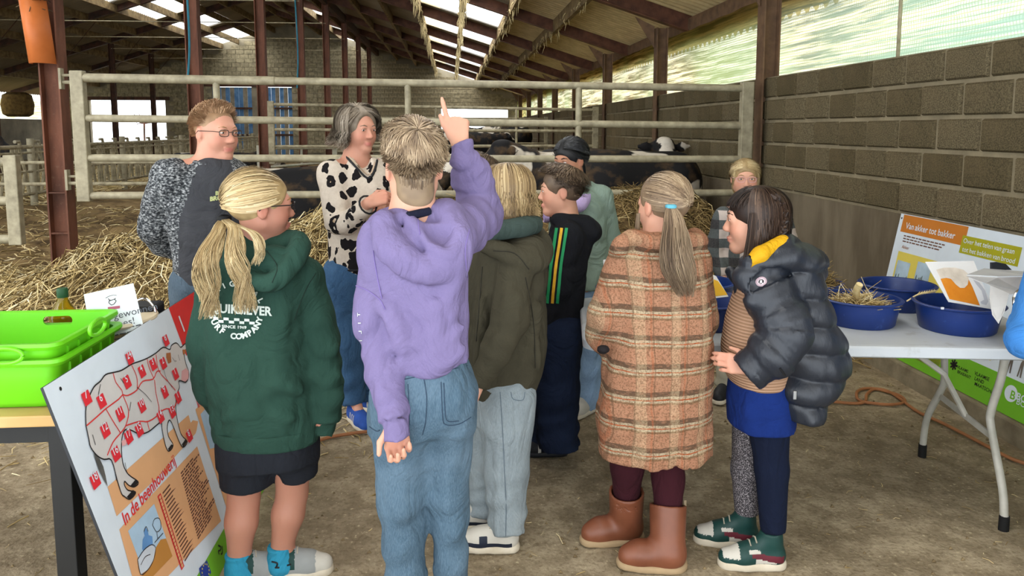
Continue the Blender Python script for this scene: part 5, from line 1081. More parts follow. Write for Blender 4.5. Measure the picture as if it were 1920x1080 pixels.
def trousers(name, rt, Jt, mat, rad, rows_=None, fold=.006, h=.010, top=None, ends=None, fl=1.):
    """rad = (hip, knee, ankle); ends = leg end points"""
    pts = np.array(Jt['hp']+Jt['kn']+Jt['an']); v = Vol(pts.min(0)-.2, pts.max(0)+.22, h); f = Jt['f']
    if rows_:
        b_ = min(rows_, key=lambda q: q[2]); rows_ = [q if q is not b_ else (q[0], q[1], q[2], q[3]*.97, q[4]*.82) for q in rows_]; v.loft(rows_, XD, YD, .045, 2.3)
    else: v.cone(Jt['pv']+UP*.05, Jt['pv']-UP*.02, rad[0]*1.42, rad[0]*1.5, .03, (f, .72)); 
    for i in (0, 1):
        R = rad[i] if isinstance(rad[0], (tuple, list)) else rad; e = ends[i] if ends else Jt['an'][i]-UP*.02
        v.cone(Jt['hp'][i], Jt['kn'][i], R[0], R[1], .05, fold=(1.6, fold*.35, A3(.9, .3, .8), i*2.)); v.cone(Jt['kn'][i], e, R[1], R[2], .03, fold=(3.2, fold, A3(.9, .3, .6), 1+i*3.), capb=True)
    v.noise(.006, (9, 9, 5), 3.3); v.ridge(.0045, (11, 11, 7), 2.2); v.ridge(.0025, (26, 26, 14), 7.7); return garment(name, v, mat, rt, 1)
def top(name, rt, mat, tors, sl, h=.009, fold=.004, nz=(.006, .003), extra=None, hd=.12, midx=None, hemcut=None, pad=0.):
    """tors: loft rows; sl: list of sleeves = [(points, radii, folds)]"""
    pts = np.array([A3(*q[:3]) for q in tors]+[p for s_ in sl for p in s_[0]]); v = Vol(pts.min(0)-.24-pad, pts.max(0)+.2, h)
    v.loft(tors, XD, YD, .02, 2.3, fold=(5, .035, 1.2))
    if hemcut: v.plane(*hemcut)
    for P, R, n in sl:
        for i in range(len(P)-1): v.cone(P[i], P[i+1], R[i], R[i+1], .016, fold=(n, fold*.8, A3(.9, .5, .7), i*1.3), capb=(i == len(P)-2))
    if extra: extra(v)
    if nz: v.noise(nz[0], (9, 9, 6), 1.3); v.ridge(nz[0]*.9, (8, 8, 6), 4.4); v.ridge(nz[1]*1.1, (20, 20, 13), 5.1)
    return garment(name, v, mat, rt, 1, midx)
# ---- hair
def ribbons(L, R, c):
    L = np.asarray(L, float); S, K, _ = L.shape; R = np.broadcast_to(np.asarray(R, float), (S, K)); T = np.gradient(L, axis=1); N_ = L-c; a = np.cross(T, N_); a /= np.linalg.norm(a, axis=2, keepdims=True)+1e-9
    V = np.stack([L-a*R[..., None], L+a*R[..., None]], 2); i = (np.arange(S)[:, None]*K+np.arange(K-1)[None])*2
    return V.reshape(-1, 3), np.stack([i, i+2, i+3, i+1], -1).reshape(-1, 4)
def strand_mesh(name, Ls, R, mat, rt, shade=None, n=3, thin=.68, c=None):
    if shade is not None: m_ = np.asarray(Ls)[:, len(Ls[0])//2]; shade = np.clip(.5+.55*(shade-.5)+.26*vnoise(*(m_*38).T)+.16*vnoise(*(m_*110).T), 0, 1)
    if c is None: V, Fq, sh = strands(Ls, np.asarray(R)*thin, n, shade)
    else: V, Fq = ribbons(Ls, np.asarray(R)*thin*1.15, c); sh = np.repeat(shade if shade is not None else rng.random(len(Ls)), len(Ls[0])*2)
    o = mk(name, V, Fq, mat, rt, True); float_attr(o.data, 'shade', sh); return o
def scalp(rt, Hd, mat, R=(.080, .100, .088), face=((0, .105, -.055), (.074, .088, .105)), low=None, shade=.25, extra=None, h=.007, name='hair', nape=-.075):
    c_ = Hd.p(0, -.017, .03); w_ = .16*Hd.s; v = Vol(c_-w_-A3(0, 0, .06), c_+w_, h); v.ell(c_, A3(*R)*Hd.s, Hd.A, .01)
    if low: v.ell(Hd.p(*low[0]), A3(*low[1])*Hd.s, Hd.A, .02)
    if extra: extra(v)
    v.ell(Hd.p(*face[0]), A3(*face[1])*Hd.s, Hd.A, .012, True)
    for x in (-1, 1): v.ell(Hd.p(x*.085, .0, -.012), A3(.03, .024, .034)*Hd.s, Hd.A, .008, True)
    if nape is not None: v.plane(Hd.p(0, -.05, nape), -Hd.A[2]*.9-Hd.A[1]*.1)
    P, Fq = v.mesh(2); o = mk(name, P, Fq, mat, rt, True); float_attr(o.data, 'shade', np.clip(shade+.12*vnoise(*(P*60).T), 0, 1)); return o
def rand_dirs(n, ok):
    d = rng.normal(size=(n*6, 3)); d /= np.linalg.norm(d, axis=1, keepdims=True); d = d[ok(d)]; return d[:n]
def short_ok(d): return ~((d[:, 1] > .45) & (d[:, 2] < .52)) & (d[:, 2] > -.52-.0*d[:, 1]) & ~((np.abs(d[:, 0]) > .55) & (d[:, 2] < -.12) & (d[:, 1] > -.35)) & ~((d[:, 1] > .15) & (d[:, 2] < .05))
def short_hair(rt, Hd, mat, n=1500, L=.55, whorl=(.08, -.62, .78), swirl=.5, lift=.012, r=.0022, ok=short_ok, front=0., name='hair_strands', jit=.25, R=(.079, .099, .087)):
    n = int(n*1.7); d = rand_dirs(n, ok); w_ = unit(whorl); tg = d-w_*(d@w_)[:, None]; tg /= np.linalg.norm(tg, axis=1, keepdims=True)+1e-6
    bt = np.cross(d, tg); a = swirl+.55*vnoise(d[:, 0]*3.1+5, d[:, 1]*3.1, d[:, 2]*3.1)+rng.normal(0, jit*.45, len(d)); tg = tg*np.cos(a)[:, None]+bt*np.sin(a)[:, None]
    ang = L*rng.uniform(.6, 1.2, len(d))*np.where(d[:, 2] < .1, .6, 1); t_ = np.linspace(0, 1, 6)
    D = d[:, None]*np.cos(ang[:, None, None]*t_[None, :, None])+tg[:, None]*np.sin(ang[:, None, None]*t_[None, :, None])
    lf = (lift*np.sin(t_*2.85)[None]*rng.uniform(.25, 1.1, len(d))[:, None])*np.clip(.12+1.05*D[..., 2], .08, 1.1)+.0012; Ls = Hd.sp(D, lf, R)
    return strand_mesh(name, Ls, r*np.array([1, 1.1, 1, .9, .7, .2])*Hd.s, mat, rt, np.clip(.5+rng.normal(0, .22, len(d))+.10*(d[:, 2]-.2), 0, 1), c=Hd.c)
def pulled_hair(rt, Hd, mat, tie, n=700, ok=None, r=.0024, lift=.006, name='hair_strands', K=9):
    ok = ok or (lambda d: ~((d[:, 1] > .62) & (d[:, 2] < .45)) & (d[:, 2] > -.45) & ~((d[:, 1] > .2) & (d[:, 2] < -.05)))
    n = int(n*1.6); d = rand_dirs(n, ok); td = np.repeat(unit(tie)[None], len(d), 0); t_ = np.linspace(0, 1, K); D = slerp(d, td, t_)
    lf = lift*np.sin(t_*pi)[None]*rng.uniform(.2, 1.3, len(d))[:, None]+.001; return strand_mesh(name, Hd.sp(D, lf), r*np.linspace(1, .9, K)*Hd.s, mat, rt, np.clip(rng.normal(.55, .22, len(d)), 0, 1), c=Hd.c)
def tail_hair(rt, pts, mat, n=150, w0=.012, w1=.045, wave=.010, r=.0026, name='ponytail', wf=9., flat=.6, Kn=4, thin=.6):
    n = int(n*1.7); P = np.array(spline(pts, Kn)); K = len(P); t_ = np.linspace(0, 1, K); a = rng.uniform(0, 2*pi, n); q = np.sqrt(rng.random(n)); prof = w0+(w1-w0)*np.sin(np.minimum(t_*1.25, 1)*pi/2)*(1-thin*sst(.72, 1, t_))
    off = np.stack([np.cos(a)*q, np.sin(a)*q*flat, np.zeros(n)], 1)[:, None]*prof[None, :, None]
    ph = rng.uniform(0, 1.2, n)[:, None]+3*q[:, None]; wv = wave*t_[None]*np.sin(wf*t_[None]+ph+a[:, None]*.5); ln = rng.uniform(.82, 1.0, n)
    Ls = P[None]+off; Ls[..., 0] += wv; Ls[..., 1] += wave*.6*t_[None]*np.cos(wf*t_[None]*1.1+ph)
    out = np.empty_like(Ls)
    for i in range(n): out[i] = np.stack([np.interp(t_*ln[i], t_, Ls[i, :, k]) for k in range(3)], 1)
    return strand_mesh(name, out, r*np.linspace(1, .35, K), mat, rt, np.clip(rng.normal(.55, .24, n), 0, 1))
def bob_hair(rt, Hd, mat, drop, n=520, azr=(-2.5, 2.5), r=.0027, wave=.006, part=(0., .15, 1.), lift=.012, name='hair_strands', flick=0., back=True, thf=1.75):
    """strands from the parting over the skull, then hanging; azimuth 0 = straight back"""
    n = int(n*1.5); az = rng.uniform(azr[0], azr[1], n); e = np.stack([np.sin(az), -np.cos(az), np.zeros(n)], 1); pz = unit(part); th0 = rng.uniform(.05, 1.2, n); th1 = np.full(n, thf)+rng.normal(0, .04, n)
    up_ = np.repeat(pz[None], n, 0); e = e-up_*(e@pz)[:, None]; e /= np.linalg.norm(e, axis=1, keepdims=True); t_ = np.linspace(0, 1, 8); th = th0[:, None]+(th1-th0)[:, None]*t_
    D = up_[:, None]*np.cos(th)[..., None]+e[:, None]*np.sin(th)[..., None]; lf = lift*rng.uniform(.2, 1.2, n)[:, None]*np.minimum(1, t_*3)[None]; A_ = Hd.sp(D, lf)
    dl = drop*rng.uniform(.75, 1.1, n) if not callable(drop) else drop(az)*rng.uniform(.75, 1.1, n); s2 = np.linspace(0, 1, 7)[1:]; ez = (e@Hd.A)
    tail = A_[:, -1:]+(-UP)[None, None]*(dl[:, None]*s2)[..., None]+ez[:, None]*(flick*s2[None]**2+wave*np.sin(8*s2[None]+2.2*vnoise(az*4, az*0, az*0+th0*1.5)[:, None]*3))[..., None]-ez[:, None]*(.02*s2[None]*(dl[:, None]/.1)*.3)[..., None]
    Ls = np.concatenate([A_, tail], 1); return strand_mesh(name, Ls, r*np.r_[np.full(8, 1.), np.linspace(.95, .3, 6)]*Hd.s, mat, rt, np.clip(rng.normal(.5, .26, n), 0, 1), c=Hd.c)
def glasses(rt, Hd, mat, r=.0014, w_=.021, hgt=.017):
    sg = lambda x: np.sign(x)*abs(x)**.62
    m = MB(); q = Hd.s
    for x in (-1, 1):
        m.tube([Hd.p(x*.032+w_*sg(cos(a)), .102-.006*abs(cos(a)), .001+hgt*.82*sg(sin(a))) for a in np.linspace(0, 2*pi, 21)], r*q*1.0, 6); m.tube([Hd.p(x*.053, .098, .006), Hd.p(x*.070, .075, .008), Hd.p(x*.083, -.005, .006), Hd.p(x*.083, -.02, -.008)], r*q, 6)
    m.tube([Hd.p(-.011, .102, .004), Hd.p(0, .106, .007), Hd.p(.011, .102, .004)], r*q, 6); return m.done('glasses', mat, rt, True)

def arc_text(name, b, txt, cu, cv, R, a0, a1, size, mat, rt, inward=True, bold=.03, sl_=0.):
    for i, ch in enumerate(txt):
        if ch == ' ': continue
        a = radians(a0+(a1-a0)*i/(len(txt)-1)); k = 1 if inward else -1
        up_ = A3(-cos(a), -sin(a), 0)*k; rt_ = A3(-up_[1], up_[0], 0)          # image space, v down
        print_text(name, b, ch, lambda x, y: (cu+R*cos(a)+rt_[0]*x+up_[0]*y, cv+R*sin(a)+rt_[1]*x+up_[1]*y+sl_*(R*cos(a))), size, mat, rt, bold)

def front_sweep(rt, Hd, mat, n=260, part=.02, lift=.008, end=(.98, -.15, .05), r=.0024, zl=(.42, .95), name='front_hair', sides=(-1, 1)):
    n = int(n*1.6); x = rng.uniform(0, .62, n); sd = rng.choice(sides, n); z = rng.uniform(zl[0], zl[1], n); d0 = np.stack([part+sd*x*(1.15-z), np.sqrt(np.clip(1-z*z, .05, 1)), z], 1); e = A3(*end)
    d1 = np.stack([sd*e[0]+0*x, e[1]+rng.normal(0, .12, n), e[2]+rng.normal(0, .12, n)-.1*(.9-z)], 1); t_ = np.linspace(0, 1, 8)
    Ls = Hd.sp(slerp(d0, d1, t_), .003+lift*(np.sin(t_*2.4)[None]+.5*np.sin(t_[None]*9+rng.uniform(0, 3, n)[:, None])*t_[None])*rng.uniform(.3, 1.2, n)[:, None]); return strand_mesh(name, Ls, r*np.linspace(1, .5, 8)*Hd.s, mat, rt, np.clip(rng.normal(.5, .25, n), 0, 1), c=Hd.c)
# ------------------------------------------------------------------ clothing materials
C_green = cloth('green_fleece', '213a31', .12, c2='2d493e'); C_lilac = cloth('lilac_fleece', '6a6085', .10, c2='7b7096', bump=.2); C_olive = cloth('olive_canvas', '38352a', .12, weave=220, c2='464234')
C_black = cloth('black_fleece', '15161a', .15, c2='1f2126'); C_sage = cloth('sage_cotton', '74877b', .1, c2='8a9c90'); C_navy = cloth('navy_denim', '141b2b', .2, c2='1d2840')
C_short = cloth('charcoal_jersey', '1b1d22', .15, c2='262930'); C_beige = cloth('beige_cotton', '9c9684', .1); C_bluesh = cloth('royal_blue_jersey', '10245c', .12, c2='172f72')
C_maroon = cloth('maroon_knit', '35151c', .12, weave=160, bump=.4); C_teal = cloth('teal_fleece', '323e3a', .12, c2='404e49'); C_blue = cloth('blue_fleece', '2f6cb0', .1, c2='4a87c8')
C_pink = cloth('lavender_cotton', 'b39fce', .1, c2='c9b6de'); C_yell = cloth('yellow_lining', 'b98910', .08, rough=.6, c2='cc9d1c'); C_dk = cloth('dark_trouser', '2b2d33', .15); C_red = cloth('red_knit', 'b02a30', .1)
def denim(name, c, c2, fade, sc_=7):
    t = NT(name, .9, .15); a = t.mix(t.noise(sc_, 5), hx(c), hx(c2)); st = t.noise(150, 3, t.map((3, 3, .5))); a = t.mix(t.ramp(st, [(.35, .0), (.68, .30)]), a, hx(fade)); a = t.mix(t.ramp(t.noise(4, 2), [(.5, 0), (.75, .45)]), a, hx(fade)); t.col(a); creases(t, 260, .2, 1.1, 6.5); return t.m
D_mid, D_light, D_woman, D_pale = denim('mid_denim', '30424f', '4a6274', '74899a'), denim('light_denim', '6b767c', '8a959a', 'a5afb2'), denim('blue_denim', '27425f', '3c5f84', '56779a'), denim('pale_denim', '6a86a6', '8aa5c0', 'a3bad0')
# plaid coat
t = NT('plaid_wool', .95, .1); o = t.xyz(); wob = t.math('MULTIPLY', t.noise(9, 4), .016)
zz, xx = t.math('ADD', o[2], wob), t.math('ADD', t.math('ADD', o[0], t.math('MULTIPLY', o[1], .35)), wob)
def band(co, per, off, lo, hi): f = t.math('FRACT', t.math('ADD', t.math('DIVIDE', co, per), off)); return t.math('MULTIPLY', t.math('GREATER_THAN', f, lo), t.math('LESS_THAN', f, hi))
a = t.mix(t.noise(35, 4), hx('94664e'), hx('ae8368')); fz = t.noise(55, 4, t.map((1, 1, 2.2)))
def edge(m_): return t.math('MULTIPLY', m_, t.ramp(fz, [(.30, .35), (.52, 1)]))
a = t.mix(edge(band(zz, .098, 0, .40, .66)), a, hx('a99a80')); a = t.mix(edge(band(zz, .098, 0, .64, .82)), a, hx('5f4a3b')); a = t.mix(edge(band(zz, .098, 0, .34, .42)), a, hx('7c5f46')); a = t.mix(edge(band(zz, .098, 0, .50, .545)), a, hx('a04e2b'))
a = t.mix(t.math('MULTIPLY', edge(band(xx, .115, .1, .0, .30)), .28), a, hx('cdb792')); a = t.mix(t.math('MULTIPLY', edge(band(xx, .115, .1, .42, .48)), .38), a, hx('a2522f')); a = t.mix(t.math('MULTIPLY', band(xx, .0575, .3, .1, .17), .5), a, hx('5d4633'))
a = t.mix(t.ramp(t.noise(180, 2), [(.35, .6), (.55, 0)]), a, hx('59432f')); t.col(a).bump(t.noise(160, 4), .8, .006); M_plaid = t.m
# leopard sweater
t = NT('leopard_knit', .95, .1); nz = t.noise(5, 3); vv = t.map((15, 15, 11)); q = t.n.new('ShaderNodeVectorMath'); q.operation = 'ADD'; t.set(q.inputs[0], vv); k_ = t.n.new('ShaderNodeTexNoise'); k_.inputs['Scale'].default_value = 17; t.set(k_.inputs[0], t.obj()); t.set(q.inputs[1], k_.outputs['Color'])
d = t.vor(1.0, q.outputs[0]); sp = t.math('MULTIPLY', t.math('LESS_THAN', d, .40), t.math('GREATER_THAN', t.math('ADD', d, t.math('MULTIPLY', t.noise(22, 2), .75)), .40)); inn = t.math('LESS_THAN', d, .2)
a = t.mix(t.noise(60, 4), hx('b7aa9a'), hx('d6cbbd')); a = t.mix(t.math('MULTIPLY', inn, t.ramp(nz, [(.5, 0), (.55, 1)])), a, hx('a88a66')); a = t.mix(sp, a, hx('1d1b1c')); t.col(a).bump(t.noise(230, 3), .5, .004); M_leo = t.m
# marled knit
t = NT('marled_knit', .95, .1); a = t.ramp(t.noise(85, 3, t.map((1, 1, 1.7))), [(.40, hx('26282b')), (.52, hx('55585b')), (.64, hx('9b9d9e'))]); t.col(a).bump(t.noise(200, 3), .4, .004); M_marl = t.m
C_char = cloth('charcoal_knit', '35363a', .1, c2='424347')
# big check
t = NT('check_fleece', .95, .1); o = t.xyz(); bx, bz = [t.math('GREATER_THAN', t.math('FRACT', t.math('ADD', t.math('DIVIDE', c_, .105), f_)), .5) for c_, f_ in ((o[0], .22), (o[2], .1))]
s_ = t.math('ADD', bx, bz); a = t.ramp(t.math('DIVIDE', s_, 2), [(0, hx('b9aca4')), (.25, hx('3d4648')), (.75, hx('11161d'))], 'CONSTANT'); t.col(t.mix(.15, a, t.mix(t.noise(120, 3), hx('101418'), hx('c0b8b0')))); M_check = t.m
# puffer
t = NT('puffer_nylon', .42, .45); a = t.mix(t.noise(4, 4), hx('161a22'), hx('242932')); t.col(a).bump(t.noise(60, 4, t.map((1, 1, .4))), .35, .006); M_puff = t.m
C_knit = NT('beige_rib_knit', .95, .1); o = C_knit.xyz(); w1 = C_knit.math('SINE', C_knit.math('MULTIPLY', o[2], 2*pi/.011)); C_knit.col(C_knit.mix(C_knit.math('ADD', C_knit.math('MULTIPLY', w1, .35), .5), hx('8a6a50'), hx('b8947a'))).bump(w1, .5, .004); M_rib = C_knit.m
t = NT('glitter_legging', .8, .3); t.col(t.ramp(t.noise(330, 2), [(.42, hx('1b191c')), (.54, hx('4a454a')), (.66, hx('b5aeb0'))])); M_glit = t.m
M_stitch, M_hairtie, M_tie2 = simple('dark_stitch', '2c3d50', .1), simple('black_tie', '121214', .1, 30), simple('teal_tie', '5aa2b5', .15, 60)
M_thread = simple('lilac_seam', '6f6095', .1); M_gseam = simple('green_seam', '16271f', .1); M_ptxt = simple('print_white', 'b9c2ba', .06, 30, .8)
S_white, S_navy, S_grey, S_sole, S_blk = simple('shoe_white', 'b9b5ab', .08, 12, .6), simple('shoe_navy', '1a2130', .1, 12, .6), simple('shoe_grey', '8a8d8c', .12, 12, .7), simple('shoe_sole', 'b9ae98', .12, 12, .7, c2='cfc6b4'), simple('shoe_black', '15161a', .1, 12, .6)
S_green, S_red, S_lace = simple('shoe_green', '173a36', .12, 12, .5), simple('shoe_burgundy', '5c1f2a', .1, 12, .6), simple('lace', 'a8a08f', .1, 12, .8)
S_bluesh = simple('shoe_blue', '274d9c', .15, 30, .8); S_tan = simple('rubber_boot', '693b26', .15, 7, .45, c2='824d36', spec=.45); S_brown = simple('shoe_brown', '3d302a', .2, 20, .8); M_sock = cloth('teal_sock', '2f86a5', .1)

# ------------------------------------------------------------------ 1 boy in lilac hoodie with raised arm
Y = 2.1; rt = person('boy from behind in lilac hoodie and blue jeans, one arm raised with finger pointing up', -.10, Y)
Jt = joints(-.10, Y, 1.58, (-.08, 1)); Hd = Head(J(776, 314, 2.12), (-.14, 1, .04), .95, face=True)
Jt.update(nb=J(774, 402, Y), ch=J(778, 490, Y), pv=J(798, 700, Y), sh=[J(716, 462, Y), J(846, 440, Y+.02)], el=[J(708, 625, Y-.04), J(906, 396, Y+.24)], wr=[J(742, 790, Y-.135), J(862, 270, Y+.16)], hp=[J(757, 750, Y), J(836, 745, Y)], kn=[J(751, 930, Y+.01), J(842, 930, Y+.01)], an=[J(758, 1085, Y), J(846, 1080, Y+.03)])
Jt['toe'] = [Jt['an'][0]*A3(1, 1, 0)+A3(-.03, .12, .03), Jt['an'][1]*A3(1, 1, 0)+A3(.03, .12, .03)]
fd = unit(J(857, 228, Y+.17)-Jt['wr'][1])
body(rt, Hd, Jt, SK1, .98, ((1.0, 1.05, 1.1, 1.15), (.10, 1.35, 1.45, 1.5)), ((A3(.05, .12, -1), A3(.25, -1, -.1), A3(-1, -.2, 0)), (fd, A3(.15, 1, .05), A3(-1, .1, .1))), neck=.050, hfine=.0042, hs=.86, hv=(True, True), to=(0, (.50, 1., -.15, .11)))
scalp(rt, Hd, H_sand, (.0765, .098, .090), nape=-.125, shade=.42, low=((0, -.046, -.062), (.056, .050, .070)))
d_ = rand_dirs(900, lambda d: (d[:, 1] < -.25) & (d[:, 2] < -.15) & (d[:, 2] > -.62) & (np.abs(d[:, 0]) < .72)); P0 = Hd.sp(d_, -.001, (.0765, .098, .089)); n_ = len(d_); t_ = np.linspace(0, 1, 5)[None, :, None]
strand_mesh('nape_hair', P0[:, None]-UP*.058*t_*rng.uniform(.6, 1.1, (n_, 1, 1))+Hd.A[1]*.020*t_**2-Hd.A[0]*(d_[:, :1]*.014)[:, :, None]*t_+rng.normal(0, .002, (n_, 1, 3))*t_, .0016*np.array([1, 1, .9, .7, .3]), H_sand, rt, np.clip(rng.normal(.42, .2, n_), 0, 1), c=Hd.c)
okb = lambda d: short_ok(d) & (d[:, 2] > -.62+.18*np.abs(d[:, 0])*2)
short_hair(rt, Hd, H_sand, 2600, .50, (.10, -.50, .86), .15, .003, .0017, okb, R=(.0765, .098, .089)); short_hair(rt, Hd, H_sand, 1900, .85, (.10, -.50, .86), .35, .012, .0018, lambda d: okb(d) & (d[:, 2] > .40), name='top_hair', R=(.074, .097, .100))
tors = rows([(412, 738, 812, .05), (428, 722, 838, .075), (446, 700, 862, .10), (475, 686, 876, .118), (520, 684, 880, .125), (570, 690, 880, .125), (620, 704, 876, .122), (665, 730, 878, .12), (690, 742, 879, .118), (712, 752, 880, .116)], Y, .12)
def ex(v):
    for P, r in (([(716, 418, 2.030), (742, 470, 1.985), (795, 505, 1.975), (842, 492, 1.980), (858, 448, 2.010), (842, 404, 2.070)], [.040, .040, .038, .038, .040, .036]), ([(752, 398, 2.060), (785, 430, 1.995), (818, 468, 1.965), (846, 478, 1.960), (858, 450, 1.985), (852, 412, 2.040), (828, 388, 2.090)], [.017, .017, .016, .016, .016, .017, .016])):
        Q = spline([J(*p) for p in P], 5); R = np.interp(np.linspace(0, 1, len(Q)), np.linspace(0, 1, len(r)), r)
        for i in range(len(Q)-1): v.cone(Q[i], Q[i+1], R[i], R[i+1], .010)
    v.ell(J(746, 414, 2.085), (.04, .05, .03), None, .02); v.ell(J(798, 452, 2.015), (.075, .03, .055), None, .02); v.cone(J(716, 425, 2.100), J(838, 402, 2.110), .05, .05, .03)
    v.ell(J(822, 430, 1.970), (.035, .035, .04), None, .012, True); folds(v, [[(742, 688), (800, 668), (872, 612)], [(735, 650), (790, 640), (868, 560)], [(752, 700), (820, 690), (876, 650)], [(712, 560), (745, 610), (758, 650)], [(876, 470), (850, 540), (800, 600)]], Y-.110, .017, .03)
    v.cone(J(742, 782, Y-.130), J(746, 822, Y-.143), .038, .036, .004, capb=True, capa=True)
    w_ = Jt['wr'][1]; v.cone(w_-fd*.055, w_+fd*.008, .038, .037, .004, capb=True)
sl1 = ([Jt['sh'][0], J(704, 600, Y-.03), J(722, 700, Y-.08), J(742, 785, Y-.13)], [.076, .059, .056, .045], 2.2)
sl2 = ([J(842, 446, Y+.01), J(902, 402, Y+.23), J(885, 330, Y+.2), Jt['wr'][1]-fd*.03], [.078, .072, .060, .043], 2.370)
p1, p2 = J(757, 702, Y), J(876, 668, Y); hemn = np.cross(unit(p2-p1), YD); hemn = hemn if hemn[2] < 0 else -hemn
tp = top('hoodie', rt, C_lilac, tors, [sl1, sl2], .0075, .0065, (.007, .0035), ex, hemcut=(p1, hemn)); b = bvh_of(tp)
v = Vol(p1-A3(.2, .3, .15), p2+A3(.2, .3, .15), .008); v.loft(rows([(640, 728, 878, .118), (715, 752, 879, .114)], Y, .12), XD, YD, .01, 2.070); v.plane(p1, hemn, .004); v.plane(p1+A3(0, 0, .06), -hemn, .004); garment('hem_band', v, C_lilac, tp)
seam('sleeve_seam', b, [[(668, 536), (690, 545), (712, 562), (722, 580)], [(700, 470), (706, 510), (716, 560)], [(880, 430), (872, 470), (876, 520)]], .0016, M_thread, rt); seam('hood_seam', b, [[(783, 402), (785, 425), (788, 440)]], .0014, M_thread, rt)
for k, ch in enumerate('TILITIL'): print_text('sleeve_print', b, ch, lambda x, y, k=k: (676+k*1.2-y*.55, 590+16*k+x*.9), 13, M_ptxt, rt, .02, .002)
m = MB(); m.tube([J(735, 408, 2.070), J(770, 404, 2.025), J(805, 396, 2.060)], .012, 8); m.done('tshirt_collar', cloth('navy_tshirt', '1a1c2c', .1), rt, True)
tr = trousers('jeans', rt, Jt, D_mid, ((.100, .070, .066), (.088, .058, .053)), rows([(664, 735, 880, .11), (700, 712, 884, .115), (760, 694, 885, .118), (800, 694, 885, .112)], Y, .115), .006, .0085, ends=[J(762, 1128, Y), J(848, 1125, Y+.02)]); b = bvh_of(tr)
seam('pocket_stitch', b, [[(827, 716), (830, 780), (836, 796), (860, 795), (883, 782)], [(832, 718), (835, 776), (841, 790), (860, 789)], [(793, 700), (800, 745), (798, 790), (792, 815)], [(693, 800), (706, 808), (712, 806)], [(765, 720), (768, 790), (762, 800)], [(755, 712), (800, 702), (876, 686)]], .0013, M_stitch, rt)
for i in (0, 1): sneaker('shoe', rt, Jt['an'][i], (-.1+.2*i, 1), .24, [S_white, S_lace, S_sole])

# ------------------------------------------------------------------ 2 blonde girl in green hoodie
Y = 2.5; rt = person('girl with long blonde ponytail, glasses, green printed hoodie and dark shorts', -.66, Y)
Jt = joints(-.66, Y, 1.40, (.12, 1)); Hd = Head(J(490, 385, Y), (.92, .38, -.03), .985, .04)
Jt.update(nb=J(485, 480, Y), ch=J(485, 560, Y), pv=J(505, 790, Y), sh=[J(412, 520, Y), J(562, 518, Y)], el=[J(386, 650, Y), J(604, 655, Y)], wr=[J(425, 770, Y+.14), J(614, 748, Y-.02)], hp=[J(465, 815, Y), J(548, 812, Y)], kn=[J(457, 938, Y), J(548, 925, Y+.02)], an=[JZ(449, 1092, 0)+UP*.075, JZ(528, 1082, 0)+UP*.085])
Jt['toe'] = [Jt['an'][0]*A3(1, 1, 0)+A3(.11, .05, .03), Jt['an'][1]*A3(1, 1, 0)+A3(.12, .03, .03)]
body(rt, Hd, Jt, skin('shaded_skin', 'a5705c', 'b07e69'), 1.03, ((.9,)*4, (.9,)*4), lg=1.03); Hd.extras(rt, '8a6a40'); glasses(rt, Hd, simple('dark_glasses', '1b1a1c', .05, 9, .3), .002)  # skin colour darkened to carry the shade on her legs
scalp(rt, Hd, H_blond, (.083, .104, .092), nape=-.06, shade=.35); pulled_hair(rt, Hd, H_blond, (-.02, -.97, -.22), 1500, ok=lambda d: ~((d[:, 1] > .80) & (d[:, 2] < .42)) & (d[:, 2] > -.45) & ~((d[:, 1] > .22) & (d[:, 2] < -.05)), lift=.014)
tie = J(421, 410, Y-.02); MB().lathe([(.012, -.012), (.021, -.008), (.023, .0), (.021, .008), (.012, .012)], 16, c=tie).done('hair_tie', M_hairtie, rt, True)
tail_hair(rt, [tie, J(408, 432, 2.42), J(392, 480, 2.352), J(384, 540, 2.342), J(392, 598, 2.345)], H_blond, 230, .014, .036, .020, .0024, wf=11.); tail_hair(rt, [tie+A3(.005, -.01, 0), J(436, 428, 2.39), J(444, 480, 2.345), J(448, 530, 2.335), J(466, 588, 2.335)], H_blond, 190, .012, .028, .022, .0024, wf=12.)
tail_hair(rt, [tie, J(450, 425, 2.40), J(478, 440, 2.37), J(490, 470, 2.355), J(474, 500, 2.35)], H_blond, 60, .008, .014, .010, .002, name='loose_lock')
tors = rows([(462, 450, 540, .06), (480, 425, 555, .09), (500, 400, 578, .11), (525, 390, 588, .122), (570, 386, 590, .128), (640, 384, 588, .128), (720, 390, 592, .128), (780, 400, 597, .13), (818, 410, 598, .13)], Y, .12)
def ex(v):
    Q = spline([J(*p) for p in ((440, 478, 2.44), (462, 520, 2.38), (505, 530, 2.365), (545, 500, 2.375), (562, 462, 2.43), (545, 446, 2.52))], 5)
    for i in range(len(Q)-1): v.cone(Q[i], Q[i+1], .032, .032, .012)
    v.ell(J(505, 488, 2.415), (.085, .045, .06), None, .025); v.cone(J(450, 470, 2.48), J(545, 462, 2.5), .055, .05, .02)
    v.cone(J(612, 780, Y-.02), J(608, 812, Y-.02), .037, .036, .005, capb=True); folds(v, [[(470, 760), (520, 720), (565, 735)], [(410, 790), (470, 770), (550, 785)]], Y-.114, .013, .03); folds(v, [[(590, 700), (612, 715), (635, 705)], [(592, 745), (615, 755), (640, 742)], [(585, 640), (605, 660), (630, 655)]], Y-.050, .012, .03)
tp = top('hoodie', rt, C_green, tors, [([J(565, 518, Y), J(604, 640, Y), J(614, 720, Y-.01), J(613, 790, Y-.02)], [.074, .058, .053, .050], 2.), ([J(410, 528, Y), J(380, 640, Y), J(392, 730, Y+.05), J(428, 780, Y+.14)], [.068, .056, .05, .042], 2.)], .008, .005, (.006, .003), ex); b = bvh_of(tp)
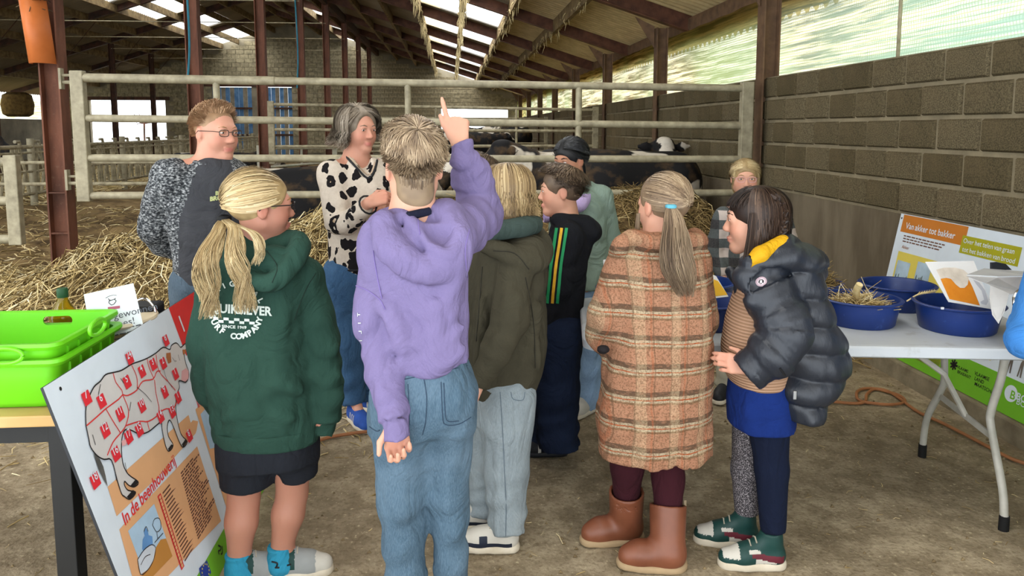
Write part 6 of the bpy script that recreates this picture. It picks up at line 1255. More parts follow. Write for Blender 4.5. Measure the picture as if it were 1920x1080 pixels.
v = Vol(J(380, 830, Y)-A3(0, .25, .05), J(625, 770, Y)+A3(0, .25, .05), .008); v.loft(rows([(793, 402, 601, .131), (824, 411, 600, .128)], Y, .13), XD, YD, .01, 2.3); garment('hem_band', v, C_green, tp)
print_text('chest_print', b, 'QUIKSILVER', lambda x, y: (452+x, 588-y+.06*x), 23, M_ptxt, rt, .035, wpx=116)
for i in range(8):
    for j in range(2):
        if (i+j) % 2 == 0: ribbon('checker_print', b, [(401+9.6*i, 594+5*j+.5*i), (401+9.6*i, 599+5*j+.5*i)], [(410.6+9.6*i, 594.5+5*j+.5*i), (410.6+9.6*i, 599.5+5*j+.5*i)], M_ptxt, rt, 2, .003, 2)
print_text('since_print', b, 'SINCE 1969', lambda x, y: (440+x, 615-y+.05*x), 7.5, M_ptxt, rt, .03, wpx=46); arc_text('arc_print', b, 'SURF COMPANY', 443, 585, 50, 166, 14, 15, M_ptxt, rt, True, .045, .06); arc_text('arc_print', b, 'ORIGINAL', 443, 583, 46, -152, -26, 14, M_ptxt, rt, False, .04, .06)
seam('sleeve_seam', b, [[(592, 512), (575, 540), (560, 575), (552, 600)], [(500, 470), (520, 500), (510, 530)]], .0014, M_gseam, rt)
v = Vol(J(395, 940, Y)-A3(0, .25, 0), J(615, 780, Y)+A3(0, .25, .05), .009); v.loft(rows([(790, 412, 592, .12), (830, 414, 594, .125), (862, 415, 594, .125)], Y, .12), XD, YD, .02, 2.3)
v.cone(J(465, 835, Y), J(465, 908, Y), .098, .090, .03, capb=True); v.cone(J(550, 832, Y), J(559, 895, Y+.01), .082, .068, .03, capb=True); v.noise(.005, (10, 10, 8), 2.); garment('shorts', v, C_short, rt, 1)
for i in (0, 1):
    a_ = Jt['an'][i]; v = Vol(a_-.09, a_+.11, .006); v.cone(a_+UP*.035, a_-UP*.03, .043, .044, .01, fold=(2, .003, XD, 1), capa=True); v.cone(a_-UP*.03, a_+A3(.04, .02, -.04), .044, .04, .02); garment('sock', v, M_sock, rt, 1)
    sneaker('shoe', rt, a_, ((1, .3), (1, .12))[i], .235, [S_grey, S_white, S_green, S_lace, S_sole], lambda x, z, s: 1 if x > .72 else (2 if .2 < x < .42 and z > .045 else 0))
bsock = bvh_of(bpy.data.objects['sock.001']); seam('sock_print', bsock, [[(510, 1053), (520, 1056), (518, 1064)], [(516, 1064), (524, 1064)], [(538, 1060), (545, 1058)]], .003, S_blk, rt)

# ------------------------------------------------------------------ 3 child in olive jacket with blond bob
Y = 2.72; rt = person('child with chin length streaked blond hair, olive jacket and pale jeans, back turned', .19, Y)
Jt = joints(.19, Y, 1.42, (-.72, .69)); Hd = Head(J(944, 366, Y), (-.72, .69, -.03), .97)
Jt.update(nb=J(945, 440, Y), ch=J(950, 530, Y), pv=J(942, 720, Y), sh=[J(972, 490, Y-.1), J(905, 480, Y+.1)], el=[J(955, 610, Y-.19), J(888, 610, Y+.1)], wr=[J(898, 714, Y-.20), J(880, 700, Y+.05)], hp=[J(960, 745, Y-.05), J(925, 745, Y+.06)], kn=[J(950, 880, Y-.06), J(908, 880, Y+.08)], an=[JZ(950, 1030, 0)+UP*.08, JZ(908, 990, 0)+UP*.08])
Jt['toe'] = [Jt['an'][0]*A3(1, 1, 0)+A3(-.13, .02, .03), Jt['an'][1]*A3(1, 1, 0)+A3(-.12, .04, .03)]
body(rt, Hd, Jt, SK1, 1., ((.5,)*4, (.5,)*4), hv=(True, False)); scalp(rt, Hd, H_bob, (.087, .107, .095), ((0, .12, -.06), (.07, .085, .11)), ((0, -.035, -.06), (.085, .085, .085)), .3, nape=-.13)
bob_hair(rt, Hd, H_bob, .080, 1600, (-2.6, 2.6), .0021, .009, (.1, .1, 1), .016, flick=.02, thf=1.85); front_sweep(rt, Hd, H_bob, 300)
tors = rows([(440, 905, 1000, .08), (470, 893, 1022, .115), (510, 888, 1030, .135), (570, 884, 1026, .14), (640, 880, 1024, .14), (700, 880, 1014, .138), (722, 884, 1003, .13), (736, 888, 996, .125)], Y, .13)
def ex(v):
    Q = spline([J(*p) for p in ((905, 455, 2.64), (940, 470, 2.56), (985, 490, 2.56), (1012, 492, 2.60), (1020, 468, 2.68), (1008, 440, 2.76))], 5)
    for i in range(len(Q)-1): v.cone(Q[i], Q[i+1], .034, .034, .012)
    v.ell(J(985, 465, 2.63), (.085, .07, .06), None, .03); folds(v, [[(985, 530), (1000, 600), (1010, 690)], [(905, 560), (900, 640), (890, 700)], [(1015, 560), (990, 640), (960, 715)]], Y-.124, .014, .03)
tp = top('jacket', rt, C_olive, tors, [([J(965, 500, Y-.11), J(958, 600, Y-.19), J(930, 662, Y-.21), J(896, 724, Y-.20)], [.075, .064, .058, .046], 2.2), ([J(905, 500, Y+.08), J(890, 610, Y+.08), J(885, 700, Y+.05)], [.07, .06, .045], 2)], .008, .005, (.006, .003), ex); b = bvh_of(tp)
v = Vol(J(870, 745, Y)-A3(0, .25, .03), J(1020, 700, Y)+A3(0, .25, .03), .008); v.loft(rows([(712, 884, 1004, .132), (738, 886, 1000, .128)], Y, .13), XD, YD, .01, 2.3); garment('hem_band', v, C_olive, tp)
seam('jacket_seam', b, [[(925, 470), (965, 475), (992, 505)], [(905, 500), (900, 560), (893, 640)], [(985, 520), (1000, 600), (1004, 690)]], .0018, simple('olive_seam', '26241c', .1), rt)
v = Vol(J(890, 470, Y)-A3(0, .2, 0), J(1015, 395, Y)+A3(0, .2, 0), .007); Q = spline([J(*p) for p in ((895, 438, 2.62), (935, 432, 2.585), (980, 425, 2.60), (1000, 420, 2.68), (985, 412, 2.78))], 5)
for i in range(len(Q)-1): v.cone(Q[i], Q[i+1], .033, .033, .01)
v.noise(.005, (20, 20, 20), 2); garment('hoodie_collar', v, C_teal, rt)
tr = trousers('jeans', rt, Jt, D_light, ((.098, .085, .070), (.09, .075, .06)), rows([(705, 892, 992, .12), (740, 893, 988, .122), (790, 895, 986, .12)], Y, .12), .006, .0085, ends=[Jt['an'][0]-UP*.02, Jt['an'][1]-UP*.03]); b = bvh_of(tr)
seam('side_seam', b, [[(938, 735), (942, 800), (946, 880), (949, 950), (948, 1005)], [(958, 735), (962, 748), (980, 750), (984, 735)], [(912, 998), (935, 1012), (960, 1018), (985, 1010)]], .0014, simple('denim_seam', '5b6873', .1), rt)
zone = lambda x, z, s: 1 if (x > .86 and z < .055) or (.50 < x < .62 and z < .07) or (.12 < x < .5 and z < .045) or (.62 < x <= .86 and z < .040) else 0
for i in (0, 1): sneaker('shoe', rt, Jt['an'][i], (-1, .12), .245, [S_white, S_navy, S_lace, S_sole], zone)

# ------------------------------------------------------------------ 4 boy in black hoodie with stripes
Y = 3.36; rt = person('boy in profile with brown hair, black hoodie with green and yellow sleeve stripes, dark jeans', .47, Y)
Jt = joints(.47, Y, 1.39, (-.93, .2)); Hd = Head(J(1051, 358, Y), (-1, .06, -.02), .95)
Jt.update(nb=J(1062, 408, Y), ch=J(1060, 470, Y), pv=J(1046, 600, Y), sh=[J(1064, 440, Y-.13), J(1064, 440, Y+.13)], el=[J(1048, 530, Y-.15), J(1052, 530, Y+.14)], wr=[J(1020, 600, Y-.11), J(1015, 600, Y+.08)], hp=[J(1046, 620, Y-.06), J(1050, 620, Y+.06)], kn=[J(1042, 735, Y-.06), J(1022, 735, Y+.07)], an=[JZ(1046, 852, 0)+UP*.08, JZ(1016, 840, 0)+UP*.08])
Jt['toe'] = [Jt['an'][0]*A3(1, 1, 0)+A3(-.12, .0, .03), Jt['an'][1]*A3(1, 1, 0)+A3(-.11, .03, .03)]
body(rt, Hd, Jt, SK1, .95, ((.8,)*4, (.8,)*4)); Hd.extras(rt, '6a543c')
scalp(rt, Hd, H_brown, (.085, .104, .094), ((0, .112, -.055), (.074, .085, .105)), nape=-.07, shade=.5); short_hair(rt, Hd, H_brown, 3000, .60, (.0, -.45, .9), .10, .006, .0017, jit=.12, R=(.083, .102, .093))
tors = rows([(412, 1040, 1092, .07), (432, 1028, 1105, .12), (460, 1022, 1108, .15), (510, 1016, 1100, .155), (560, 1010, 1090, .15), (595, 1008, 1084, .14), (612, 1010, 1080, .13)], Y, .13)
def ex(v): v.ell(J(1097, 432, Y), (.075, .12, .06), None, .03); v.cone(J(1045, 412, Y-.07), J(1100, 420, Y-.06), .035, .045, .02); v.cone(J(1045, 412, Y+.07), J(1100, 420, Y+.06), .035, .045, .02)
tp = top('hoodie', rt, C_black, tors, [([J(1064, 446, Y-.12), J(1046, 530, Y-.14), J(1020, 600, Y-.1)], [.075, .066, .05], 2.), ([J(1064, 446, Y+.12), J(1050, 530, Y+.13), J(1016, 600, Y+.08)], [.072, .062, .05], 2.)], .010, .005, extra=ex); b = bvh_of(tp)
for nm, o_, mt in (('green_stripe', 0, simple('stripe_green', '1f8a54', .1, 40, .7)), ('yellow_stripe', 9, simple('stripe_yellow', 'cfa22a', .1, 40, .7)), ('green_stripe', 18, None)):
    mt = mt or bpy.data.materials['stripe_green']; c_ = [(1042, 428), (1037, 460), (1031, 500), (1027, 540), (1024, 568)]; ribbon(nm, b, [(u+o_, v_) for u, v_ in c_], [(u+o_+5.2, v_+.6) for u, v_ in c_], mt, rt, 8, .004)
trousers('jeans', rt, Jt, C_navy, ((.115, .105, .10), (.11, .10, .09)), rows([(596, 1006, 1082, .13), (630, 1004, 1080, .13), (670, 1002, 1078, .13)], Y, .13), .007, .011, ends=[J(1048, 838, Y-.06), J(1014, 820, Y+.1)])
stz = lambda x, z, s: 1 if (.30 < x < .36 or .42 < x < .48 or .54 < x < .6) and .02 < z < .075 else 0
for i in (0, 1): sneaker('shoe', rt, Jt['an'][i], (-1, .05), .25, [S_blk, S_white, S_blk, S_blk], stz, h=.007)

# ------------------------------------------------------------------ 5 girl in plaid coat
Y = 2.55; rt = person('girl seen from behind with a low ponytail, orange plaid wool coat and tan rubber boots', .70, Y)
Jt = joints(.70, Y, 1.40, (-.25, .97)); Hd = Head(J(1243, 384, Y), (-.42, .9, -.04), .97)
Jt.update(nb=J(1238, 455, Y), ch=J(1236, 540, Y), pv=J(1225, 720, Y), sh=[J(1180, 490, Y), J(1296, 480, Y)], el=[J(1138, 600, Y+.0), J(1318, 600, Y+.02)], wr=[J(1150, 655, Y+.12), J(1290, 660, Y+.15)], hp=[J(1188, 760, Y), J(1248, 760, Y)], kn=[J(1176, 875, Y+.05), J(1253, 895, Y-.01)], an=[JZ(1173, 1010, 0)+UP*.07, JZ(1251, 1062, 0)+UP*.07])
Jt['toe'] = [Jt['an'][0]*A3(1, 1, 0)+A3(-.09, -.02, .03), Jt['an'][1]*A3(1, 1, 0)+A3(-.12, .0, .03)]
body(rt, Hd, Jt, SK1, 1., ((.6,)*4, (.6,)*4)); Hd.extras(rt)
scalp(rt, Hd, H_tail, (.083, .103, .092), nape=-.065, shade=.45); pulled_hair(rt, Hd, H_tail, (.18, -.95, -.16), 1300, lift=.007)
tie = J(1258, 387, Y-.105); MB().lathe([(.012, -.008), (.0185, -.005), (.0195, .0), (.0185, .005), (.012, .008)], 16, c=tie).done('hair_tie', M_tie2, rt, True)
tail_hair(rt, [tie, J(1262, 410, 2.405), J(1266, 450, 2.378), J(1272, 505, 2.362), J(1284, 558, 2.362)], H_tail, 420, .014, .054, .012, .0025, flat=.45, thin=.55); tail_hair(rt, [J(1197, 400, Y-.02), J(1194, 440, Y-.01), J(1196, 470, Y-.03)], H_tail, 40, .006, .012, .004, .002, name='loose_lock')
tors = rows([(428, 1195, 1275, .08), (455, 1172, 1300, .105), (480, 1158, 1318, .125), (520, 1150, 1328, .14), (600, 1140, 1333, .15), (680, 1130, 1336, .155), (760, 1122, 1333, .155), (820, 1120, 1330, .152), (850, 1122, 1327, .148)], Y, .14)
def ex(v):
    for P in (((1185, 445, Y-.02), (1165, 462, Y-.06), (1160, 470, Y+.02)), ((1185, 445, Y-.02), (1230, 455, Y-.11), (1285, 452, Y-.09)), ((1285, 452, Y-.09), (1312, 452, Y-.02), (1300, 440, Y+.06))):
        Q = spline([J(*p) for p in P], 4)
        for i in range(len(Q)-1): v.cone(Q[i], Q[i+1], .034, .034, .012)
    v.plane(J(1115, 846, Y), unit(A3(-.10, 0, -1)), .004) if False else None
tp = top('coat', rt, M_plaid, tors, [([J(1178, 492, Y), J(1142, 590, Y-.01), J(1136, 625, Y+.04), J(1165, 668, Y+.12)], [.076, .076, .070, .055], 1.6), ([J(1298, 488, Y), J(1316, 600, Y+.02), J(1292, 660, Y+.14)], [.07, .062, .05], 2)], .008, .004, (.006, .003), ex)
v = Vol(J(1105, 700, Y)-A3(0, .25, 0), J(1160, 620, Y)+A3(0, .2, 0), .008); v.ell(J(1131, 655, Y-.105), (.024, .02, .017), None, .005); garment('pocket_shade', v, simple('pocket_shade_black', '120d10', .1), rt)  # solid dark ellipsoid standing in for shade inside the pocket opening
v = Vol(J(1130, 1000, Y)-A3(0, .25, .32), J(1310, 800, Y)+A3(0, .25, 0), .009); v.cone(J(1180, 790, Y), Jt['kn'][0], .068, .060, .03); v.cone(Jt['kn'][0], Jt['kn'][0]*.45+Jt['an'][0]*.55, .060, .049, .02); v.cone(J(1246, 790, Y), J(1253, 900, Y-.01), .07, .056, .03); v.cone(Jt['kn'][1], Jt['kn'][1]*.45+Jt['an'][1]*.55, .058, .048, .02); garment('tights', v, C_maroon, rt)
for i, (an, td, tz) in enumerate(((Jt['an'][0], unit((-1, -.12, 0)), 928), (Jt['an'][1], unit((-1, .12, 0)), 965))):
    g_ = A3(an[0], an[1], 0); s_ = A3(td[1], -td[0], 0); z1 = .205; lean = (Jt['kn'][i]-an)*A3(.62, .62, 0); v = Vol(g_-A3(.26, .26, .02), g_+A3(.26, .26, .28), .0052)
    v.cone(g_+UP*.06, g_+lean+UP*(z1), .060, .066, .02, capb=True); v.cone(g_+UP*.05-td*.008, g_+td*.10+UP*.045, .057, .048, .02); v.cone(g_+td*.10+UP*.045, g_+td*.135+UP*.038, .046, .040, .02); v.cone(g_+lean+UP*(z1-.03), g_+lean+UP*(z1+.03), .054, .055, .004, sub=True); v.plane(g_+UP*.012, -UP)
    o = garment('boot', v, S_tan, rt); v = Vol(g_-A3(.26, .26, .02), g_+A3(.26, .26, .06), .006); v.cone(g_-td*.01+UP*.012, g_+td*.09+UP*.012, .061, .054, .01); v.cone(g_+td*.09+UP*.012, g_+td*.137+UP*.012, .052, .045, .01); v.plane(g_+UP*.027, UP, .003); v.plane(g_+UP*.001, -UP, .003); garment('sole', v, simple('boot_sole', 'a18a6a', .1, 20), o)
    MB().tube([g_-td*.058+s_*.02+UP*.10, g_+lean-td*.064+s_*.02+UP*(z1+.005)], .006, 6).done('boot_trim', simple('boot_trim', '9a8a70', .1), o, True)

# ------------------------------------------------------------------ 6 girl in puffer jacket
Y = 2.5; rt = person('dark haired girl with fringe and braid in an open navy puffer jacket', 1.07, Y)
Jt = joints(1.07, Y, 1.37, (-.9, .42)); Hd = Head(J(1415, 412, Y), (-.95, .31, -.03), .98)
Jt.update(nb=J(1440, 492, Y), ch=J(1450, 570, Y), pv=J(1432, 720, Y), sh=[J(1428, 528, Y-.09), J(1470, 515, Y+.1)], el=[J(1478, 622, Y-.16), J(1500, 620, Y+.12)], wr=[J(1408, 688, Y-.15), J(1420, 690, Y+.13)], hp=[J(1432, 770, Y-.05), J(1420, 770, Y+.06)], kn=[J(1447, 880, Y-.05), J(1400, 880, Y+.07)], an=[JZ(1447, 1062, 0)+UP*.085, JZ(1398, 1022, 0)+UP*.085])
Jt['toe'] = [Jt['an'][0]*A3(1, 1, 0)+A3(-.12, .02, .03), Jt['an'][1]*A3(1, 1, 0)+A3(-.12, .04, .03)]
body(rt, Hd, Jt, SK1, .97, ((.45, .5, .55, .6), (.4,)*4), ((A3(-.95, .25, .12), A3(.2, .9, -.3), A3(.1, .1, 1)), None), hfine=.0045, hv=(True, False)); Hd.extras(rt, '3a2a20')
scalp(rt, Hd, H_dark, (.085, .105, .093), ((0, .118, -.06), (.072, .088, .095)), ((.02, -.02, -.07), (.072, .07, .08)), .3, nape=-.15); bob_hair(rt, Hd, H_dark, lambda a: np.where(np.abs(a) > 1.45, .16, .09), 1500, (-2.0, 1.75), .0020, .005, (0, .05, 1), .010)
d0 = rng.normal(size=(230, 3))*A3(.30, .18, .0)+A3(0, .62, .72); d1 = np.stack([d0[:, 0]*1.7, np.full(230, .93), np.full(230, .24)+rng.normal(0, .05, 230)], 1); Ls = Hd.sp(slerp(d0, d1, np.linspace(0, 1, 7)), .008+.008*np.linspace(0, 1, 7)[None]*rng.uniform(.5, 1.4, 230)[:, None]); strand_mesh('fringe', Ls, .0020*np.array([1, 1, 1, 1, .9, .7, .3]), H_dark, rt, np.clip(rng.normal(.4, .25, 230), 0, 1))
m = MB(); B_ = spline([J(1452, 368, Y-.07), J(1466, 390, Y-.075), J(1469, 420, Y-.08), J(1462, 450, Y-.085), J(1448, 478, Y-.09)], 6); n_ = len(B_)
for k in range(3):
    m.tube([p+A3(.010*sin(2*pi*(i/4.2+k/3)), .007*sin(4*pi*(i/4.2+k/3))-.0, 0) for i, p in enumerate(B_)], list(np.linspace(.0115, .007, n_)), 7)
o = m.done('braid', H_dark, rt, True); float_attr(o.data, 'shade', np.clip(.35+.25*rng.normal(size=len(o.data.vertices)), 0, 1)); tail_hair(rt, [J(1412, 400, Y-.085), J(1408, 440, Y-.10), J(1402, 490, Y-.13), J(1398, 520, Y-.14)], H_dark, 60, .010, .016, .004, .0018, name='loose_lock')
# sweater and shirt
v = Vol(J(1340, 730, Y)-A3(0, .25, 0), J(1490, 520, Y)+A3(0, .25, .08), .009); v.loft(rows([(500, 1400, 1470, .08), (540, 1385, 1480, .12), (600, 1366, 1480, .13), (650, 1358, 1475, .135), (690, 1360, 1470, .135), (716, 1372, 1465, .13)], Y, .12), XD, YD, .02, 2.3); garment('sweater', v, M_rib, rt)
v = Vol(J(1340, 810, Y)-A3(0, .25, 0), J(1500, 690, Y)+A3(0, .25, .05), .009); v.loft(rows([(700, 1374, 1468, .125), (750, 1368, 1480, .13), (796, 1370, 1484, .132)], Y, .12), XD, YD, .02, 2.3, fold=(6, .05, 1.)); garment('blue_shirt', v, C_bluesh, rt)
tors = rows([(470, 1412, 1490, .10), (495, 1402, 1520, .13), (530, 1398, 1535, .15), (590, 1408, 1556, .158), (650, 1425, 1572, .16), (690, 1440, 1580, .16), (730, 1448, 1545, .16), (765, 1452, 1520, .155)], Y, .15)
def ex(v):
    v.cone(J(1410, 505, Y-.12), J(1470, 480, Y-.1), .05, .065, .02); v.ell(J(1488, 492, Y-.02), (.085, .13, .075), None, .03); v.cone(J(1470, 470, Y-.06), J(1515, 500, Y+.02), .06, .07, .02); v.cone(J(1392, 520, Y-.12), J(1412, 560, Y-.15), .028, .03, .02)
    v.cone(J(1372, 510, Y+.05), J(1418, 600, Y-.02), .02, .03, .01); v.cone(J(1540, 660, Y-.04), J(1500, 735, Y-.10), .075, .05, .05)
    arm = [J(1432, 535, Y-.1), J(1474, 618, Y-.17), J(1448, 662, Y-.18), J(1402, 698, Y-.16)]; R = [.082, .084, .078, .062]
    for i in range(3): v.cone(arm[i], arm[i+1], R[i], R[i+1], .02, capb=(i == 2))
    Qa = np.array(spline(arm, 12)); cum = np.r_[0, np.cumsum(np.linalg.norm(np.diff(Qa, axis=0), axis=1))]
    def quilt(X, Yv, Z):
        P = np.stack([X, Yv, Z], 1); d = np.linalg.norm(P[:, None]-Qa[None, ::2], axis=2); i = d.argmin(1); sarm = cum[::2][i]+.0; near = d.min(1) < .098; z = Z+.10*(X-1.07)
        g = np.where(near, np.abs(np.sin(pi*sarm/.078)), np.abs(np.sin(pi*(z+.02)/.092))); return .010-.015*np.sqrt(g)+.0025*vnoise(X*40, Yv*40, Z*14)
    v.warp(quilt, .05)
tp = top('puffer_jacket', rt, M_puff, tors, [], .0072, .004, None, ex, pad=A3(.12, .12, .0)); b = bvh_of(tp)
v = Vol(J(1370, 520, Y)-A3(0, .3, 0), J(1500, 430, Y)+A3(0, .3, 0), .007); v.cone(J(1388, 504, Y-.150), J(1425, 478, Y-.145), .012, .028, .01); v.cone(J(1425, 478, Y-.145), J(1468, 454, Y-.10), .028, .026, .01); garment('hood_lining', v, C_yell, rt)
# emblem on the sleeve
q = [hit(b, 1427+10.5*cos(a), 528+10*sin(a), .004) for a in np.linspace(0, 2*pi, 20)[:-1]]; q1 = [hit(b, 1427+7.2*cos(a), 528+6.8*sin(a), .0055) for a in np.linspace(0, 2*pi, 20)[:-1]]; q2 = [hit(b, 1427+5*cos(a), 528+4.8*sin(a), .007) for a in np.linspace(0, 2*pi, 20)[:-1]]
if all(p is not None for p in q+q1+q2): MB().poly(q).done('emblem', simple('emblem_pink', 'a58f96', .05), rt); MB().poly(q1).done('emblem_ring', simple('emblem_pale', 'c3b4b8', .05), rt); MB().poly(q2).done('emblem_core', S_blk, rt); print_text('emblem_letter', b, 'R', lambda x, y: (1427+x, 531.5-y), 9, simple('emblem_white', 'd8cfd0', .03), rt, .04, .009)
seam('pocket_zip', b, [[(1462, 690), (1475, 708), (1490, 728)]], .004, S_blk, rt); p = hit(b, 1491, 740, .004)
if p is not None: MB().box(p-A3(.006, .003, .016), p+A3(.006, .003, .014), bev=.002).done('zip_pull', simple('zip_metal', '9a9a98', .05, 9, .3, metal=.8), rt)
v = Vol(J(1350, 1010, Y)-A3(0, .3, .03), J(1500, 770, Y)+A3(0, .3, 0), .0085); v.cone(J(1440, 780, Y-.04), Jt['kn'][0], .076, .056, .03); v.cone(Jt['kn'][0], Jt['an'][0]+UP*.045, .058, .044, .02, capb=True); garment('legging', v, cloth('navy_legging', '10172a', .15), rt)
v = Vol(J(1345, 1010, Y)-A3(0, .3, .03), J(1480, 770, Y)+A3(0, .3, 0), .0085); v.cone(J(1412, 780, Y+.05), Jt['kn'][1], .075, .054, .03); v.cone(Jt['kn'][1], Jt['an'][1]+UP*.04, .056, .044, .02, capb=True)
garment('legging', v, [M_glit, bpy.data.materials['navy_legging']], rt, 2, lambda C: (((C[:, 0]-EYE[0])*F/C[:, 1] > 0)*0+np.array([1 if (px_u(c_)-1396) > 16+6*((px_v(c_)-790)/200) else 0 for c_ in C])).astype(int)) if False else garment('legging', v, M_glit, rt, 2)
zone = lambda x, z, s: 1 if (x > .70 and z > .046 and x < .92) or (.20 < x < .48 and .030 < z < .036+.05*(x-.2)) or (.42 < x < .58 and .066 < z < .078) else (2 if .08 < x < .54 and .036+.05*(x-.2) <= z < .058+.025*(x-.1) else 0)
for i in (0, 1): sneaker('shoe', rt, Jt['an'][i], ((-1, .10), (-.97, .22))[i], .25, [S_green, S_white, S_red, S_lace, S_sole], zone, hi_=.035, h=.0045)

# ------------------------------------------------------------------ 7 woman in leopard sweater
Y = 3.95; rt = person('woman with greying wavy hair in a cream leopard print sweater and blue jeans', -.55, Y)
Jt = joints(-.55, Y, 1.68, (.62, -.6)); Hd = Head(J(674, 243, Y), (.64, -.76, -.06), 1.0, kid=False)
Jt.update(nb=J(668, 300, Y), ch=J(668, 370, Y), pv=J(655, 500, Y), sh=[J(716, 318, Y+.13), J(626, 322, Y-.1)], el=[J(738, 410, Y+.1), J(640, 420, Y-.16)], wr=[J(716, 390, Y-.12), J(692, 380, Y-.34)], hp=[J(675, 520, Y+.06), J(645, 520, Y-.05)], kn=[J(680, 640, Y+.05), J(655, 640, Y-.06)], an=[J(688, 738, Y+.10), J(664, 748, Y-.06)])
Jt['toe'] = [Jt['an'][0]*A3(1, 1, 0)+A3(.11, -.08, .03), Jt['an'][1]*A3(1, 1, 0)+A3(.06, -.12, .03)]
body(rt, Hd, Jt, SK2, 1.12, ((.9,)*4, (.95, 1.0, 1.05, 1.1)), (None, (A3(.85, .1, .28), A3(.1, .7, -.6), A3(.1, .3, .9))), hfine=.0045, hs=1.0, hv=(False, True), neck=.058); Hd.extras(rt, '6b5a4a', gaze=(.002, -.001))
scalp(rt, Hd, H_gray, (.088, .108, .096), ((.0, .125, -.015), (.080, .090, .122)), ((0, -.04, -.06), (.092, .08, .09)), .35, nape=-.14); bob_hair(rt, Hd, H_gray, .075, 1700, (-2.08, 2.08), .0021, .024, (.15, .1, 1), .034, flick=.035); front_sweep(rt, Hd, H_gray, 480, .15, .026, (.93, .02, -.30), .0021, (.74, .985))
tors = rows([(292, 640, 704, .07), (306, 622, 722, .10), (325, 610, 738, .14), (360, 606, 745, .165), (410, 612, 745, .17), (460, 618, 740, .17), (508, 622, 735, .165)], Y, .15)
tp = top('sweater', rt, M_leo, tors, [([J(624, 328, Y-.1), J(634, 412, Y-.17), J(650, 418, Y-.22), J(688, 386, Y-.33)], [.082, .074, .066, .044], 1.8), ([J(716, 322, Y+.12), J(738, 405, Y+.08), J(720, 392, Y-.1)], [.08, .066, .045], 1.8)], .011, .005, (.008, .003), lambda v: v.cone(Hd.p(0, .0, -.1), J(684, 322, Y-.12), .055, .03, .012, sub=True)); b = bvh_of(tp)
seam('neck_trim', b, [[(646, 291), (660, 306), (682, 330), (692, 334), (700, 326), (706, 305), (708, 290)]], .0065, S_blk, rt, .002); seam('neck_trim', b, [[(650, 290), (664, 304), (684, 324), (692, 328), (698, 322), (702, 305)]], .0045, simple('trim_cream', 'b49f88', .1), rt, .003)
m = MB(); c_ = J(690, 384, Y-.335); d_ = unit(Jt['wr'][1]-Jt['el'][1]); V_ = [c_+.047*(cos(a)*unit(np.cross(d_, UP))+sin(a)*unit(np.cross(np.cross(d_, UP), d_))) for a in np.linspace(0, 2*pi, 15)]; m.tube(V_, .005, 6).done('cuff_trim', S_blk, rt, True)
seam('hem_trim', b, [[(624, 506), (650, 507), (690, 507), (725, 505)]], .006, S_blk, rt, .001)
trousers('jeans', rt, Jt, D_woman, ((.115, .085, .068), (.115, .085, .068)), rows([(495, 622, 725, .15), (520, 620, 722, .155), (560, 622, 712, .15)], Y, .15), .006, .011)
for i in (0, 1): sneaker('shoe', rt, Jt['an'][i], ((.7, -.6), (.45, -.9))[i], .27, [S_bluesh, S_white, S_lace, S_sole], lambda x, z, s: 1 if (.32 < x < .36 or .42 < x < .46 or .52 < x < .56) and .03 < z < .07 else 0, h=.008)

# ------------------------------------------------------------------ 8 man in grey raglan sweater
Y = 3.4; rt = person('man with glasses and short reddish hair in a marled grey raglan sweater, looking right', -1.45, Y)
Jt = joints(-1.42, Y, 1.68, (.7, -.5)); Hd = Head(J(405, 248, Y), (.80, -.6, -.05), 1.04, kid=False)
Jt.update(nb=J(402, 302, Y), ch=J(395, 380, Y), pv=J(385, 520, Y), sh=[J(440, 330, Y+.17), J(318, 330, Y-.1)], el=[J(466, 430, Y+.2), J(292, 430, Y-.02)], wr=[J(420, 500, Y+.15), J(352, 480, Y+.12)], hp=[J(405, 540, Y+.05), J(370, 540, Y-.05)], kn=[J(410, 680, Y+.05), J(375, 680, Y-.05)], an=[J(412, 820, Y+.08), J(372, 830, Y-.04)])
Jt['toe'] = [Jt['an'][0]*A3(1, 1, 0)+A3(.1, -.08, .03), Jt['an'][1]*A3(1, 1, 0)+A3(.07, -.1, .03)]
body(rt, Hd, Jt, SK2, 1.2, hs=1.0, neck=.064); Hd.extras(rt, '9a7552', .0018); glasses(rt, Hd, simple('thin_glasses', '35322f', .05, 9, .3), .0017, .0225, .0165)
ok = lambda d: short_ok(d) & ~((d[:, 1] > .42) & (d[:, 2] < .60)); scalp(rt, Hd, H_ginger, (.0752, .0948, .0830), ((0, .115, -.03), (.085, .085, .115)), nape=-.06, shade=.3); short_hair(rt, Hd, H_ginger, 2600, .42, (.0, -.75, .6), .15, .011, .0016, ok, R=(.0755, .095, .083))
tors = rows([(294, 372, 438, .08), (312, 345, 456, .13), (335, 318, 470, .17), (380, 312, 474, .185), (440, 322, 470, .185), (500, 335, 462, .18), (525, 340, 458, .175)], Y, .15)
tp = top('sweater', rt, [C_char, M_marl], tors, [([J(322, 338, Y-.09), J(290, 428, Y-.02), J(310, 455, Y+.05), J(358, 484, Y+.12)], [.092, .072, .064, .045], 2.), ([J(440, 338, Y+.15), J(466, 430, Y+.2), J(425, 498, Y+.15)], [.09, .07, .05], 2)], .010, .006, (.008, .003), None, midx=lambda C: np.array([1 if px_u(c) < 374-.34*(min(px_v(c), 415)-300) or px_u(c) > 432+.22*(min(px_v(c), 415)-300) else 0 for c in C]))
v = Vol(J(350, 330, Y)-A3(0, .25, 0), J(460, 280, Y)+A3(0, .25, 0), .008); Q = [J(402, 301, Y)+A3(.088*cos(a), .10*sin(a), -.012-.018*cos(a-radians(-40))) for a in np.linspace(0, 2*pi, 21)]
for i in range(20): v.cone(Q[i], Q[i+1], .017, .017, .008)
garment('neck_rib', v, M_marl, rt); b = bvh_of(tp)
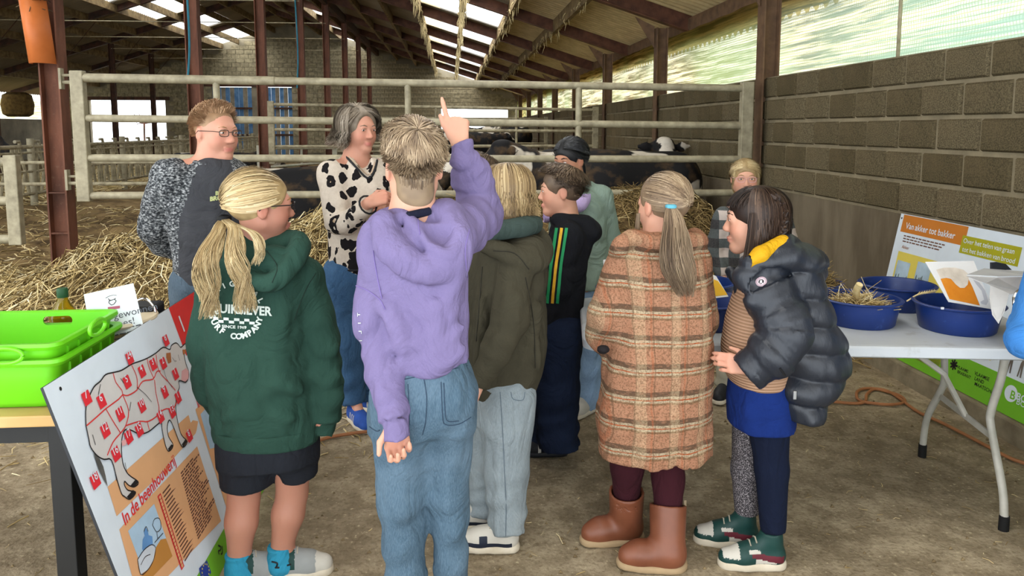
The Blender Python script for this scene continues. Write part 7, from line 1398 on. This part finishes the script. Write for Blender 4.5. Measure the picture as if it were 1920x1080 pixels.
print_text('chest_print', b, 'BEN', lambda x, y: (404+x, 366-y-.15*x), 10, simple('print_lime', 'a3a873', .08), rt, .05, align='LEFT'); print_text('chest_print', b, 'BRO', lambda x, y: (394+x, 377-y-.15*x), 11, bpy.data.materials['print_lime'], rt, .05, align='LEFT')
trousers('jeans', rt, Jt, denim('slate_denim', '36434f', '4b5b69', '6b7a86'), ((.12, .09, .075), (.12, .09, .075)), rows([(505, 340, 458, .17), (540, 338, 452, .17), (580, 340, 445, .16)], Y, .15), .006, .013)
for i in (0, 1): sneaker('shoe', rt, Jt['an'][i], (.7, -.6), .29, [S_brown, S_brown, S_lace, S_sole], h=.009)

# ------------------------------------------------------------------ 9 girl in sage jacket
Y = 3.92; rt = person('dark haired girl in a sage green jacket standing behind the white table, looking down', .66, Y)
Jt = joints(.66, Y, 1.47, (-.72, -.62)); Hd = Head(J(1068, 300, Y), (-.72, -.68, -.16), .93)
Jt.update(nb=J(1082, 352, Y), ch=J(1090, 410, Y), pv=J(1096, 520, Y), sh=[J(1126, 372, Y+.02), J(1052, 372, Y+.1)], el=[J(1142, 450, Y+.05), J(1048, 450, Y+.1)], wr=[J(1122, 515, Y-.06), J(1060, 510, Y-.05)], hp=[J(1108, 545, Y+.02), J(1090, 545, Y)], kn=[J(1106, 640, Y), J(1084, 640, Y+.04)], an=[J(1104, 758, Y-.0), J(1082, 750, Y+.06)])
Jt['toe'] = [Jt['an'][0]*A3(1, 1, 0)+A3(-.07, -.09, .03), Jt['an'][1]*A3(1, 1, 0)+A3(-.08, -.08, .03)]
body(rt, Hd, Jt, SK3, .98); Hd.extras(rt, '17120f', .0026, gaze=(0, -.0025)); scalp(rt, Hd, H_black, (.084, .104, .094), ((0, .118, -.05), (.072, .085, .10)), nape=-.09, shade=.3); pulled_hair(rt, Hd, H_black, (.0, -.93, -.35), 1500, lift=.018, r=.0022)
front_sweep(rt, Hd, H_black, 520, .05, .016, (.86, -.5, -.1), .0024, (.5, .97)); tail_hair(rt, [Hd.p(0, -.10, -.03), Hd.p(.01, -.11, -.08), Hd.p(.02, -.09, -.14)], H_black, 90, .014, .03, .005, .003)
tors = rows([(350, 1068, 1100, .07), (362, 1050, 1120, .10), (385, 1040, 1136, .13), (430, 1040, 1140, .14), (490, 1046, 1138, .14), (536, 1050, 1134, .14)], Y, .13)
top('jacket', rt, C_sage, tors, [([J(1122, 374, Y+.02), J(1142, 445, Y+.05), J(1126, 512, Y-.05)], [.086, .066, .048], 2), ([J(1054, 380, Y+.08), J(1048, 450, Y+.1), J(1058, 508, Y-.04)], [.07, .058, .045], 2)], .011, .005, extra=lambda v: v.cone(J(1070, 352, Y-.09), J(1106, 350, Y+.03), .034, .04, .02))
v = Vol(J(1010, 440, Y)-A3(0, .3, 0), J(1100, 360, Y)+A3(0, .3, 0), .009); Q = spline([J(*p) for p in ((1022, 405, Y-.16), (1040, 395, Y-.2), (1066, 388, Y-.17), (1090, 376, Y-.12), (1094, 362, Y-.08))], 4)
for i in range(len(Q)-1): v.cone(Q[i], Q[i+1], .04, .04, .015)
v.noise(.008, (18, 18, 18), 4); garment('lavender_scarf', v, C_pink, rt)
trousers('jeans', rt, Jt, D_pale, ((.095, .075, .065), (.095, .075, .065)), rows([(515, 1062, 1132, .12), (545, 1062, 1130, .12), (580, 1066, 1126, .12)], Y, .12), .005, .012)
for i in (0, 1): sneaker('shoe', rt, Jt['an'][i], (-.7, -.7), .24, [S_white, S_lace, S_sole], h=.009)

# ------------------------------------------------------------------ 10 girl with glasses in check sweater
Y = 4.1; rt = person('blonde girl with clear glasses in a black and white check top, facing the camera', 1.62, Y)
Jt = joints(1.62, Y, 1.36, (-.25, -.97)); Hd = Head(J(1397, 334, Y), (-.28, -.95, -.04), .93)
Jt.update(nb=J(1408, 385, Y), ch=J(1412, 430, Y), pv=J(1410, 540, Y), sh=[J(1466, 408, Y), J(1356, 405, Y)], el=[J(1480, 470, Y), J(1340, 468, Y)], wr=[J(1460, 520, Y-.1), J(1356, 522, Y-.08)], hp=[J(1432, 560, Y), J(1388, 560, Y)], kn=[J(1430, 650, Y), J(1378, 650, Y)], an=[J(1428, 722, Y), J(1362, 720, Y)])
Jt['toe'] = [Jt['an'][0]*A3(1, 1, 0)+A3(0, -.12, .03), Jt['an'][1]*A3(1, 1, 0)+A3(-.07, -.1, .03)]
body(rt, Hd, Jt, SK1, .95); Hd.extras(rt, '8a6f4a'); glasses(rt, Hd, simple('clear_glasses', 'c79b98', .05, 9, .25), .0018, .023, .019)
scalp(rt, Hd, H_blond, (.083, .103, .092), ((0, .115, -.05), (.072, .085, .105)), ((0, -.04, -.05), (.075, .07, .08)), .3, nape=-.1); bob_hair(rt, Hd, H_blond, lambda a: np.where(a < -1.2, .10, .03), 1000, (-2.3, 2.3), .0020, .004, (.25, .2, 1), .008); front_sweep(rt, Hd, H_blond, 420, .1, .010, (.95, -.25, -.15))
tors = rows([(384, 1388, 1430, .07), (396, 1366, 1456, .10), (415, 1352, 1472, .12), (460, 1348, 1476, .13), (510, 1348, 1474, .13), (545, 1350, 1472, .13)], Y, .13)
top('check_top', rt, M_check, tors, [([J(1464, 410, Y), J(1482, 468, Y), J(1462, 518, Y-.1)], [.068, .056, .042], 2), ([J(1358, 408, Y), J(1340, 465, Y), J(1356, 520, Y-.08)], [.068, .056, .042], 2)], .011, .005)
trousers('trousers', rt, Jt, C_beige, ((.095, .08, .075), (.095, .08, .075)), rows([(530, 1360, 1462, .12), (560, 1358, 1460, .12), (590, 1362, 1456, .12)], Y, .12), .005, .012)
for i in (0, 1): sneaker('shoe', rt, Jt['an'][i], ((0, -1), (-.6, -.8))[i], .24, [S_blk, S_white, S_blk, S_sole], stz, h=.008)

# ------------------------------------------------------------------ 11, 12 two children half hidden behind the raised arm
for Y, u, v_, f_, lab, hm, tm, cl, hgt in ((3.72, 893, 327, (-1, .05, 0), 'child in profile with light brown hair, half hidden behind the raised lilac sleeve', H_brown, C_dk, C_teal, 1.36), (3.12, 906, 383, (-.85, -.5, 0), 'child with a red collar, almost hidden between the raised sleeve and the olive jacket', H_brown, C_dk, C_red, 1.24)):
    p = J(u, v_, Y); Jt = joints(p[0]+.04, Y+.02, hgt, f_); rt = person(lab, p[0]+.04, Y+.02); Hd = Head(p, f_, .9); body(rt, Hd, Jt, SK1, .95); Hd.extras(rt, '5a4632')
    scalp(rt, Hd, hm, nape=-.07, shade=.4); short_hair(rt, Hd, hm, 1100, .9, (.0, -.45, .9), .15, .010, .0018)
    x, y = Jt['pv'][0], Jt['pv'][1]; H = hgt; tors = [(x, y, H*.47, .15, .12), (x, y, H*.6, .155, .12), (x, y, H*.74, .16, .115), (x, y, H*.80, .13, .09), (x, y, H*.835, .07, .06)]
    top('sweatshirt', rt, cl, tors, [([Jt['sh'][i], Jt['el'][i], Jt['wr'][i]-(Jt['wr'][i]-Jt['el'][i])*.08], [.065, .055, .042], 2) for i in (0, 1)], .015, .005, extra=lambda v: v.cone(Jt['nb'], Jt['nb']+UP*.02, .062, .058, .01))
    trousers('trousers', rt, Jt, tm, (.09, .075, .068), None, .005, .013)
    for i in (0, 1): sneaker('shoe', rt, Jt['an'][i], f_, .24, [S_brown, S_blk, S_lace, S_sole], h=.009)

# ------------------------------------------------------------------ 13 person at the right table end, cut by the frame
Y = 2.22; rt = person('person in bright blue sweater at the right end of the white table', 2.20, Y)
Jt = joints(2.20, Y, 1.45, (-.5, .86)); Hd = Head(A3(2.20, Y, 1.35), (-.5, .86, 0), .93)
Jt['el'][0] = J(1925, 640, Y-.1); Jt['wr'][0] = J(1930, 560, Y+.12); Jt['sh'][0] = J(1965, 500, Y); Jt['el'][1] = A3(2.44, Y, .95); Jt['wr'][1] = A3(2.30, Y+.2, .98)
body(rt, Hd, Jt, SK1, .97); scalp(rt, Hd, H_dark, nape=-.07); short_hair(rt, Hd, H_dark, 700)
x, y = 2.20, Y; tors = [(x, y, .70, .15, .12), (x, y, .9, .155, .12), (x, y, 1.08, .16, .115), (x, y, 1.17, .13, .09), (x, y, 1.215, .07, .06)]
tp = top('sweater', rt, C_blue, tors, [([Jt['sh'][0], Jt['el'][0], Jt['wr'][0]], [.066, .060, .045], 2), ([Jt['sh'][1], Jt['el'][1], Jt['wr'][1]], [.065, .055, .045], 2)], .010, .006)
MB().tube([Jt['wr'][0]+A3(.05*cos(a), .02*sin(a), .05*sin(a)-.02) for a in np.linspace(0, 2*pi, 15)], .008, 7).done('bracelet', simple('silver', 'b5b5b0', .05, 9, .2, metal=1.), rt, True)
trousers('trousers', rt, Jt, C_beige, (.09, .075, .068), None, .005, .013)
for i in (0, 1): sneaker('shoe', rt, Jt['an'][i], (-.5, .86), .24, [S_white, S_lace, S_sole], h=.009)
